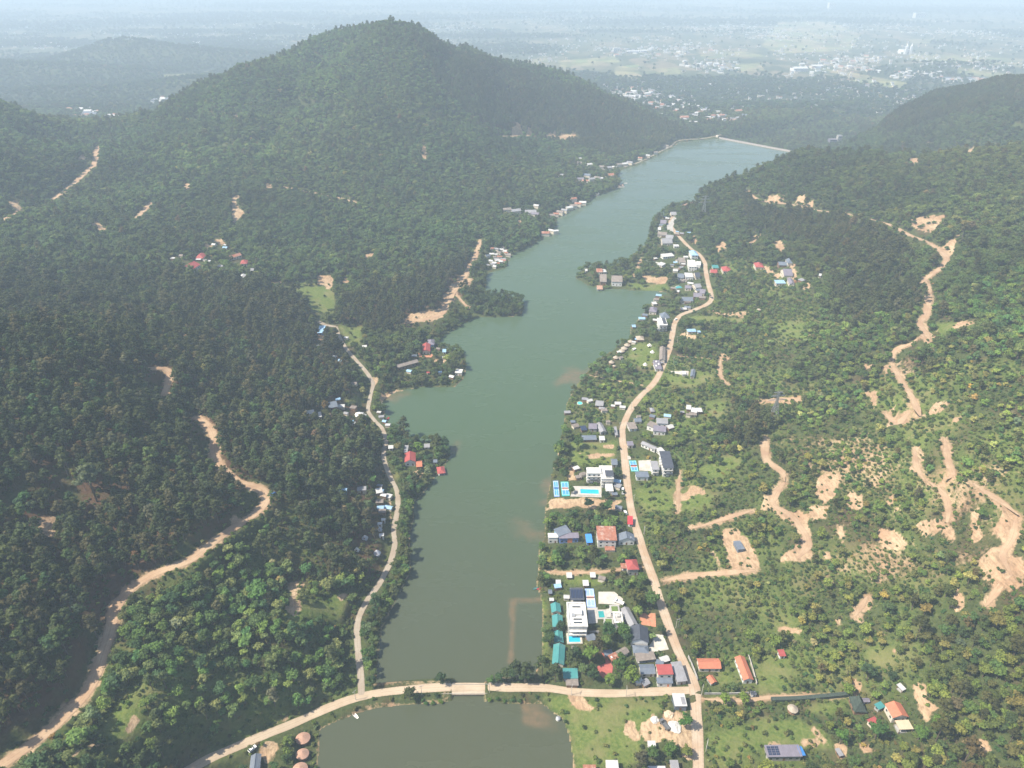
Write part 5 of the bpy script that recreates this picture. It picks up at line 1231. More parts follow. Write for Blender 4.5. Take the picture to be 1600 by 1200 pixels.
H('lot_cabin', 'cabin', 'dark blue box cabin alone on the bare cleared lot', (800, 600, 4), (1405, 1036), (1444, 1032), (1394, 984), 2.6, 'flat', 'slate', 'steelwall', windows=False)
# left shore
H('villa', 'villa', 'violet grey hipped villa at the wooded point with a pale blue end', D7, (872, 150), (960, 146), (856, 85), 4.4, 'hip', 'violet', 'skyblue')
H('tiled_house', 'house', 'red tiled house inside the wooded point behind a red path', D7, (790, 236), (892, 232), (806, 140), 3.8, 'gy', 'red', 'cream')
H('long_hall', 'hall', 'long brown grey hall lying askew in the trees of the wooded point', D7, (478, 440), (742, 366), (470, 398), 4.0, 'gx', 'brown', 'timber')
H('white_house', 'house', 'small cream house at the outer tip of the wooded point', D7, (1215, 500), (1295, 505), (1218, 455), 3.2, 'flat', 'roofwhite', 'cream')
H('hut', 'hut', 'tiny red roofed hut in the middle of the wooded point', D7, (850, 505), (890, 500), (852, 478), 2.6, 'hip', 'red', 'cream')
H('hut', 'hut', 'pale blue grey hut at the shore of the wooded point', D7, (1050, 240), (1096, 240), (1056, 200), 2.8, 'gx', 'skyblue', 'cream')
H('tiled_house', 'house', 'largest brick red roof in the forest hamlet on the western slope', D8, (308, 497), (412, 432), (192, 465), 4.0, 'gx', 'red', 'cream')
H('tiled_house', 'house', 'brick red roof just above the largest one in the forest hamlet', D8, (376, 350), (482, 346), (386, 292), 3.6, 'hip', 'red', 'cream')
H('tiled_house', 'house', 'small red roof at the eastern side of the forest hamlet', D8, (922, 420), (1012, 414), (932, 376), 3.6, 'hip', 'red', 'cream')
H('tiled_house', 'house', 'long faded orange roof in the middle of the forest hamlet', D8, (782, 352), (925, 310), (775, 322), 3.6, 'gx', 'rust', 'cream')
H('hut', 'hut', 'pale pointed hut with brown walls at the lower edge of the forest hamlet', D8, (922, 588), (990, 588), (922, 545), 3.0, 'hip', 'pale', 'timber')
H('hut', 'hut', 'grey hut above the pale pointed hut of the forest hamlet', D8, (1050, 502), (1096, 500), (1052, 475), 2.8, 'gx', 'grey', 'timber')
H('hut', 'hut', 'white hut in the trees between the two brick red roofs', D8, (480, 395), (540, 400), (485, 372), 2.8, 'shed', 'pale', 'white')
H('shed', 'shed', 'bright blue roofed shed at the end of the western valley track', E1, (460, 322), (538, 320), (462, 248), 3.4, 'shed', 'skyblue', 'bluewall')
H('hut', 'hut', 'white hut in the vegetable plot east of the valley track', E1, (1002, 505), (1062, 500), (1010, 480), 2.6, 'shed', 'pale', 'white')
H('gabled_house', 'house', 'slate blue house above the star shaped tent', E2, (432, 302), (548, 278), (396, 228), 3.8, 'gx', 'slate', 'timber')
H('shed', 'shed', 'white roofed shed in the trees west of the slate blue house', E2, (145, 382), (250, 362), (142, 342), 3.0, 'shed', 'pale', 'cream')
H('hut', 'hut', 'white tee shaped hut roof near the star shaped tent', E2, (308, 415), (340, 410), (298, 355), 2.6, 'flat', 'pale', 'white')
H('hut', 'hut', 'pale teal roofed hut touching the slate blue house', E2, (515, 210), (578, 196), (515, 182), 3.0, 'shed', 'skyblue', 'timber')
H('tiled_house', 'house', 'large red roofed lakeside house on the small garden point', E2, (1366, 978), (1506, 968), (1388, 864), 4.4, 'gy', 'red', 'white')
H('tiled_house', 'house', 'small orange red roofed house next to the large red lakeside roof', E2, (1514, 1036), (1592, 1030), (1526, 960), 3.6, 'gx', 'orange', 'timber')
H('floating_pavilion', 'pavilion', 'red roofed pavilion on stilts in the water off the garden point', K2, (1130, 562), (1180, 556), (1132, 518), 2.6, 'hip', 'red', 'timber', open_sides=True)
H('shed', 'shed', 'grey roofed shed behind the large red lakeside roof', E2, (1368, 852), (1418, 852), (1378, 775), 3.0, 'shed', 'grey', 'cream')
H('hut', 'hut', 'white roofed hut between the shore path and the garden point', E2, (1175, 810), (1240, 805), (1170, 770), 2.6, 'shed', 'pale', 'white')
H('hut', 'hut', 'pale grey hut at the outer corner of the garden point', K2, (1048, 398), (1086, 396), (1050, 376), 2.6, 'shed', 'grey', 'cream')
H('hut', 'hut', 'slate hut under trees near the floating red pavilion', K2, (1105, 492), (1132, 490), (1108, 474), 2.6, 'shed', 'slate', 'cream')
H('shed', 'shed', 'grey roofed shed on the pine slope above the pale dome tents', E3, (308, 215), (424, 206), (300, 170), 3.2, 'shed', 'grey', 'cream')
H('shed', 'shed', 'blue tarpaulin covered shed on the pine slope', E3, (75, 222), (180, 218), (70, 185), 2.8, 'shed', 'skyblue', 'bluewall')
H('cabin', 'cabin', 'white cabin roof with a pale terrace at the top of the camp lane', E3, (540, 250), (622, 235), (535, 192), 2.8, 'shed', 'pale', 'timber')
H('cabin', 'cabin', 'small white cabin, topmost of the camp cabins by the grey lane', E3, (610, 588), (655, 585), (608, 565), 2.4, 'flat', 'pale', 'white')
H('cabin', 'cabin', 'small white cabin in the middle of the camp cabins', E3, (565, 640), (615, 636), (562, 616), 2.4, 'flat', 'pale', 'white')
H('cabin', 'cabin', 'small white cabin, lowest of the camp cabins', E3, (582, 785), (635, 780), (582, 755), 2.4, 'flat', 'pale', 'white')
round_hut('dome_tent', 'tent', 'grey white dome tent higher on the pine slope', E3, (400, 795), 42, 'greycanvas', h=0.8, wall='greycanvas', rise=2.6)
round_hut('dome_tent', 'tent', 'grey white dome tent closest to the grey lane', E3, (553, 985), 48, 'greycanvas', h=0.8, wall='greycanvas', rise=3.0)
round_hut('dome_tent', 'tent', 'bluish cone tent between the small white camp cabins', E3, (588, 695), 32, 'greycanvas', h=0.5, wall='greycanvas', rise=3.4)
round_hut('dome_tent', 'tent', 'ragged white canvas tent deep in the camp pines', E3, (300, 945), 34, 'canvas', h=0.6, wall='canvas', rise=2.4)
for (x, y, r, lab) in [(1330, 722, 105, 'round brown thatched hut at the roadside end of the pond huts'), (1322, 968, 95, 'round brown thatched hut in the middle of the pond huts'), (1285, 1200, 110, 'round brown thatched hut cut by the bottom edge among the pond huts')]:
    round_hut('thatched_hut', 'hut', lab, E4, (x, y), r, 'pink', h=2.6, sx=1.1, group='thatched huts beside the pond', rise=1.8)
H('long_hall', 'hall', 'blue grey gabled hall on the pale yard by the causeway road', E4, (470, 1320), (640, 1290), (530, 1000), 4.0, 'gy', 'slate', 'concrete')


def star_tent():
    p = drop(*P2(E2, (810, 388)), 1.0)
    g = ground(p[0], p[1])
    root = empty('star_tent', (p[0], p[1], g), 0.2)
    tag(root, 'white star shaped canvas tent beside the lakeside lane', 'tent')
    FOOT.append((p[0], p[1], 0, 6, 6, 3))
    mb = MB(); n = 8
    vs = [(0, 0, 4.2)]
    for k in range(n * 2):
        a = k * math.pi / n; r = 6.6 if k % 2 == 0 else 2.9
        vs.append((r * math.cos(a), r * math.sin(a), 0.5 if k % 2 == 0 else 2.1))
    vs += [(x, y, z - 0.06) for x, y, z in vs]
    m0 = n * 2 + 1
    fs = []
    for k in range(n * 2):
        a, b = 1 + k, 1 + (k + 1) % (n * 2)
        fs += [(0, a, b), (m0, m0 + b, m0 + a), (a, m0 + a, m0 + b, b)]
    mb.add(vs, fs); mb.build('canopy', M['canvas'], root)
    MB().tube([(0, 0, -0.3), (0, 0, 4.3)], 0.1).build('pole', M['timber'], root)


star_tent()
court('blue and pale orange sports court beside the flat roofed white villa', C1, (692, 392), (805, 392), (676, 158), 'courtpale', 'courtpink', 'courtpale')
court('blue sports court with a red band, close to the road', C7, (205, 930), (296, 930), (186, 796), 'courtblue', 'courtred', 'courtteal')
court('blue and teal sports court with a pink band beside the long pool', C6, (212, 684), (310, 684), (220, 508), 'courtblue', 'courtpink', 'courtteal')
court('all blue sports court at the water edge below the modern villa', C6, (116, 690), (182, 690), (124, 494), 'courtblue', 'courtblue', 'courtpale')
pool('small bright turquoise pool in front of the flat roofed villa', C1, (470, 828), (612, 826), (468, 738))
pool('dark green pool beside the paved court of the garden houses', C1, (845, 520), (915, 518), (838, 440), 'greenpool', 'paving')
pool('long narrow blue pool below the modern villa', C6, (452, 648), (682, 656), (458, 596), 'pool', 'palepaving', 1.8)


def round_pool(label, src, c, rpx, half=False, sx=1.0):
    p = drop(*P2(src, c), 0.3)
    g = ground(p[0], p[1]) + 0.5
    depth = p[1] * CP - (g - CAM_Z) * SP
    r = rpx / src[2] * depth / FPX
    root = empty('swimming_pool', (p[0], p[1], g), 0.2 if half else 0)
    tag(root, label, 'pool')
    FOOT.append((p[0], p[1], 0, r * 1.3, r * 1.3, 0.3))
    n = 18
    pts = [(r * sx * math.cos(6.2832 * i / n), r * math.sin(6.2832 * i / n) if not half else max(-0.12 * r, r * math.sin(6.2832 * i / n))) for i in range(n)]
    MB().prism([(x * 1.18, y * 1.18) for x, y in pts], -1.6, 0.1).build('pool_deck', M['palepaving'], root)
    MB().prism(pts, -1.0, 0.14).build('pool_water', M['greenpool'] if half else M['courtteal'], root)


round_pool('oval teal pool by the pale grey lakeside hut', C8, (288, 242), 34, sx=0.9)
round_pool('half round teal pool beside the lake, walled in white', D2, (745, 240), 60, True)
pad('paved_yard', C2, [(822, 250), (930, 258), (1000, 440), (764, 478), (752, 400), (800, 330)], 'palepaving')
pad('brick_path', C2, [(148, 472), (190, 500), (262, 590), (300, 650), (292, 735), (180, 800), (120, 740), (82, 655), (140, 640), (210, 610), (205, 560)], 'redpaving')
pad('brick_terrace', C1, [(1338, 470), (1552, 465), (1560, 640), (1380, 612)], 'orangepaving')
pad('paved_yard', C1, [(700, 400), (830, 395), (830, 590), (715, 600)], 'paving')
pad('paved_yard', C1, [(905, 430), (1000, 400), (1020, 520), (915, 520)], 'paving')
pad('paved_yard', C1, [(840, 200), (1040, 200), (1150, 290), (1120, 370), (840, 350)], 'palepaving')
pad('paved_yard', C6, [(360, 560), (520, 560), (720, 560), (720, 700), (330, 690)], 'paving')
pad('paved_yard', C7, [(300, 800), (455, 790), (450, 930), (310, 925)], 'palepaving')
pad('paved_yard', D1, [(1000, 640), (1250, 640), (1240, 705), (1010, 660)], 'palepaving')
pad('brick_path', D7, [(750, 255), (785, 265), (790, 285), (900, 285), (920, 230), (960, 225), (955, 262), (910, 310), (760, 308)], 'orangepaving', 0.3)
pad('paved_yard', C8, [(880, 900), (925, 900), (925, 945), (885, 945)], 'palepaving')
pad('paved_yard', D4, [(410, 420), (520, 290), (548, 270), (540, 310), (490, 440), (500, 500), (430, 500)], 'paving')

# ------------------------------------------------------------------ dam, bridge, poles, pylons, vehicles, boats
def dam_wall():
    c = (DAM_A + DAM_B) / 2; ang = math.atan2(dam_dir[1], dam_dir[0]); x = Ld / 2
    root = empty('dam', (c[0], c[1], 0), ang)
    tag(root, 'long low earth dam with a pale crest wall closing the far end of the lake', 'dam')
    s = 1 if dam_nrm @ np.array([-dam_dir[1], dam_dir[0]]) > 0 else -1
    MB().add([(-x, -7 * s, -4), (x, -7 * s, -4), (x, -2.4 * s, 2.2), (-x, -2.4 * s, 2.2), (-x, 24 * s, -26), (x, 24 * s, -26), (x, 2.6 * s, 2.2), (-x, 2.6 * s, 2.2)],
             [(0, 1, 2, 3), (7, 6, 5, 4), (3, 2, 6, 7), (0, 3, 7, 4), (1, 5, 6, 2), (0, 4, 5, 1)]).build('embankment', surf('dam_stone', (0.25, 0.22, 0.20), 0.9, 0.2, 0.3), root)
    MB().box(-x, x, min(-2.5 * s, -1.9 * s), max(-2.5 * s, -1.9 * s), 2.0, 2.9).build('parapet', surf('dam_parapet', (0.26, 0.24, 0.23), 0.9, 0.15, 0.3), root)
    MB().box(-x, x, -1.85 if s > 0 else -2.4, 2.4 if s > 0 else 1.85, 2.2, 2.35).build('crest_road', surf('dam_crest', (0.30, 0.26, 0.23), 0.9, 0.15, 0.3), root)
    MB().box(-x - 9, -x - 3, -3, 3, -2, 6.0).build('valve_house', M['cream'], root)


dam_wall()


def bridge():
    a, b = on_plane(690, 1077, 1.9), on_plane(762, 1076.5, 1.9)
    c = (a + b) / 2; ang = math.atan2(b[1] - a[1], b[0] - a[0]); x = np.linalg.norm((b - a)[:2]) / 2
    root = empty('bridge', (c[0], c[1], 0), ang)
    tag(root, 'short flat concrete bridge carrying the dirt road between the lake and the pond', 'bridge')
    MB().box(-x, x, -3.1, 3.1, 0.85, 1.5).build('deck', surf('sandy_deck', (0.40, 0.33, 0.245), 0.95, 0.15, 0.5), root)
    for s in (-1, 1):
        rb = MB(); rb.box(-x, x, s * 2.95 - 0.07, s * 2.95 + 0.07, 2.15, 2.28); rb.build('railing', M['palepaving'], root)
        pb = MB()
        for k in range(12):
            px = -x + 2 * x * (k + 0.5) / 12
            pb = MB(); pb.box(px - 0.09, px + 0.09, s * 2.95 - 0.09, s * 2.95 + 0.09, 1.5, 2.15); pb.build('railing_post', M['palepaving'], root)
        MB().box(s * x - 1.0, s * x + 1.0, -3.4, 3.4, -3, 0.85).build('abutment', M['concrete'], root)
    for k in (-0.33, 0.33):
        MB().box(x * k - 0.35, x * k + 0.35, -2.6, 2.6, -6, 0.85).build('pier', M['concrete'], root)


bridge()


def pole(label, base, h=8.0, twin=False, arm=True):
    p = drop(*base)
    root = empty('utility_pole', (p[0], p[1], p[2]), 0.3 * (base[0] % 7))
    tag(root, label, 'pole')
    for s in ((-0.9, 0.9) if twin else (0,)):
        MB().tube([(s, 0, -0.8), (s, 0, h)], 0.17, 0.11).build('post', M['palepaving'], root)
    if arm:
        MB().box(-1.3, 1.3, -0.07, 0.07, h - 0.7, h - 0.5).build('crossarm', M['concrete'], root)
        for s in (-1.1, 0, 1.1):
            MB().tube([(s, 0, h - 0.5), (s, 0, h - 0.15)], 0.06).build('insulator', M['white'], root)


for lab, b_, tw in [('twin post power pole beside the road opposite the orange brick terrace', (1058, 981), True), ('twin post power pole in the bushes below the road junction', (1103, 1172), True), ('pale power pole at the corner where the village road meets the causeway', (1096, 1086), False),
                    ('power pole on the causeway verge below the brown hut', (893, 1086), False), ('power pole on the causeway verge below the red brick path', (978, 1088), False), ('power pole beside the bridge abutment at the village end', (765, 1082), False),
                    ('power pole on the causeway between the bridge and the lone dark tree', (659, 1086), False), ('power pole where the lakeside lane meets the causeway', (556, 1094), False), ('twin post power pole opposite the white gabled house', (1006, 836), True),
                    ('thin power pole opposite the bright red awning', (990, 786), False), ('power pole by the road above the long brown hall', (1058, 536), False), ('power pole by the road beside the long brown hall', (1052, 569), False), ('power pole beside the road under the slate blue roofs', (1082, 487), False),
                    ('slim power pole on the wooded point above the violet grey villa', (671, 532), False), ('slim pole at the head of the western valley track', (526, 498), False), ('power pole next to the grey lakeside strip house', (968, 672), False), ('power pole at the road bend above the brown hut', (986, 640), False)]:
    pole(lab, b_, 8.0, tw)


def pylon(label, base, h):
    p = drop(*base)
    root = empty('lattice_pylon', (p[0], p[1], p[2]), 0.12)
    tag(root, label, 'pylon')
    w0, w1 = h * 0.12, h * 0.025

    def c(f, i):
        w = w0 + (w1 - w0) * min(1, f / 0.7); sx, sy = ((-1, -1), (1, -1), (1, 1), (-1, 1))[i % 4]
        return (sx * w, sy * w, f * h)
    lv = [0, 0.16, 0.31, 0.45, 0.58, 0.70, 0.85, 1.0]
    for i in range(4):
        MB().tube([(c(0, i)[0] * 1.05, c(0, i)[1] * 1.05, -1.0)] + [c(f, i) for f in lv], 0.2, 0.13, 4).build('leg', M['metal'], root)
    br = MB()
    for f0, f1 in zip(lv, lv[1:]):
        for i in range(4):
            br.tube([c(f0, i), c(f1, i + 1)], 0.1, n=4); br.tube([c(f0, i + 1), c(f1, i)], 0.1, n=4); br.tube([c(f1, i), c(f1, i + 1)], 0.09, n=4)
    br.build('bracing', M['metal'], root)
    for f, wd in ((0.72, 0.30), (0.86, 0.24), (0.98, 0.16)):
        ab = MB()
        for s in (-1, 1):
            for y in (-w1, w1):
                ab.tube([(0, y, f * h), (s * wd * h, 0, f * h + 0.3)], 0.12, n=4); ab.tube([(0, y, f * h + 1.4), (s * wd * h, 0, f * h + 0.3)], 0.1, n=4)
        ab.build('crossarm', M['metal'], root)


pylon('grey lattice pylon on the bare orange clearing of the eastern slope', (1208, 656), 27)
pylon('faint lattice pylon on the wooded hill above the upper village', (1098, 341), 34)


def car(label, src, c, ang, paint, truck=False):
    p = drop(*P2(src, c), 0.4)
    g = p[2] - 0.4 + 0.15
    root = empty('parked_truck' if truck else 'parked_car', (p[0], p[1], g), ang)
    tag(root, label, 'truck' if truck else 'car')
    l, w = (6.6, 2.2) if truck else (4.4, 1.8)

    def prof(pts, mat, nm, ww):
        mb = MB(); n = len(pts)
        mb.add([(x, -ww / 2, z) for x, z in pts] + [(x, ww / 2, z) for x, z in pts], [tuple(range(n)), tuple(range(2 * n - 1, n - 1, -1))] + [(i, n + i, n + (i + 1) % n, (i + 1) % n) for i in range(n)])
        return mb.build(nm, mat, root)
    if truck:
        MB().box(-l / 2, l / 2, -0.45, 0.45, 0.6, 0.85).build('chassis', M['dark'], root)
        prof([(1.6, 0.8), (l / 2, 0.8), (l / 2, 1.6), (l / 2 - 0.35, 2.5), (1.6, 2.55)], M[paint], 'cab', w)
        MB().box(l / 2 - 0.36, l / 2 - 0.02, -0.9, 0.9, 1.65, 2.3).build('windscreen', M['glass'], root)
        tb = MB(); tb.box(-l / 2, 1.4, -w / 2, w / 2, 0.86, 1.0); tb.box(-l / 2, 1.4, -w / 2, -w / 2 + 0.1, 1.0, 1.9); tb.box(-l / 2, 1.4, w / 2 - 0.1, w / 2, 1.0, 1.9); tb.box(1.3, 1.4, -w / 2 + 0.1, w / 2 - 0.1, 1.0, 1.9); tb.box(-l / 2, -l / 2 + 0.1, -w / 2 + 0.1, w / 2 - 0.1, 1.0, 1.9)
        tb.build('load_bed', M[paint], root)
    else:
        prof([(-2.2, 0.35), (2.2, 0.35), (2.2, 0.75), (2.0, 0.92), (1.0, 1.0), (-2.1, 1.05), (-2.2, 0.9)], M[paint], 'body', w)
        prof([(1.0, 0.99), (0.4, 1.48), (-1.5, 1.5), (-2.0, 1.04)], M['glass'], 'window', w * 0.9)
        MB().box(-1.45, 0.35, -0.78, 0.78, 1.5, 1.54).build('roof', M[paint], root)
    for sx in (-1, 1):
        for sy in (-1, 1):
            MB().tube([(sx * l * 0.31, sy * (w / 2 - 0.2), 0.36), (sx * l * 0.31, sy * (w / 2 + 0.02), 0.36)], 0.36 if not truck else 0.46, n=10).build('wheel', M['dark'], root)


car('white truck parked in the pale yard beside the garden houses', C1, (1095, 335), 2.6, 'carwhite', True)
car('brown grey dump truck standing between the pale heaps of the sand yard', C4, (465, 670), 2.1, 'cargrey', True)
car('white car parked on the road edge beside the terraced white villa', C6, (984, 600), 1.5, 'carwhite')
car('second white car parked just below the one beside the terraced villa', C6, (984, 638), 1.5, 'carwhite')
car('white car parked above the bright red awning', C6, (1018, 890), 1.75, 'carwhite')
car('dark car on the road near the sharp bend by the slate roofs', D2, (1135, 362), 2.0, 'cargrey')
car('blue car stopped on the outer bend of the forest track', K2, (108, 690), 1.2, 'carblue')
car('white car on the dirt road above the cluttered white house', D2, (690, 635), 0.7, 'carwhite')
car('white car parked by the trees at the causeway road entrance of the hall yard', E4, (545, 905), 0.9, 'carwhite')


def heap(label, src, pts_c, r, h, mat):
    p = drop(*P2(src, pts_c))
    dep = p[1] * CP - (p[2] - CAM_Z) * SP
    rr = r / src[2] * dep / FPX
    bm = bmesh.new(); bmesh.ops.create_icosphere(bm, subdivisions=3, radius=1.0)
    for v in bm.verts:
        k = 1 + 0.34 * mnoise.noise(v.co * 2.0 + Vector((p[0], 0, 0))) + 0.16 * mnoise.noise(v.co * 6.0)
        v.co = Vector((v.co.x * rr * k, v.co.y * rr * k, v.co.z * h * k))
    me = bpy.data.meshes.new('heap'); bm.to_mesh(me); bm.free()
    o = link('gravel_heap', me, M[mat]); o.location = (p[0], p[1], p[2])
    tag(o, label, 'heap')


heap('wide white gravel heap in the sand yard beside the lone tree', C4, (590, 690), 85, 1.5, 'gravel')
heap('small pale heap at the grassy corner of the sand yard', C4, (345, 600), 50, 1.2, 'gravel')
heap('orange sand heap at the top of the sand yard under the kiosk', C4, (520, 530), 60, 1.3, 'sand')
H('cabin', 'cabin', 'white roofed cabin with a brown end in the lower corner of the sand yard', C4, (262, 930), (350, 930), (262, 868), 2.4, 'flat', 'pale', 'cream')


def boat(label, src, c, ang, l, mat, name='rowing_boat', cat='boat'):
    p = on_plane(*P2(src, c), 0.0)
    root = empty(name, (p[0], p[1], 0.0), ang)
    tag(root, label, cat)
    n = 9
    top, bot = [], []
    for k in range(n):
        f = k / (n - 1) * 2 - 1
        w = l * 0.17 * max(0.04, (1 - abs(f) ** 2.4)) if f > 0 else l * 0.17 * max(0.5, 1 - abs(f) ** 3 * 0.5)
        top.append((f * l / 2, w)); bot.append((f * l / 2 * 0.92, w * 0.65))
    vs = [(x, w, 0.45) for x, w in top] + [(x, -w, 0.45) for x, w in top] + [(x, w, -0.2) for x, w in bot] + [(x, -w, -0.2) for x, w in bot] + [(x, w * 0.8, 0.4) for x, w in top] + [(x, -w * 0.8, 0.4) for x, w in top] + [(x * 0.9, w * 0.6, 0.05) for x, w in top] + [(x * 0.9, -w * 0.6, 0.05) for x, w in top]
    fs = []
    for k in range(n - 1):
        for a, b in ((0, 2), (3, 1)):
            fs.append((a * n + k, b * n + k, b * n + k + 1, a * n + k + 1))
        fs += [(2 * n + k, 3 * n + k, 3 * n + k + 1, 2 * n + k + 1), (k, k + 1, 4 * n + k + 1, 4 * n + k), (n + k + 1, n + k, 5 * n + k, 5 * n + k + 1), (4 * n + k, 4 * n + k + 1, 6 * n + k + 1, 6 * n + k), (5 * n + k + 1, 5 * n + k, 7 * n + k, 7 * n + k + 1), (6 * n + k, 6 * n + k + 1, 7 * n + k + 1, 7 * n + k)]
    fs += [(0, n, 3 * n, 2 * n), (n - 1, 3 * n - 1, 4 * n - 1, 2 * n - 1), (0, 4 * n, 5 * n, n), (4 * n, 6 * n, 7 * n, 5 * n)]
    mb = MB(); mb.add(vs, fs); mb.build('hull', M[mat], root)
    for f in (-0.2, 0.18):
        MB().box(l * f - 0.12, l * f + 0.12, -l * 0.11, l * 0.11, 0.3, 0.36).build('seat', M['timber'], root)


boat('white rowing boat floating on the pond by the causeway bank', (400, 900, 4), (620, 874), 2.4, 5.0, 'canvas')
boat('red water float moored beside the village shore', C1, (112, 165), 0.1, 4.6, 'redpaint', 'paddle_boat')
boat('teal water float sticking out beside the red one', C1, (55, 158), 0.5, 4.0, 'teal', 'paddle_boat')
boat('red boat at the little beach below the star shaped tent', E2, (1165, 438), 1.2, 6.0, 'redpaint')
boat('white boat off the far shore settlement', D6, (1465, 395), 0.3, 9.0, 'canvas')
boat('pale boat moored by the pale floating platform', D6, (1225, 450), 0.2, 9.0, 'canvas')


def water_tank():
    p = drop(872, 1124)
    root = empty('water_tank', (p[0], p[1], p[2]), 0)
    tag(root, 'round white tank standing on the red bank of the pond', 'tank')
    MB().cone(1.25, -0.6, 1.3, 16, 1, 0, 1.25).build('shell', M['white'], root)
    MB().cone(1.3, 1.3, 1.75, 16, 1, 0, 0.5).build('lid', M['metal'], root)


water_tank()


def wall_line(name, label, pts, h, t, mat, cat='wall'):
    W = smooth_line([drop(*p) for p in pts], 5.0)
    bm = bmesh.new(); prev_ = None
    T = np.gradient(W[:, :2], axis=0); T /= np.linalg.norm(T, axis=1)[:, None]
    for p, d in zip(W, T):
        z = ground(p[0], p[1]); nx, ny = -d[1] * t / 2, d[0] * t / 2
        cur = [bm.verts.new(q) for q in ((p[0] + nx, p[1] + ny, z - 0.6), (p[0] + nx, p[1] + ny, z + h), (p[0] - nx, p[1] - ny, z + h), (p[0] - nx, p[1] - ny, z - 0.6))]
        if prev_:
            for i in range(3):
                bm.faces.new((prev_[i], cur[i], cur[i + 1], prev_[i + 1]))
        else:
            bm.faces.new(cur)
        prev_ = cur
    bm.faces.new(prev_[::-1])
    bmesh.ops.recalc_face_normals(bm, faces=bm.faces[:])
    me = bpy.data.meshes.new(name); bm.to_mesh(me); bm.free()
    tag(link(name, me, M[mat]), label, cat)


wall_line('garden_wall', 'pale roadside garden wall in front of the broad orange tiled house', [(1075, 1027), (1083, 1045), (1090, 1064)], 1.8, 0.3, 'concrete')
wall_line('garden_wall', 'pale wall running beside the long narrow orange tiled house', [(1169, 1026), (1176, 1048), (1182, 1070)], 1.8, 0.3, 'palepaving')
wall_line('garden_wall', 'grey wall along the lane below the orange tiled houses', [(1100, 1085), (1140, 1085), (1170, 1084)], 1.4, 0.3, 'concrete')
wall_line('garden_wall', 'white garden wall in front of the plots above the orange clearing', [(1005, 408), (1025, 411), (1037, 414)], 1.6, 0.5, 'white')
wall_line('garden_wall', 'grey wall behind the small turquoise pool', [(884, 988), (910, 989), (936, 989)], 1.8, 0.3, 'concrete')
wall_line('court_fence', 'green windbreak strip on the slope behind the tall dark roofed house', [(1050, 708), (1060, 716), (1070, 729), (1072, 735)], 2.2, 0.3, 'lawn', 'fence')
wall_line('hedge', 'dark clipped hedge along the narrow lane to the lone orange tiled house', [(1205, 1095), (1240, 1094), (1290, 1090), (1330, 1086)], 2.0, 2.2, 'darkthatch', 'hedge')


# ------------------------------------------------------------------ shore settlements on the far side of the lake
FARROOF = ['grey', 'brown', 'pale', 'rust', 'violet', 'slate']


def tiny_house(name, cat, label, px, py, w, l, h, roof, wall, group, rng, gable=True):
    p = drop(px, py)
    g = p[2]
    mb = MB(); x, y = w / 2, l / 2
    mb.box(-x, x, -y, y, -3, h, 0)
    if gable:
        r = l * 0.28
        mb.add([(-x - .3, -y - .4, h - .1), (x + .3, -y - .4, h - .1), (x + .3, y + .4, h - .1), (-x - .3, y + .4, h - .1), (-x - .3, 0, h + r), (x + .3, 0, h + r)], [(0, 1, 5, 4), (2, 3, 4, 5), (3, 0, 4), (1, 2, 5), (3, 2, 1, 0)], 1)
    else:
        mb.box(-x - .2, x + .2, -y - .2, y + .2, h, h + 0.4, 1)
    o = mb.build(name, [M[wall], M[roof]])
    o.location = (p[0], p[1], g + (0.0 if g > 0.3 or p[1] > 2000 else 1.2)); o.rotation_euler = (0, 0, rng.uniform(-0.5, 0.5))
    tag(o, label, cat, group)
    FOOT.append((p[0], p[1], 0, x, y, h))
    return o


rng = np.random.default_rng(5)
ADJ = {'grey': 'grey', 'brown': 'brown', 'pale': 'white', 'rust': 'reddish', 'violet': 'violet grey', 'slate': 'slate blue'}
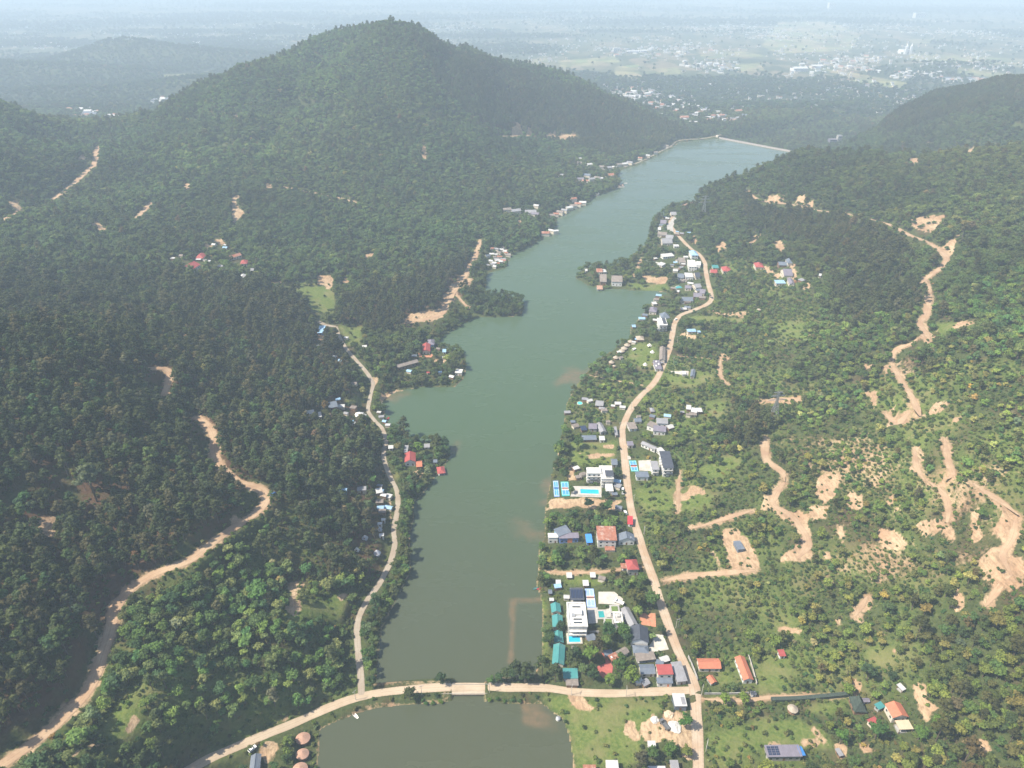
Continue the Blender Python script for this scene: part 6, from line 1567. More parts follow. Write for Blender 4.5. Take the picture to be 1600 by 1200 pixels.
# (pixel, roof, width, place)
SHORE = [((792, 331), 'brown', 13, 'at the wooded bend of the far shore'), ((806, 333), 'grey', 15, 'next to the brown roof at the wooded bend'), ((829, 335), 'grey', 18, 'at the wooded bend, the biggest roof there'), ((836, 338), 'violet', 12, 'touching the biggest roof at the wooded bend'),
         ((838, 325), 'pale', 9, 'alone above the wooded bend'), ((862, 340), 'brown', 10, 'first of the row on the far shore below the bend'), ((868, 338), 'rust', 10, 'second of the row on the far shore below the bend'), ((875, 335), 'brown', 12, 'third of the row on the far shore'), ((882, 332), 'grey', 10, 'fourth of the row on the far shore'),
         ((889, 328), 'pale', 12, 'fifth of the row on the far shore'), ((896, 325), 'brown', 12, 'sixth of the row on the far shore'), ((903, 322), 'rust', 11, 'seventh of the row on the far shore'), ((910, 320), 'pale', 12, 'last of the row on the far shore'), ((896, 314), 'rust', 10, 'above the row on the far shore'),
         ((905, 251), 'pale', 9, 'highest in the far shore settlement'), ((921, 260), 'pale', 11, 'high in the far shore settlement beside a white lane'), ((903, 258), 'brown', 14, 'at the wooded edge of the far shore settlement'), ((941, 264), 'brown', 14, 'in the upper row of the far shore settlement'), ((950, 265), 'grey', 13, 'in the upper row beside the brown roof of the far settlement'),
         ((917, 277), 'slate', 14, 'in the middle of the far shore settlement'), ((907, 283), 'violet', 12, 'lower middle of the far shore settlement'), ((914, 286), 'rust', 11, 'lower middle of the far shore settlement'), ((924, 283), 'grey', 12, 'beside the reddish roof low in the far settlement'), ((933, 281), 'brown', 11, 'close to the terrace of the far settlement'),
         ((938, 282), 'pale', 9, 'close to the terrace of the far settlement'), ((952, 277), 'rust', 17, 'large at the waterside terrace of the far settlement'), ((960, 264), 'pale', 9, 'where the far settlement meets the dam road'), ((967, 260), 'brown', 11, 'beside the dam road, first of three'), ((976, 259), 'pale', 12, 'beside the dam road, second of three'), ((984, 257), 'grey', 12, 'beside the dam road, third of three'),
         ((868, 366), 'pale', 8, 'white speck at the tip of the dark wooded point'), ((861, 364), 'pale', 8, 'at the shore of the dark wooded point'), ((852, 368), 'rust', 12, 'at the shore of the dark wooded point'), ((877, 277), 'grey', 10, 'alone in the woods west of the far settlement'),
         ((1000, 250), 'rust', 9, 'along the dam road above the water'), ((1012, 246), 'pale', 9, 'along the dam road above the water'), ((1024, 241), 'brown', 9, 'along the dam road above the water'), ((1040, 231), 'brown', 12, 'where the dam road leaves the cliff')]
for (q, rf, w, place) in SHORE:
    tiny_house('lake_house', 'house', f'small {ADJ[rf]} roofed house {place}' if 'speck' not in place else 'small house, ' + place, q[0], q[1], w, w * 0.62, 4.5, rf, 'cream', None, rng)
for k in range(26):
    q = (762 + 34 * rng.random(), 389 + 30 * rng.random())
    rf = ['pale', 'pale', 'grey', 'brown', 'rust'][k % 5]
    tiny_house('camp_cabin', 'cabin', f'tiny {ADJ[rf]} roofed cabin in the tree dotted camp by the lake bend', q[0], q[1], 4 + 3 * rng.random(), 3.2 + 1.6 * rng.random(), 2.6, rf, 'cream', f'{ADJ[rf]} roofed cabins of the camp at the lake bend', rng)

SMALL = [(D4, 'by the waterside lane of the upper village', [(390, 330), (360, 300), (420, 345), (545, 515), (600, 535), (690, 525), (540, 545), (345, 430), (375, 560)]), (D4, 'between the white houses and the garden plots', [(620, 920), (480, 930), (590, 960), (555, 870), (520, 900), (650, 830), (270, 850), (520, 1000)]),
         (D2, 'among the slate roofs inside the sharp road bend', [(690, 25), (800, 160), (760, 170), (850, 265), (700, 300), (870, 200), (1015, 380), (960, 285), (650, 260)]), (D2, 'in the lakeside grove below the slate roofs', [(470, 365), (440, 400), (830, 430), (870, 420), (780, 520), (830, 500), (300, 600), (260, 640), (430, 660)]),
         (D1, 'around the resort lawn', [(600, 265), (400, 490), (380, 420), (560, 300), (820, 560), (850, 590), (900, 560)]), (C8, 'in the gardens between the oval pool and the road', [(350, 215), (410, 230), (560, 330), (590, 350), (760, 265), (820, 310), (700, 300)]), (C8, 'near the grey gabled pair by the lake', [(200, 500), (230, 545), (130, 375), (640, 500)]),
         (C7, 'around the courtyard house', [(470, 270), (660, 260), (840, 215), (920, 250), (690, 400), (300, 270)]), (C6, 'in the grounds of the modern white villa', [(430, 470), (480, 430), (910, 520), (915, 580), (880, 680), (930, 850), (400, 360)]),
         (E2, 'at the little beach by the lakeside lane', [(1060, 380), (1090, 430), (1130, 490), (1170, 540)]), (E2, 'around the star shaped tent', [(740, 320), (650, 390), (860, 430), (700, 500), (740, 510), (590, 300)]), (E3, 'along the camp lane above the grey road', [(590, 180), (600, 240), (640, 295), (700, 310), (590, 370), (600, 450), (620, 500), (700, 450)]),
         (D7, 'under the trees of the wooded point', [(700, 315), (1020, 515), (1170, 570), (1070, 330), (1000, 220), (640, 500)]), (E1, 'in the vegetable plots of the western valley', [(480, 510), (415, 575), (670, 640), (810, 405), (750, 690), (910, 975)]), (D8, 'in the forest hamlet', [(90, 370), (190, 335), (410, 380), (500, 385), (685, 465), (740, 235), (745, 205), (600, 195)]),
         (C1, 'behind the teal bungalows', [(330, 160), (440, 290), (600, 195), (880, 60), (740, 800), (540, 930)]), (C2, 'in the yards near the road junction', [(240, 520), (620, 860), (700, 880), (880, 640), (940, 590)])]
for src, place, pts in SMALL:
    for k, q in enumerate(pts):
        rf = ['pale', 'grey', 'brown', 'slate', 'pale', 'skyblue'][int(rng.integers(0, 6))]
        lab = f'small {dict(ADJ, skyblue="pale blue")[rf]} roofed garden shed {place}'
        w = 3.2 + 2.6 * rng.random() + 1.6 * (src in (D4, D2, D8))
        tiny_house('garden_shed', 'shed', lab, *P2(src, q), w, w * (0.6 + 0.3 * rng.random()), 2.4, rf, 'cream' if k % 2 else 'timber', lab, rng, k % 3 > 0)


def platform(label, c, w, l, n, roof):
    p = on_plane(*c, 0.0)
    root = empty('floating_platform', (p[0], p[1], 0.0), 0.1)
    tag(root, label, 'platform')
    MB().box(-w / 2, w / 2, -l / 2, l / 2, -0.4, 0.6).build('deck', M['palepaving'], root)
    for k in range(n):
        x = -w / 2 + w * (k + 0.5) / n
        ro = MB(); ro.cone(w / n * 0.48, 2.8, 4.6, 4); ro.build('roof', M[roof], root)
        root.children[-1].location = (x, 0, 0)
        for sx in (-1, 1):
            MB().box(x + sx * w / n * 0.3 - 0.15, x + sx * w / n * 0.3 + 0.15, -0.15, 0.15, 0.6, 2.9).build('post', M['timber'], root)


platform('long white roofed floating platform off the far shore', (929, 305), 18, 9, 4, 'canvas')
platform('small pale floating platform next to the long white one', (913, 306), 8, 7, 2, 'canvas')
platform('reddish floating platform below the far settlement terrace', (966, 292), 22, 9, 4, 'pink')

# ------------------------------------------------------------------ the plain beyond the hills
LOOKS = [('pale', 'white', 'white'), ('pale', 'cream', 'pale'), ('rust', 'cream', 'red roofed'), ('slate', 'white', 'blue roofed'), ('grey', 'cream', 'grey roofed')]
TOWNS = [(985, 150, 45, 12, 24, 'in the village just behind the dam valley'), (1045, 165, 60, 16, 24, 'in the village scattered beyond the dam'), (1115, 185, 55, 14, 14, 'on the low ground beyond the dam'), (980, 82, 45, 7, 14, 'beside the white blocks of the middle plain'), (1065, 76, 65, 10, 30, 'in the long town across the middle plain'),
         (1110, 105, 40, 7, 16, 'in the village by the pale fields'), (1150, 45, 70, 10, 34, 'in the hazy town beneath the horizon'), (1215, 55, 30, 8, 14, 'in the village before the tan fields'), (1300, 108, 60, 10, 22, 'in the village behind the white warehouse'), (1440, 118, 40, 6, 22, 'in the red village by the eastern ridge'), (1505, 127, 35, 4, 16, 'at the foot of the eastern ridge'),
         (1490, 52, 90, 4, 22, 'in the long bright village below the eastern horizon'), (1345, 40, 70, 8, 20, 'in the far eastern town'), (1330, 95, 40, 6, 14, 'around the twin towered church'), (190, 186, 20, 4, 10, 'in the hamlet behind the western ridge'), (258, 160, 16, 5, 6, 'at the foot of the main hill'), (130, 180, 22, 8, 8, 'in the western valley mouth'), (70, 70, 45, 7, 12, 'in the faint western town'),
         (560, 42, 140, 5, 16, 'in the haze behind the summit'), (700, 45, 60, 10, 16, 'in the haze just behind the summit shoulder'), (300, 60, 50, 8, 8, 'on the pale western plain'), (880, 30, 90, 8, 16, 'under the horizon beyond the summit')]
specs = []
for tx, ty, sx, sy, n, where in TOWNS:
    for k in range(int(n * 3.2)):
        px, py = tx + 1.25 * sx * (rng.random() + rng.random() - 1), ty + 1.35 * sy * (rng.random() + rng.random() - 1)
        rf, wl, adj = LOOKS[int(rng.choice(5, p=[0.26, 0.24, 0.2, 0.12, 0.18]))]
        w = 9 + 15 * rng.random() ** 2
        p = drop(px, py)
        if p[1] < 1950 or px > 1600 or px < 0:
            continue
        specs.append((w / p[1], px, py, w, rf, wl, f'tiny {adj} house {where}'))
specs.sort(key=lambda q: -q[0])
for _, px, py, w, rf, wl, lab in specs[:285]:
    tiny_house('plain_house', 'house', lab, px, py, w, w * 0.6, 4 + 4 * rng.random(), rf, wl, lab, rng, rng.random() < 0.6)
town = MB()
townmats = [M['cream'], M['white'], M['pale'], M['rust'], M['slate'], M['grey']]
for _, px, py, w, rf, wl, lab in specs[285:]:
    p = drop(px, py)
    h, l = 4 + 4 * rng.random(), w * 0.6
    town.box(p[0] - w / 2, p[0] + w / 2, p[1] - l / 2, p[1] + l / 2, p[2] - 3, p[2] + h, 0 if wl == 'cream' else 1)
    town.box(p[0] - w / 2 - .3, p[0] + w / 2 + .3, p[1] - l / 2 - .3, p[1] + l / 2 + .3, p[2] + h, p[2] + h + 0.6, {'pale': 2, 'rust': 3, 'slate': 4, 'grey': 5}[rf])
for k in range(3200):
    px, py = (820 + 800 * rng.random(), 34 + 165 * rng.random() ** 1.25) if k % 5 else (820 * rng.random(), 25 + 60 * rng.random())
    p = drop(px, py)
    if p[1] < 2150 or p[2] > 5 or fbm(np.array([p[0] / 420]), np.array([p[1] / 420]), 3, 515)[0] < -0.08:
        continue
    w = 6 + 9 * rng.random() ** 2; h, l = 4 + 5 * rng.random(), w * 0.6
    town.box(p[0] - w / 2, p[0] + w / 2, p[1] - l / 2, p[1] + l / 2, p[2] - 3, p[2] + h, int(rng.integers(0, 2)))
    town.box(p[0] - w / 2 - .3, p[0] + w / 2 + .3, p[1] - l / 2 - .3, p[1] + l / 2 + .3, p[2] + h, p[2] + h + 0.6, int(rng.integers(2, 6)))
structure(town.build('distant_town', townmats), 'stuff')


def block(name, cat, label, px, py, w, l, h, wall, roof, towers=0):
    p = drop(px, py)
    root = empty(name, (p[0], p[1], p[2]), 0.05)
    tag(root, label, cat)
    MB().box(-w / 2, w / 2, -l / 2, l / 2, -3, h).build('wall', M[wall], root)
    rb = MB(); roof_mesh(rb, 'gx' if not towers and h < 15 else 'flat', w, l, h, l * 0.14); rb.build('roof', M[roof], root)
    for fl in range(int(h // 4)):
        MB().box(-w * 0.46, w * 0.46, -l / 2 - 0.3, -l / 2 + 0.2, 1.4 + fl * 4, 2.9 + fl * 4).build('window', M['glass'], root)
    for k in range(towers):
        x = (-1 if k == 0 else 1) * w * 0.3 if towers == 2 else 0
        tb = MB(); tb.box(x - w * 0.13, x + w * 0.13, -l / 2 - 6, -l / 2 + 2, -3, h * 1.9); tb.build('tower', M[wall], root)
        sp = MB(); sp.cone(w * 0.15, 0, h * 0.8, 4); o = sp.build('spire', M[wall], root); o.location = (x, -l / 2 - 2, h * 1.9)


block('church', 'church', 'white twin towered church alone among pale fields of the plain', 1413, 84, 40, 60, 20, 'white', 'pale', 2)
block('warehouse', 'warehouse', 'big bright white warehouse on the plain beyond the dam', 1248, 111, 62, 40, 12, 'white', 'pale')
block('warehouse', 'warehouse', 'long white roofed warehouse behind the big bright one', 1275, 106, 50, 30, 9, 'cream', 'pale')
block('apartment_block', 'building', 'white apartment block on the middle plain above the summit ridge', 963, 82, 36, 20, 22, 'white', 'pale')
block('warehouse', 'warehouse', 'white long shed beside the apartment block on the plain', 989, 83, 60, 24, 10, 'white', 'pale')
block('warehouse', 'warehouse', 'smaller white shed next to the long shed on the plain', 1005, 82, 34, 24, 10, 'white', 'pale')
block('tower_block', 'building', 'tall pale tower block near the horizon', 1298, 16, 70, 50, 70, 'cream', 'pale')
block('apartment_block', 'building', 'wide pale building near the horizon in the eastern haze', 1436, 28, 100, 50, 40, 'cream', 'pale')
block('warehouse', 'warehouse', 'flat white hall on the dark wooded plain north of the dam', 1113, 135, 44, 20, 8, 'white', 'pale')
block('apartment_block', 'building', 'purple house front by the grey tower behind the eastern hill', 1299, 228, 18, 12, 16, 'violet', 'violet')
block('apartment_block', 'building', 'grey narrow tower beside the purple house behind the eastern hill', 1309, 226, 10, 10, 22, 'concrete', 'grey')

# ------------------------------------------------------------------ vegetation
def leaf_material(name):
    m, nt, b = new_mat(name)
    at = N(nt, 'ShaderNodeAttribute', attribute_name='leaf', attribute_type='INSTANCER').outputs['Color']
    tc = nt.nodes.new('ShaderNodeTexCoord')
    n = noise_tex(nt, tc.outputs['Object'], 0.9, 3.0, 0.6)
    c = mix(nt, ramp(nt, n, [(0.32, 0.0), (0.68, 1.0)]), mix(nt, 1.0, at, (0.62, 0.68, 0.7), 'MULTIPLY'), mix(nt, 1.0, at, (1.38, 1.3, 1.1), 'MULTIPLY'))
    nt.links.new(c, b.inputs['Base Color'])
    b.inputs['Roughness'].default_value = 0.75
    b.inputs['Specular IOR Level'].default_value = 0.15
    tr = N(nt, 'ShaderNodeBsdfTranslucent', {'Color': mix(nt, 1.0, c, (1.2, 1.25, 0.6), 'MULTIPLY')})
    ms = N(nt, 'ShaderNodeMixShader', {0: 0.34, 1: b.outputs[0], 2: tr.outputs[0]})
    nt.links.new(ms.outputs[0], nt.nodes['Material Output'].inputs['Surface'])
    return m


LEAF = leaf_material('leaves')
BARK = surf('bark', (0.11, 0.085, 0.065), 0.95, 0.25, 1.5)
PALEBARK = surf('dead_wood', (0.30, 0.27, 0.24), 0.95, 0.2, 1.5)


def crown_mesh(name, rng, lobes, cards, size, flat=0.8, spread=1.0, z0=0.0):
    """a crown made of many leaf-clump faces spread over several uneven lobes, each lobe round a dark heart"""
    vs, fs = [], []

    def blob(c, r):
        bm = bmesh.new(); bmesh.ops.create_icosphere(bm, subdivisions=1, radius=1.0)
        o = len(vs)
        for v in bm.verts:
            k = 0.62 + 0.22 * rng.random()
            vs.append((c[0] + v.co.x * r * k, c[1] + v.co.y * r * k, c[2] + v.co.z * r * k * flat))
        fs.extend(tuple(v.index + o for v in f.verts) for f in bm.faces)
        bm.free()
    tot = sum(l[3] ** 2 for l in lobes)
    for lx, ly, lz, lr in lobes:
        blob((lx, ly, lz), lr)
        for _ in range(int(cards * lr * lr / tot) + 3):
            d = rng.normal(size=3); d /= np.linalg.norm(d)
            if d[2] < -0.45:
                d[2] = -d[2]
            rr = lr * (0.72 + 0.38 * rng.random())
            p = np.array([lx, ly, lz]) + d * rr * np.array([1, 1, flat])
            nrm = d + rng.normal(size=3) * 0.55 + np.array([0, 0, 0.35]); nrm /= np.linalg.norm(nrm)
            a = np.cross(nrm, rng.normal(size=3)); a /= np.linalg.norm(a); b = np.cross(nrm, a)
            s = size * (0.6 + 0.8 * rng.random()); q = s * (0.5 + 0.4 * rng.random())
            o = len(vs)
            vs.append(tuple(p + a * s)); vs.append(tuple(p + b * q + nrm * 0.25 * s)); vs.append(tuple(p - a * s)); vs.append(tuple(p - b * q - nrm * 0.1 * s))
            fs.append((o, o + 1, o + 2, o + 3))
    me = bpy.data.meshes.new(name)
    me.from_pydata(vs, [], fs); me.update()
    me.materials.append(LEAF)
    return me


def trunk_mesh(name, rng, h, r, limbs, reach, bark=None):
    mb = MB()
    top = (rng.normal() * 0.15, rng.normal() * 0.15, h)
    mb.tube([(0, 0, -0.6), (top[0] * 0.4, top[1] * 0.4, h * 0.5), top], r, r * 0.45, 6)
    for k in range(limbs):
        a = 6.28 * (k + rng.random() * 0.6) / limbs
        z = h * (0.55 + 0.35 * rng.random())
        mb.tube([(top[0] * z / h, top[1] * z / h, z), (math.cos(a) * reach * 0.55, math.sin(a) * reach * 0.55, z + reach * 0.45), (math.cos(a) * reach, math.sin(a) * reach, z + reach * 0.7)], r * 0.4, r * 0.12, 5)
    me = mb.mesh(name); me.materials.append(bark or BARK)
    return me


def broad_lobes(rng, n, R0, zc, up=0.8):
    out = [(0, 0, zc + 0.25 * R0, R0 * 0.62)]
    for k in range(n):
        a = 6.28 * (k + 0.7 * rng.random()) / n; r = R0 * (0.42 + 0.3 * rng.random())
        out.append((math.cos(a) * r, math.sin(a) * r, zc + R0 * up * (rng.random() - 0.5), R0 * (0.34 + 0.2 * rng.random())))
    return out


def pine_lobes(rng, n, R0, zc):
    out = []
    for k in range(n):
        a = 2.4 * k + rng.random(); f = k / max(1, n - 1)
        r = R0 * (0.72 - 0.55 * f) * (0.6 + 0.6 * rng.random())
        out.append((math.cos(a) * r, math.sin(a) * r, zc + R0 * 1.3 * (f - 0.4), R0 * (0.5 - 0.12 * f) * (0.8 + 0.4 * rng.random())))
    return out


KIND = {}
for kind, nvar in (('broadleaf_tree', 5), ('pine_tree', 4), ('shrub', 4)):
    KIND[kind] = []
    for v in range(nvar):
        rng = np.random.default_rng(100 + v + 17 * nvar + len(kind))
        if kind == 'broadleaf_tree':
            zc = 4.6 + rng.random()
            cm = crown_mesh('broadleaf_crown', rng, broad_lobes(rng, 7 + v % 3, 3.0, zc, 0.9 + 0.25 * (v % 2)), 190, 0.42, 0.86)
            tm = trunk_mesh('broadleaf_trunk', rng, zc, 0.24, 4, 1.6)
        elif kind == 'pine_tree':
            zc = 6.6 + rng.random()
            cm = crown_mesh('pine_crown', rng, pine_lobes(rng, 8 + v % 3, 2.7, zc), 190, 0.36, 0.62)
            tm = trunk_mesh('pine_trunk', rng, zc + 0.6, 0.2, 4, 1.4)
        else:
            cm = crown_mesh('shrub_crown', rng, broad_lobes(rng, 4, 1.5, 1.0, 0.4), 95, 0.28, 0.8)
            tm = trunk_mesh('shrub_stem', rng, 0.9, 0.07, 3, 0.6)
        KIND[kind].append((cm, tm))


def merged(name, cm, tm):
    """crown and trunk as one mesh for the stands of forest"""
    a = len(cm.vertices)
    vs = [tuple(v.co) for v in cm.vertices] + [tuple(v.co) for v in tm.vertices]
    fs = [tuple(p.vertices) for p in cm.polygons] + [tuple(i + a for i in p.vertices) for p in tm.polygons]
    me = bpy.data.meshes.new(name)
    me.from_pydata(vs, [], fs)
    me.polygons.foreach_set('material_index', [0] * len(cm.polygons) + [1] * len(tm.polygons))
    me.materials.append(cm.materials[0]); me.materials.append(tm.materials[0])
    me.update()
    return me


def stand(name, kind, pts, leaf, scale, rot, var):
    """one object for a whole stand: points that carry one tree each"""
    me = bpy.data.meshes.new(name)
    me.vertices.add(len(pts)); me.vertices.foreach_set('co', np.ascontiguousarray(pts, np.float32).ravel())
    set_attr(me, 'leaf_tint', 'FLOAT_COLOR', np.c_[leaf, np.ones(len(pts))])
    set_attr(me, 'size', 'FLOAT', scale); set_attr(me, 'turn', 'FLOAT', rot); set_attr(me, 'variant', 'INT', var)
    ob = structure(link(name, me), 'stuff')
    ng = bpy.data.node_groups.new(name, 'GeometryNodeTree')
    ng.interface.new_socket('Geometry', in_out='INPUT', socket_type='NodeSocketGeometry')
    ng.interface.new_socket('Geometry', in_out='OUTPUT', socket_type='NodeSocketGeometry')
    gi = ng.nodes.new('NodeGroupInput'); go = ng.nodes.new('NodeGroupOutput')
    join = ng.nodes.new('GeometryNodeJoinGeometry')
    for k, (cm, tm) in enumerate(KIND[kind]):
        src = bpy.data.objects.new(kind + '_pattern', merged(kind + '_pattern', cm, tm))
        oi = ng.nodes.new('GeometryNodeObjectInfo'); oi.inputs['Object'].default_value = src
        gt = ng.nodes.new('GeometryNodeGeometryToInstance')
        ng.links.new(oi.outputs['Geometry'], gt.inputs[0]); ng.links.new(gt.outputs[0], join.inputs[0])

    def attr(nm, typ):
        n = ng.nodes.new('GeometryNodeInputNamedAttribute'); n.data_type = typ; n.inputs['Name'].default_value = nm
        return n.outputs['Attribute']
    iop = ng.nodes.new('GeometryNodeInstanceOnPoints')
    ng.links.new(gi.outputs[0], iop.inputs['Points']); ng.links.new(join.outputs[0], iop.inputs['Instance'])
    iop.inputs['Pick Instance'].default_value = True
    ng.links.new(attr('variant', 'INT'), iop.inputs['Instance Index'])
    cx = ng.nodes.new('ShaderNodeCombineXYZ'); ng.links.new(attr('turn', 'FLOAT'), cx.inputs[2])
    ng.links.new(cx.outputs[0], iop.inputs['Rotation'])
    ng.links.new(attr('size', 'FLOAT'), iop.inputs['Scale'])
    st = ng.nodes.new('GeometryNodeStoreNamedAttribute'); st.data_type = 'FLOAT_COLOR'; st.domain = 'INSTANCE'
    st.inputs['Name'].default_value = 'leaf'
    ng.links.new(iop.outputs[0], st.inputs['Geometry']); ng.links.new(attr('leaf_tint', 'FLOAT_COLOR'), st.inputs['Value'])
    ng.links.new(st.outputs[0], go.inputs[0])
    md = ob.modifiers.new('stand', 'NODES'); md.node_group = ng
    return ob


def plant(kind, loc, size, rot, leaf, label, group=None, var=0):
    """one single tree: crown and trunk under one base"""
    cm, tm = KIND[kind][var % len(KIND[kind])]
    root = empty(kind, loc, rot, size)
    tag(root, label, 'shrub' if kind == 'shrub' else 'tree', group)
    c = bpy.data.objects.new('crown', cm); COL.objects.link(c); c.parent = root; c['leaf'] = [float(x) for x in leaf]
    t = bpy.data.objects.new('stem' if kind == 'shrub' else 'trunk', tm); COL.objects.link(t); t.parent = root
    return root


# ---- where nothing grows: water, roads, roofs, yards
def free_of_built(x, y, r, up=0.0):
    ok = np.ones(len(x), bool)
    up = np.broadcast_to(np.asarray(up, float), x.shape)
    for cx, cy, ang, hx, hy, hh in FOOT:
        near_ = (np.abs(x - cx) < hx + hy + 12) & (np.abs(y - cy) < hx + hy + 14)
        if not near_.any():
            continue
        dx, dy = x[near_] - cx, y[near_] - cy
        u = dx * math.cos(ang) + dy * math.sin(ang); v = -dx * math.sin(ang) + dy * math.cos(ang)
        rr = r[near_]
        hit = (np.abs(u) < hx + rr * 0.75) & (v < hy + rr * 0.6) & (v > -hy - rr * 0.9 - up[near_])
        idx = np.where(near_)[0]
        ok[idx[hit]] = False
    for poly in POLYFREE:
        ok &= ~in_poly(poly, x, y)
    return ok


def G(grid, x, y):
    return lookup(np.vstack([grid, np.zeros((NROW - nn, NCOL))]), x, y)


def scatter(cell, ymin, ymax, seed):
    rng = np.random.default_rng(seed)
    xs = np.arange(-1.0 * half_width(ymax), half_width(ymax), cell); ys = np.arange(ymin, ymax, cell * 0.9)
    gx, gy = np.meshgrid(xs, ys)
    gx[1::2] += cell / 2
    x = (gx + rng.uniform(-0.42, 0.42, gx.shape) * cell).ravel(); y = (gy + rng.uniform(-0.42, 0.42, gy.shape) * cell).ravel()
    k = (np.abs(x) < half_width(y) * 0.97) & (y > ymin) & (y < ymax)
    return x[k], y[k], rng


PAL = {'pine': [(0.036, 0.043, 0.017), (0.044, 0.050, 0.020), (0.030, 0.038, 0.017), (0.058, 0.052, 0.026), (0.040, 0.052, 0.021)],
       'deep': [(0.034, 0.056, 0.020), (0.044, 0.067, 0.022), (0.034, 0.060, 0.026), (0.052, 0.072, 0.025), (0.050, 0.058, 0.024)],
       'fresh': [(0.050, 0.090, 0.026), (0.066, 0.108, 0.028), (0.042, 0.084, 0.030), (0.085, 0.120, 0.032), (0.056, 0.078, 0.028)],
       'sunny': [(0.085, 0.118, 0.030), (0.105, 0.128, 0.036), (0.062, 0.098, 0.028), (0.110, 0.114, 0.042), (0.075, 0.090, 0.034)]}


def tints(rng, names, n):
    out = np.zeros((n, 3))
    for k in range(n):
        p = PAL[names[k]]
        out[k] = p[rng.integers(len(p))]
    return out * (0.75 + 0.5 * rng.random((n, 1))) * 1.55 * np.where(rng.random((n, 1)) < 0.02, np.array([[2.0, 1.25, 1.3]]), 1.0) * np.where(rng.random((n, 1)) < 0.02, np.array([[1.7, 1.45, 2.2]]), 1.0)


def inside_view(x, y, z, pad_=6):
    px, py, dep = project(x, y, z)
    return (px > -pad_) & (px < 1600 + pad_) & (py > -pad_) & (py < 1200 + pad_), px, py, dep


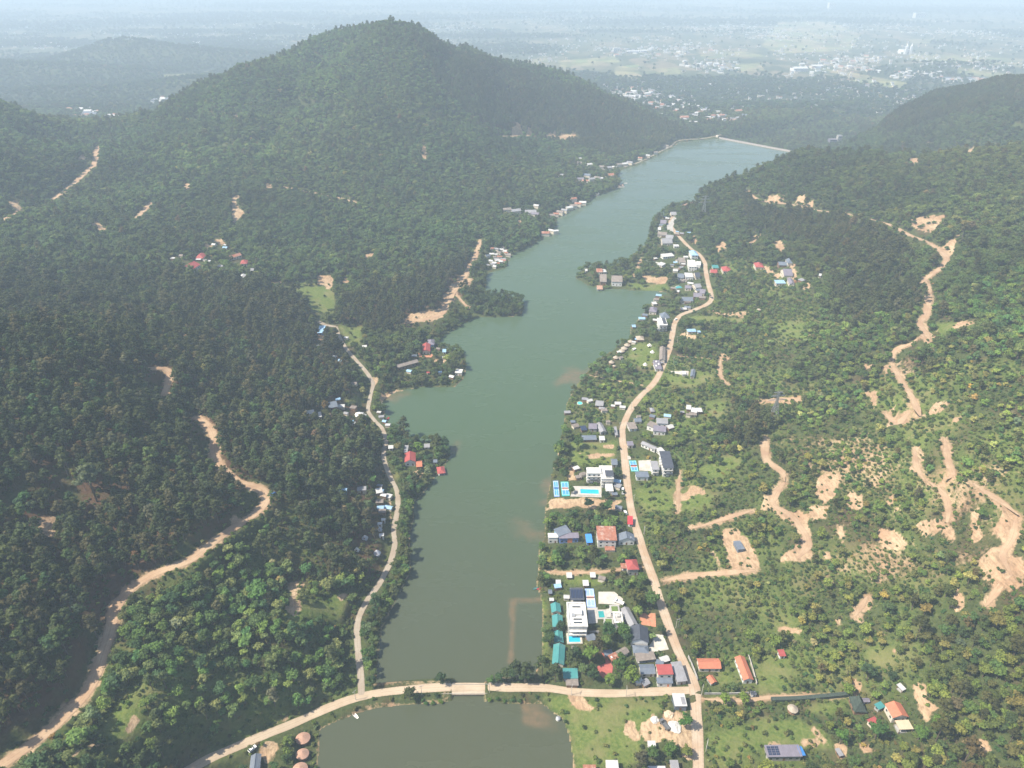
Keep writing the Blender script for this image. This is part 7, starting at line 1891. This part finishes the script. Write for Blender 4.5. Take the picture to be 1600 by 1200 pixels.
BUILT = np.zeros((nn, NCOL))
for cx, cy, ang, hx, hy, hh in FOOT:
    bx = (np.abs(X - cx) < hx + hy + 4) & (np.abs(Y - cy) < hx + hy + 4)
    dx, dy = X[bx] - cx, Y[bx] - cy
    u = np.abs(dx * math.cos(ang) + dy * math.sin(ang)); v = np.abs(-dx * math.sin(ang) + dy * math.cos(ang))
    BUILT[bx] = np.maximum(BUILT[bx], (u < hx + 1) & (v < hy + 1))
for poly in POLYFREE:
    bx = (X > poly[:, 0].min()) & (X < poly[:, 0].max()) & (Y > poly[:, 1].min()) & (Y < poly[:, 1].max())
    BUILT[bx] = np.maximum(BUILT[bx], in_poly(poly, X[bx], Y[bx]))
ALL = {k: [] for k in KIND}
for cell, ya, yb, seed in ((4.7, 135, 640, 1), (5.3, 640, 1150, 2), (6.3, 1150, 2150, 3)):
    x, y, rng = scatter(cell, ya, yb, seed)
    sd, soil, grs, scr, pin, thin = (G(g, x, y) for g in (np.clip(SD, -60, 300), SOILM, GRASSM, SCRUBM, PINE_SHADEM, THINM))
    rd = G(np.minimum(ROAD_D, 60), x, y)
    z = ground(x, y)
    n = len(x)
    pat = fbm(x / 42, y / 42, 3, 77); pat2 = fbm(x / 15, y / 15, 2, 91)
    dens = np.ones(n) * 0.98
    dens = np.where(scr > 0.5, np.clip(0.33 + 0.9 * pat, 0.05, 0.9), dens)
    dens = np.where((scr > 0.5) & (x < 0), np.clip(0.86 + 0.7 * pat, 0.4, 1), dens)
    dens *= np.where(thin > 0.5, np.clip(0.86 + 1.1 * pat2, 0.2, 1), 1)
    dens *= 1 - 0.93 * np.clip(grs * 1.2, 0, 1)
    glade = fbm(x / 55, y / 55, 3, 205)
    dens *= np.where((y > 640) & (pin < 0.5), 1 - 0.55 * sstep(0.28, 0.5, glade), 1)
    east = (x > 150) & (y < 900)
    dens *= np.where(east & (scr < 0.5), np.clip(0.9 + 0.7 * pat2, 0.4, 1), 1)
    dens *= 1 - 0.45 * G(DRYM, x, y)
    ok = rng.random(n) < dens
    ok &= (sd > 1.2) & (soil < 0.35) & (rd > 0.8 + 0.25 * cell + 1.5 * (y > 700))
    ok &= ~((G(np.minimum(ROAD_D, 60), x + 5.5, y + 1.4) < 0.3) & (y < 650) & (rng.random(n) < 0.75)) & ~((G(np.minimum(ROAD_D, 60), x + 9.5, y + 2.4) < 0.0) & (y < 650) & (rng.random(n) < 0.5))
    ok &= ~((np.abs(x - (DAM_A[0] + DAM_B[0]) / 2) < 140) & (np.abs(y - (DAM_A[1] + DAM_B[1]) / 2) < 90) & (np.abs((x - DAM_A[0]) * dam_nrm[0] + (y - DAM_A[1]) * dam_nrm[1]) < 45))
    big = np.where(rng.random(n) < 0.10, 1.4, 1.0) * np.where(rng.random(n) < 0.025, 1.35, 1.0)
    size = cell / 4.7 * (0.74 + 0.5 * rng.random(n) ** 1.5) * big
    size = np.where(y > 1000, np.minimum(size, 1.5), size)
    far_ = np.clip((y - 210) / 45, 0.8, 13)
    ok &= free_of_built(x, y, 3.0 * size, far_)
    # trees do not stand right in front of clearings and tracks on the far slopes
    rr_ = np.hypot(x, y)
    throw = np.clip(8.5 * rr_ / np.maximum(CAM_Z - z, 60), 3, 24)
    for fr in (0.35, 0.7, 1.0):
        xb_, yb_ = x + throw * fr * x / rr_, y + throw * fr * y / rr_
        ok &= ~((G(BUILT, xb_, yb_) > 0.3) & (rng.random(n) < 0.75))
        ok &= ~((G(SOILM, xb_, yb_) > 0.5) & (rng.random(n) < 0.8)) & ~((G(np.minimum(ROAD_D, 60), xb_, yb_) < 0.4) & (rng.random(n) < 0.93)) & ~((G(GRASSM, xb_, yb_) > 0.6) & (rng.random(n) < 0.5))
    ok &= ~((G(flat, x, y) > 0.6) & (y < 1000) & (rng.random(n) < np.where(y > 480, 0.45, 0.25)))
    isp = (pin > 0.5) ^ (rng.random(n) < 0.10)
    lush = fbm(x / 120, y / 120, 3, 55)
    names = np.where(isp, 'pine', 'deep').astype(object)
    side = x > lookup(np.repeat((half_width(ROWS) * 0)[:, None], NCOL, 1), x, y) + 20
    u = rng.random(n)
    names[(~isp) & (u < np.clip(0.30 + 0.6 * lush + 0.22 * side * (y < 900), 0.05, 0.8))] = 'fresh'
    u = rng.random(n)
    names[(~isp) & (scr > 0.5) & (u < np.clip(0.38 + 0.8 * lush, 0.1, 0.75))] = 'fresh'
    u = rng.random(n)
    names[isp & (u < 0.14)] = 'deep'
    names[(~isp) & (u < np.where(scr > 0.5, 0.40, 0.05) + 0.10 * (side & (y < 700)))] = 'sunny'
    # whole slopes differ: leaf brightness drifts by noise, paler west of the summit
    pb = 1.12 + 0.5 * fbm(x / 170, y / 170, 3, 301) + 0.22 * fbm(x / 45, y / 45, 2, 302)
    pb *= np.where((y > 1200) & (x < -330), 1.22, 1.0)
    pb *= np.where((x > 60) & (y < 900), 1.14, 1.0)
    warm = 0.16 * fbm(x / 140, y / 140, 2, 303) + 0.08 * (x > 100) + 0.07 * ((x > 100) & (y < 480))
    pb *= np.where(scr > 0.5, np.where(x < 0, 1.3, 1.22), 1.0)
    patchy = np.clip(pb, 0.6, 1.8)[:, None] * np.stack([1 + warm, np.ones(n), 1 - warm * 0.6], 1)
    patchy = patchy * np.where(y > 640, 1.0, 1.0)[:, None]
    for kind, sel in (('pine_tree', isp & ok), ('broadleaf_tree', ~isp & ok)):
        i = np.where(sel)[0]
        size_k = size[i] * (1.22 if kind == 'pine_tree' else 1.0) * np.where((scr[i] > 0.5) & (x[i] > 0), 0.78, 1.0)
        ALL[kind].append((np.c_[x[i], y[i], z[i] - 0.15], (tints(rng, names[i], len(i)) if cell < 5 else 0.5 * tints(rng, names[i], len(i)) + 0.5 * np.where((names[i] == 'pine')[:, None], np.array([[0.058, 0.072, 0.031]]), np.array([[0.078, 0.112, 0.039]]))) * patchy[i], size_k, rng.uniform(0, 6.28, len(i)), rng.integers(0, len(KIND[kind]), len(i)), names[i]))
for cell, ya, yb, seed in ((2.7, 150, 420, 5), (3.6, 420, 760, 6), (6.0, 760, 1300, 7)):
    x, y, rng = scatter(cell, ya, yb, seed)
    sd, soil, grs, scr, pin = (G(g, x, y) for g in (np.clip(SD, -60, 300), SOILM, GRASSM, SCRUBM, PINE_SHADEM))
    rd = G(np.minimum(ROAD_D, 60), x, y); z = ground(x, y); n = len(x)
    pat = fbm(x / 16, y / 16, 3, 33)
    dens = np.where(scr > 0.5, np.where(x < 0, 0.95, 0.86 + 0.5 * pat), 0.34 + 0.3 * pat) * (1 - 0.80 * np.clip(grs, 0, 1))
    dens = np.where(soil > 0.3, np.where(x > 150, 0.30 + 0.5 * pat, 0.04), dens)
    dens = np.where((soil > 0.3) & (free_of_built(x, y, np.full(n, 6.0)) == False), 0.0, dens)
    ok = (rng.random(n) < dens) & (sd > 0.5) & (rd > 1.0)
    size = (0.55 + 0.75 * rng.random(n)) * cell / 3.3
    ok &= free_of_built(x, y, 1.2 * size)
    i = np.where(ok)[0]
    u = rng.random(n)
    names = np.where(u < 0.18, 'deep', np.where(u < 0.52, 'fresh', 'sunny')).astype(object)
    names[(pin > 0.5) & (u < 0.75)] = 'deep'
    ALL['shrub'].append((np.c_[x[i], y[i], z[i] - 0.1], tints(rng, names[i], len(i)), size[i], rng.uniform(0, 6.28, len(i)), rng.integers(0, len(KIND['shrub']), len(i)), names[i]))

x, y, rng = scatter(17.0, 2120, 5600, 15)
gv = lookup(GROVE, x, y); z = ground(x, y); n = len(x)
ok = (rng.random(n) < np.clip((gv + 0.35 * fbm(x / 130, y / 90, 3, 411) - 0.42) * 2.0, 0.01, 0.75)) & ((z < 20) | (y > 2400)) & free_of_built(x, y, np.full(n, 6.0), 14.0)
i = np.where(ok)[0]
names = np.where(rng.random(len(i)) < 0.25, 'fresh', 'deep').astype(object)
ALL['broadleaf_tree'].append((np.c_[x[i], y[i], z[i] - 2.0], tints(rng, names, len(i)) * 0.7, 1.5 + 1.3 * rng.random(len(i)), rng.uniform(0, 6.28, len(i)), rng.integers(0, 5, len(i)), names))
x, y, rng = scatter(36.0, 5600, 11500, 16)
gv = lookup(GROVE, x, y); n = len(x)
ok = rng.random(n) < np.clip((gv + 0.35 * fbm(x / 260, y / 160, 3, 412) - 0.42) * 1.6, 0.02, 0.6) * (1 - 0.6 * sstep(7500, 11500, y))
i = np.where(ok)[0]
names = np.array(['deep'] * len(i), dtype=object)
ALL['broadleaf_tree'].append((np.c_[x[i], y[i], ground(x[i], y[i]) - 3.0], tints(rng, names, len(i)) * 0.7, 2.6 + 1.6 * rng.random(len(i)), rng.uniform(0, 6.28, len(i)), rng.integers(0, 5, len(i)), names))

# ---- single trees one can point at
SOLO = [('broadleaf_tree', K7, (1090, 918), 42, (0.045, 0.105, 0.022), 'lone round bright green tree casting its shadow on the sand yard beside the road'),
        ('broadleaf_tree', K7, (985, 1090), 42, (0.060, 0.110, 0.026), 'round green tree south of the sand yard'),
        ('broadleaf_tree', K7, (1092, 1105), 36, (0.11, 0.13, 0.03), 'yellowish tree at the road edge below the lone bright green tree'),
        ('broadleaf_tree', K7, (878, 1112), 38, (0.05, 0.09, 0.026), 'green tree beside the white cabin of the sand yard'),
        ('broadleaf_tree', K7, (490, 510), 46, (0.085, 0.14, 0.026), 'bright lime green tree between the small pool and the red brick path'),
        ('broadleaf_tree', K7, (740, 640), 48, (0.10, 0.145, 0.028), 'tall yellow green tree between the red path and the slate blue house'),
        ('broadleaf_tree', K7, (680, 575), 50, (0.05, 0.095, 0.024), 'full green tree beside the turned grey brown house'),
        ('broadleaf_tree', K7, (610, 655), 36, (0.10, 0.15, 0.03), 'lime green tree at the causeway end of the red brick path'),
        ('broadleaf_tree', K7, (600, 360), 46, (0.035, 0.075, 0.024), 'dark green tree in front of the house block with roof lawns'),
        ('broadleaf_tree', K7, (690, 362), 42, (0.055, 0.105, 0.026), 'round mid green tree beside the long grey hall'),
        ('broadleaf_tree', K7, (716, 405), 36, (0.034, 0.066, 0.026), 'dark tree against the big white gable house'),
        ('broadleaf_tree', K7, (765, 160), 55, (0.075, 0.080, 0.028), 'large olive brown tree by the yard with a parked white truck'),
        ('broadleaf_tree', K7, (870, 168), 45, (0.060, 0.105, 0.03), 'large green tree between the olive tree and the road'),
        ('broadleaf_tree', K7, (932, 340), 30, (0.035, 0.06, 0.024), 'small dark tree above the pale paved yard'),
        ('broadleaf_tree', K7, (400, 505), 40, (0.034, 0.065, 0.026), 'dark spreading tree below the small turquoise pool'),
        ('broadleaf_tree', K7, (232, 400), 42, (0.04, 0.07, 0.026), 'dark tree on the water side of the short teal bungalow'),
        ('broadleaf_tree', K7, (300, 318), 30, (0.026, 0.05, 0.024), 'very dark round tree over the corner of the second teal bungalow'),
        ('pine_tree', K7, (88, 625), 52, (0.042, 0.058, 0.026), 'tall feathery tree leaning over the causeway where it meets the land'),
        ('pine_tree', K7, (28, 610), 48, (0.038, 0.054, 0.026), 'feathery tree on the causeway beside the tallest feathery one'),
        ('pine_tree', K7, (190, 590), 55, (0.05, 0.07, 0.028), 'broad feathery tree at the shore before the longest teal bungalow'),
        ('pine_tree', K7, (272, 622), 46, (0.04, 0.058, 0.024), 'dark feathery tree beside the teal awning'),
        ('broadleaf_tree', K7, (512, 622), 42, (0.034, 0.062, 0.024), 'dark tree between the brown hut and the red brick path'),
        ('broadleaf_tree', K7, (1328, 772), 34, (0.11, 0.16, 0.03), 'lime green tree on the lane beside the garden wall'),
        ('broadleaf_tree', K7, (1448, 772), 34, (0.115, 0.165, 0.03), 'lime green tree on the lane in front of the tiny gatehouse'),
        ('broadleaf_tree', E6, (1160, 235), 68, (0.11, 0.16, 0.03), 'lime green tree just behind the dark boat shaped thatched house'),
        ('broadleaf_tree', E6, (1080, 840), 90, (0.062, 0.125, 0.026), 'big bright green tree below the dark boat shaped house'),
        ('broadleaf_tree', E7, (1325, 705), 78, (0.085, 0.145, 0.026), 'bright green tree east of the beige canopy'),
        ('broadleaf_tree', E7, (1100, 870), 88, (0.07, 0.125, 0.028), 'yellow green tree south of the beige canopy'),
        ('broadleaf_tree', E7, (560, 850), 110, (0.045, 0.095, 0.026), 'broad deep green tree below the small bright red hut'),
        ('broadleaf_tree', E7, (455, 130), 95, (0.034, 0.06, 0.028), 'dark layered tree alone in the meadow above the lane'),
        ('broadleaf_tree', E7, (755, 120), 55, (0.032, 0.056, 0.026), 'small dark tree alone on the yellow meadow'),
        ('broadleaf_tree', E6, (340, 800), 0, (0.05, 0.08, 0.026), ''),
        ('broadleaf_tree', C6, (560, 800), 62, (0.022, 0.046, 0.024), 'dark round tree on the sandy strip below the long blue pool'),
        ('broadleaf_tree', C6, (770, 690), 55, (0.026, 0.05, 0.024), 'dark tree beside the steps of the modern villa'),
        ('broadleaf_tree', C6, (790, 850), 70, (0.045, 0.09, 0.028), 'leafy tree at the edge of the grove below the sandy strip'),
        ('broadleaf_tree', C6, (915, 400), 52, (0.035, 0.066, 0.026), 'dark roadside tree against the slate roofed corner of the villa'),
        ('broadleaf_tree', C6, (350, 600), 42, (0.06, 0.11, 0.03), 'green tree between the teal court and the long blue pool'),
        ('broadleaf_tree', C8, (668, 590), 44, (0.08, 0.135, 0.03), 'bright green tree on the lawn between the grey houses and the road'),
        ('broadleaf_tree', K2, (1018, 415), 34, (0.09, 0.15, 0.026), 'bright green round tree behind the large red lakeside roof'),
        ('pine_tree', E2, (1370, 600), 85, (0.045, 0.055, 0.028), 'tall feathery tree at the lake edge above the garden point'),
        ('broadleaf_tree', C3, (745, 690), 0, (0.05, 0.08, 0.03), ''),
        ('broadleaf_tree', E5, (320, 270), 58, (0.034, 0.06, 0.026), 'lone dark tree on the causeway beside the bridge'),
        ('broadleaf_tree', E5, (0, 440), 62, (0.05, 0.062, 0.026), 'brownish tree on the pond side of the causeway'),
        ('broadleaf_tree', C7, (1322, 805), 46, (0.028, 0.052, 0.026), 'dark round tree alone on the bright green hillside meadow'),
        ('broadleaf_tree', C7, (930, 35), 38, (0.03, 0.055, 0.026), 'dark tree above the three stepped pale pavilions'),
        ('broadleaf_tree', D2, (215, 145), 50, (0.03, 0.05, 0.028), 'dark upright tree at the shore of the orange clearing'),
        ('pine_tree', (0, 600, 4), (590, 690), 80, (0.085, 0.105, 0.062), 'pale silvery green tree standing out in the dark pine wood'),
        ] + [('shrub', E5, c_, 50, l_, 'leafy bush on the pond bank of the causeway ' + w_) for c_, l_, w_ in [((165, 490), (0.05, 0.11, 0.03), 'beside the brownish tree'), ((240, 480), (0.06, 0.12, 0.03), 'just west of the bridge'), ((322, 470), (0.10, 0.16, 0.03), 'touching the west end of the bridge'),
        ((835, 450), (0.10, 0.16, 0.03), 'touching the east end of the bridge'), ((915, 440), (0.045, 0.09, 0.028), 'second east of the bridge'), ((990, 462), (0.06, 0.11, 0.03), 'third east of the bridge'), ((1075, 455), (0.05, 0.10, 0.03), 'fourth east of the bridge'), ((1150, 462), (0.045, 0.09, 0.03), 'fifth east of the bridge')]] + \
       [('broadleaf_tree', E5, c_, r_, l_, 'tree on the lake side bank of the causeway ' + w_) for c_, r_, l_, w_ in [((850, 290), 45, (0.06, 0.11, 0.03), 'first east of the bridge, light green'), ((930, 265), 55, (0.04, 0.075, 0.028), 'second east of the bridge'), ((1010, 230), 60, (0.05, 0.07, 0.03), 'third east of the bridge, olive'), ((1080, 230), 70, (0.035, 0.062, 0.026), 'fourth east of the bridge, dark'), ((1200, 270), 60, (0.045, 0.075, 0.028), 'closest to the village, upright')]]
solo_xy = []
for k, (kind, src, c, rp, leaf, lab) in enumerate(SOLO):
    if rp == 0:
        continue
    p = drop(*P2(src, c), 4.0 if kind != 'pine_tree' else 5.5)
    g = float(lookup(GTOP, p[0], p[1]))
    dep = p[1] * CP - (p[2] - CAM_Z) * SP
    r = rp / src[2] * dep / FPX
    plant(kind, (p[0], p[1], max(g, 0.1) - 0.1), r / 2.8, 1.7 * k, tuple(1.4 * c_ for c_ in leaf), lab, None, k)
    solo_xy.append((p[0], p[1], r))

# ---- the stands; the trees that show largest become single objects, the rest one object per kind
FOCUS = {'pine_tree': 280, 'broadleaf_tree': 255, 'shrub': 300}
ZONES = [(lambda px, py: px < 330 and py > 900, 'on the slope above the lower forest track', 'in the bottom corner wood beside the forest track'), (lambda px, py: px < 620 and py > 900, 'in the thicket between the forest track and the causeway', 'in the thicket above the causeway road'),
         (lambda px, py: px < 620, 'on the western hillside above the lake', 'in the wood west of the lakeside lane'), (lambda px, py: px < 840, 'on the lake shore beside the causeway', 'beside the bridge causeway'),
         (lambda px, py: px < 1100 and py > 1085, 'in the green field by the sand yard', 'in the grassy field by the pond'), (lambda px, py: px < 1095, 'in the lakeside gardens of the village', 'between the village gardens'),
         (lambda px, py: px < 1300 and py > 1085, 'in the orchard below the narrow lane', 'in the plots below the narrow lane'), (lambda px, py: px < 1330, 'on the scrubby slope east of the village road', 'on the bushy ground east of the road'),
         (lambda px, py: True, 'on the wooded slope near the lone orange tiled house', 'on the eastern wooded slope')]
HUE = {'pine': 'dark olive', 'deep': 'deep green', 'fresh': 'fresh green', 'sunny': 'yellow green'}
SHAPE = {'pine_tree': 'pine', 'broadleaf_tree': 'leafy tree', 'shrub': 'low bush'}
for kind, lots in ALL.items():
    pts, leaf, size, rot, var = (np.concatenate([l[k] for l in lots]) for k in range(5))
    names = np.concatenate([l[5] for l in lots])
    keep = np.ones(len(pts), bool)
    if kind != 'shrub':
        for sx, sy, sr in solo_xy:
            keep &= (pts[:, 0] - sx) ** 2 + (pts[:, 1] - sy) ** 2 > (sr + 1.6) ** 2
    vis, px, py, dep = inside_view(pts[:, 0], pts[:, 1], pts[:, 2] + 4, -8)
    app = np.where(vis & keep, size / dep, 0)
    first = np.argsort(-app)[:FOCUS[kind]]
    single = np.zeros(len(pts), bool); single[first] = True
    for i in first:
        for test, za, zb in ZONES:
            if test(px[i], py[i]):
                zone = za
                break
        lab = f'{HUE[names[i]]} {SHAPE[kind]} {zone}'
        plant(kind, tuple(pts[i]), float(size[i]), float(rot[i]), leaf[i], lab, lab, int(var[i]))
    rest = keep & ~single
    stand({'pine_tree': 'pine_forest', 'broadleaf_tree': 'broadleaf_forest', 'shrub': 'undergrowth'}[kind], kind, pts[rest], leaf[rest], size[rest], rot[rest], var[rest])
    print('VEG', kind, len(pts), int(rest.sum()))

# ------------------------------------------------------------------ the hazy air
def haze_box():
    m, nt, b = new_mat('hazy_air')
    nt.nodes.remove(b)
    pv = nt.nodes.new('ShaderNodeVolumePrincipled')
    pv.inputs['Color'].default_value = (0.66, 0.82, 0.97, 1)
    pv.inputs['Density'].default_value = 2.0e-4
    pv.inputs['Anisotropy'].default_value = 0.0
    nt.links.new(pv.outputs[0], nt.nodes['Material Output'].inputs['Volume'])
    bm = bmesh.new()
    bmesh.ops.create_cube(bm, size=1.0)
    for v in bm.verts:
        v.co = Vector((v.co.x * 76000, 20300 + v.co.y * 41400, -36 + (v.co.z + 0.5) * 391))
    me = bpy.data.meshes.new('haze'); bm.to_mesh(me); bm.free()
    structure(link('haze', me, m), 'stuff')


haze_box()
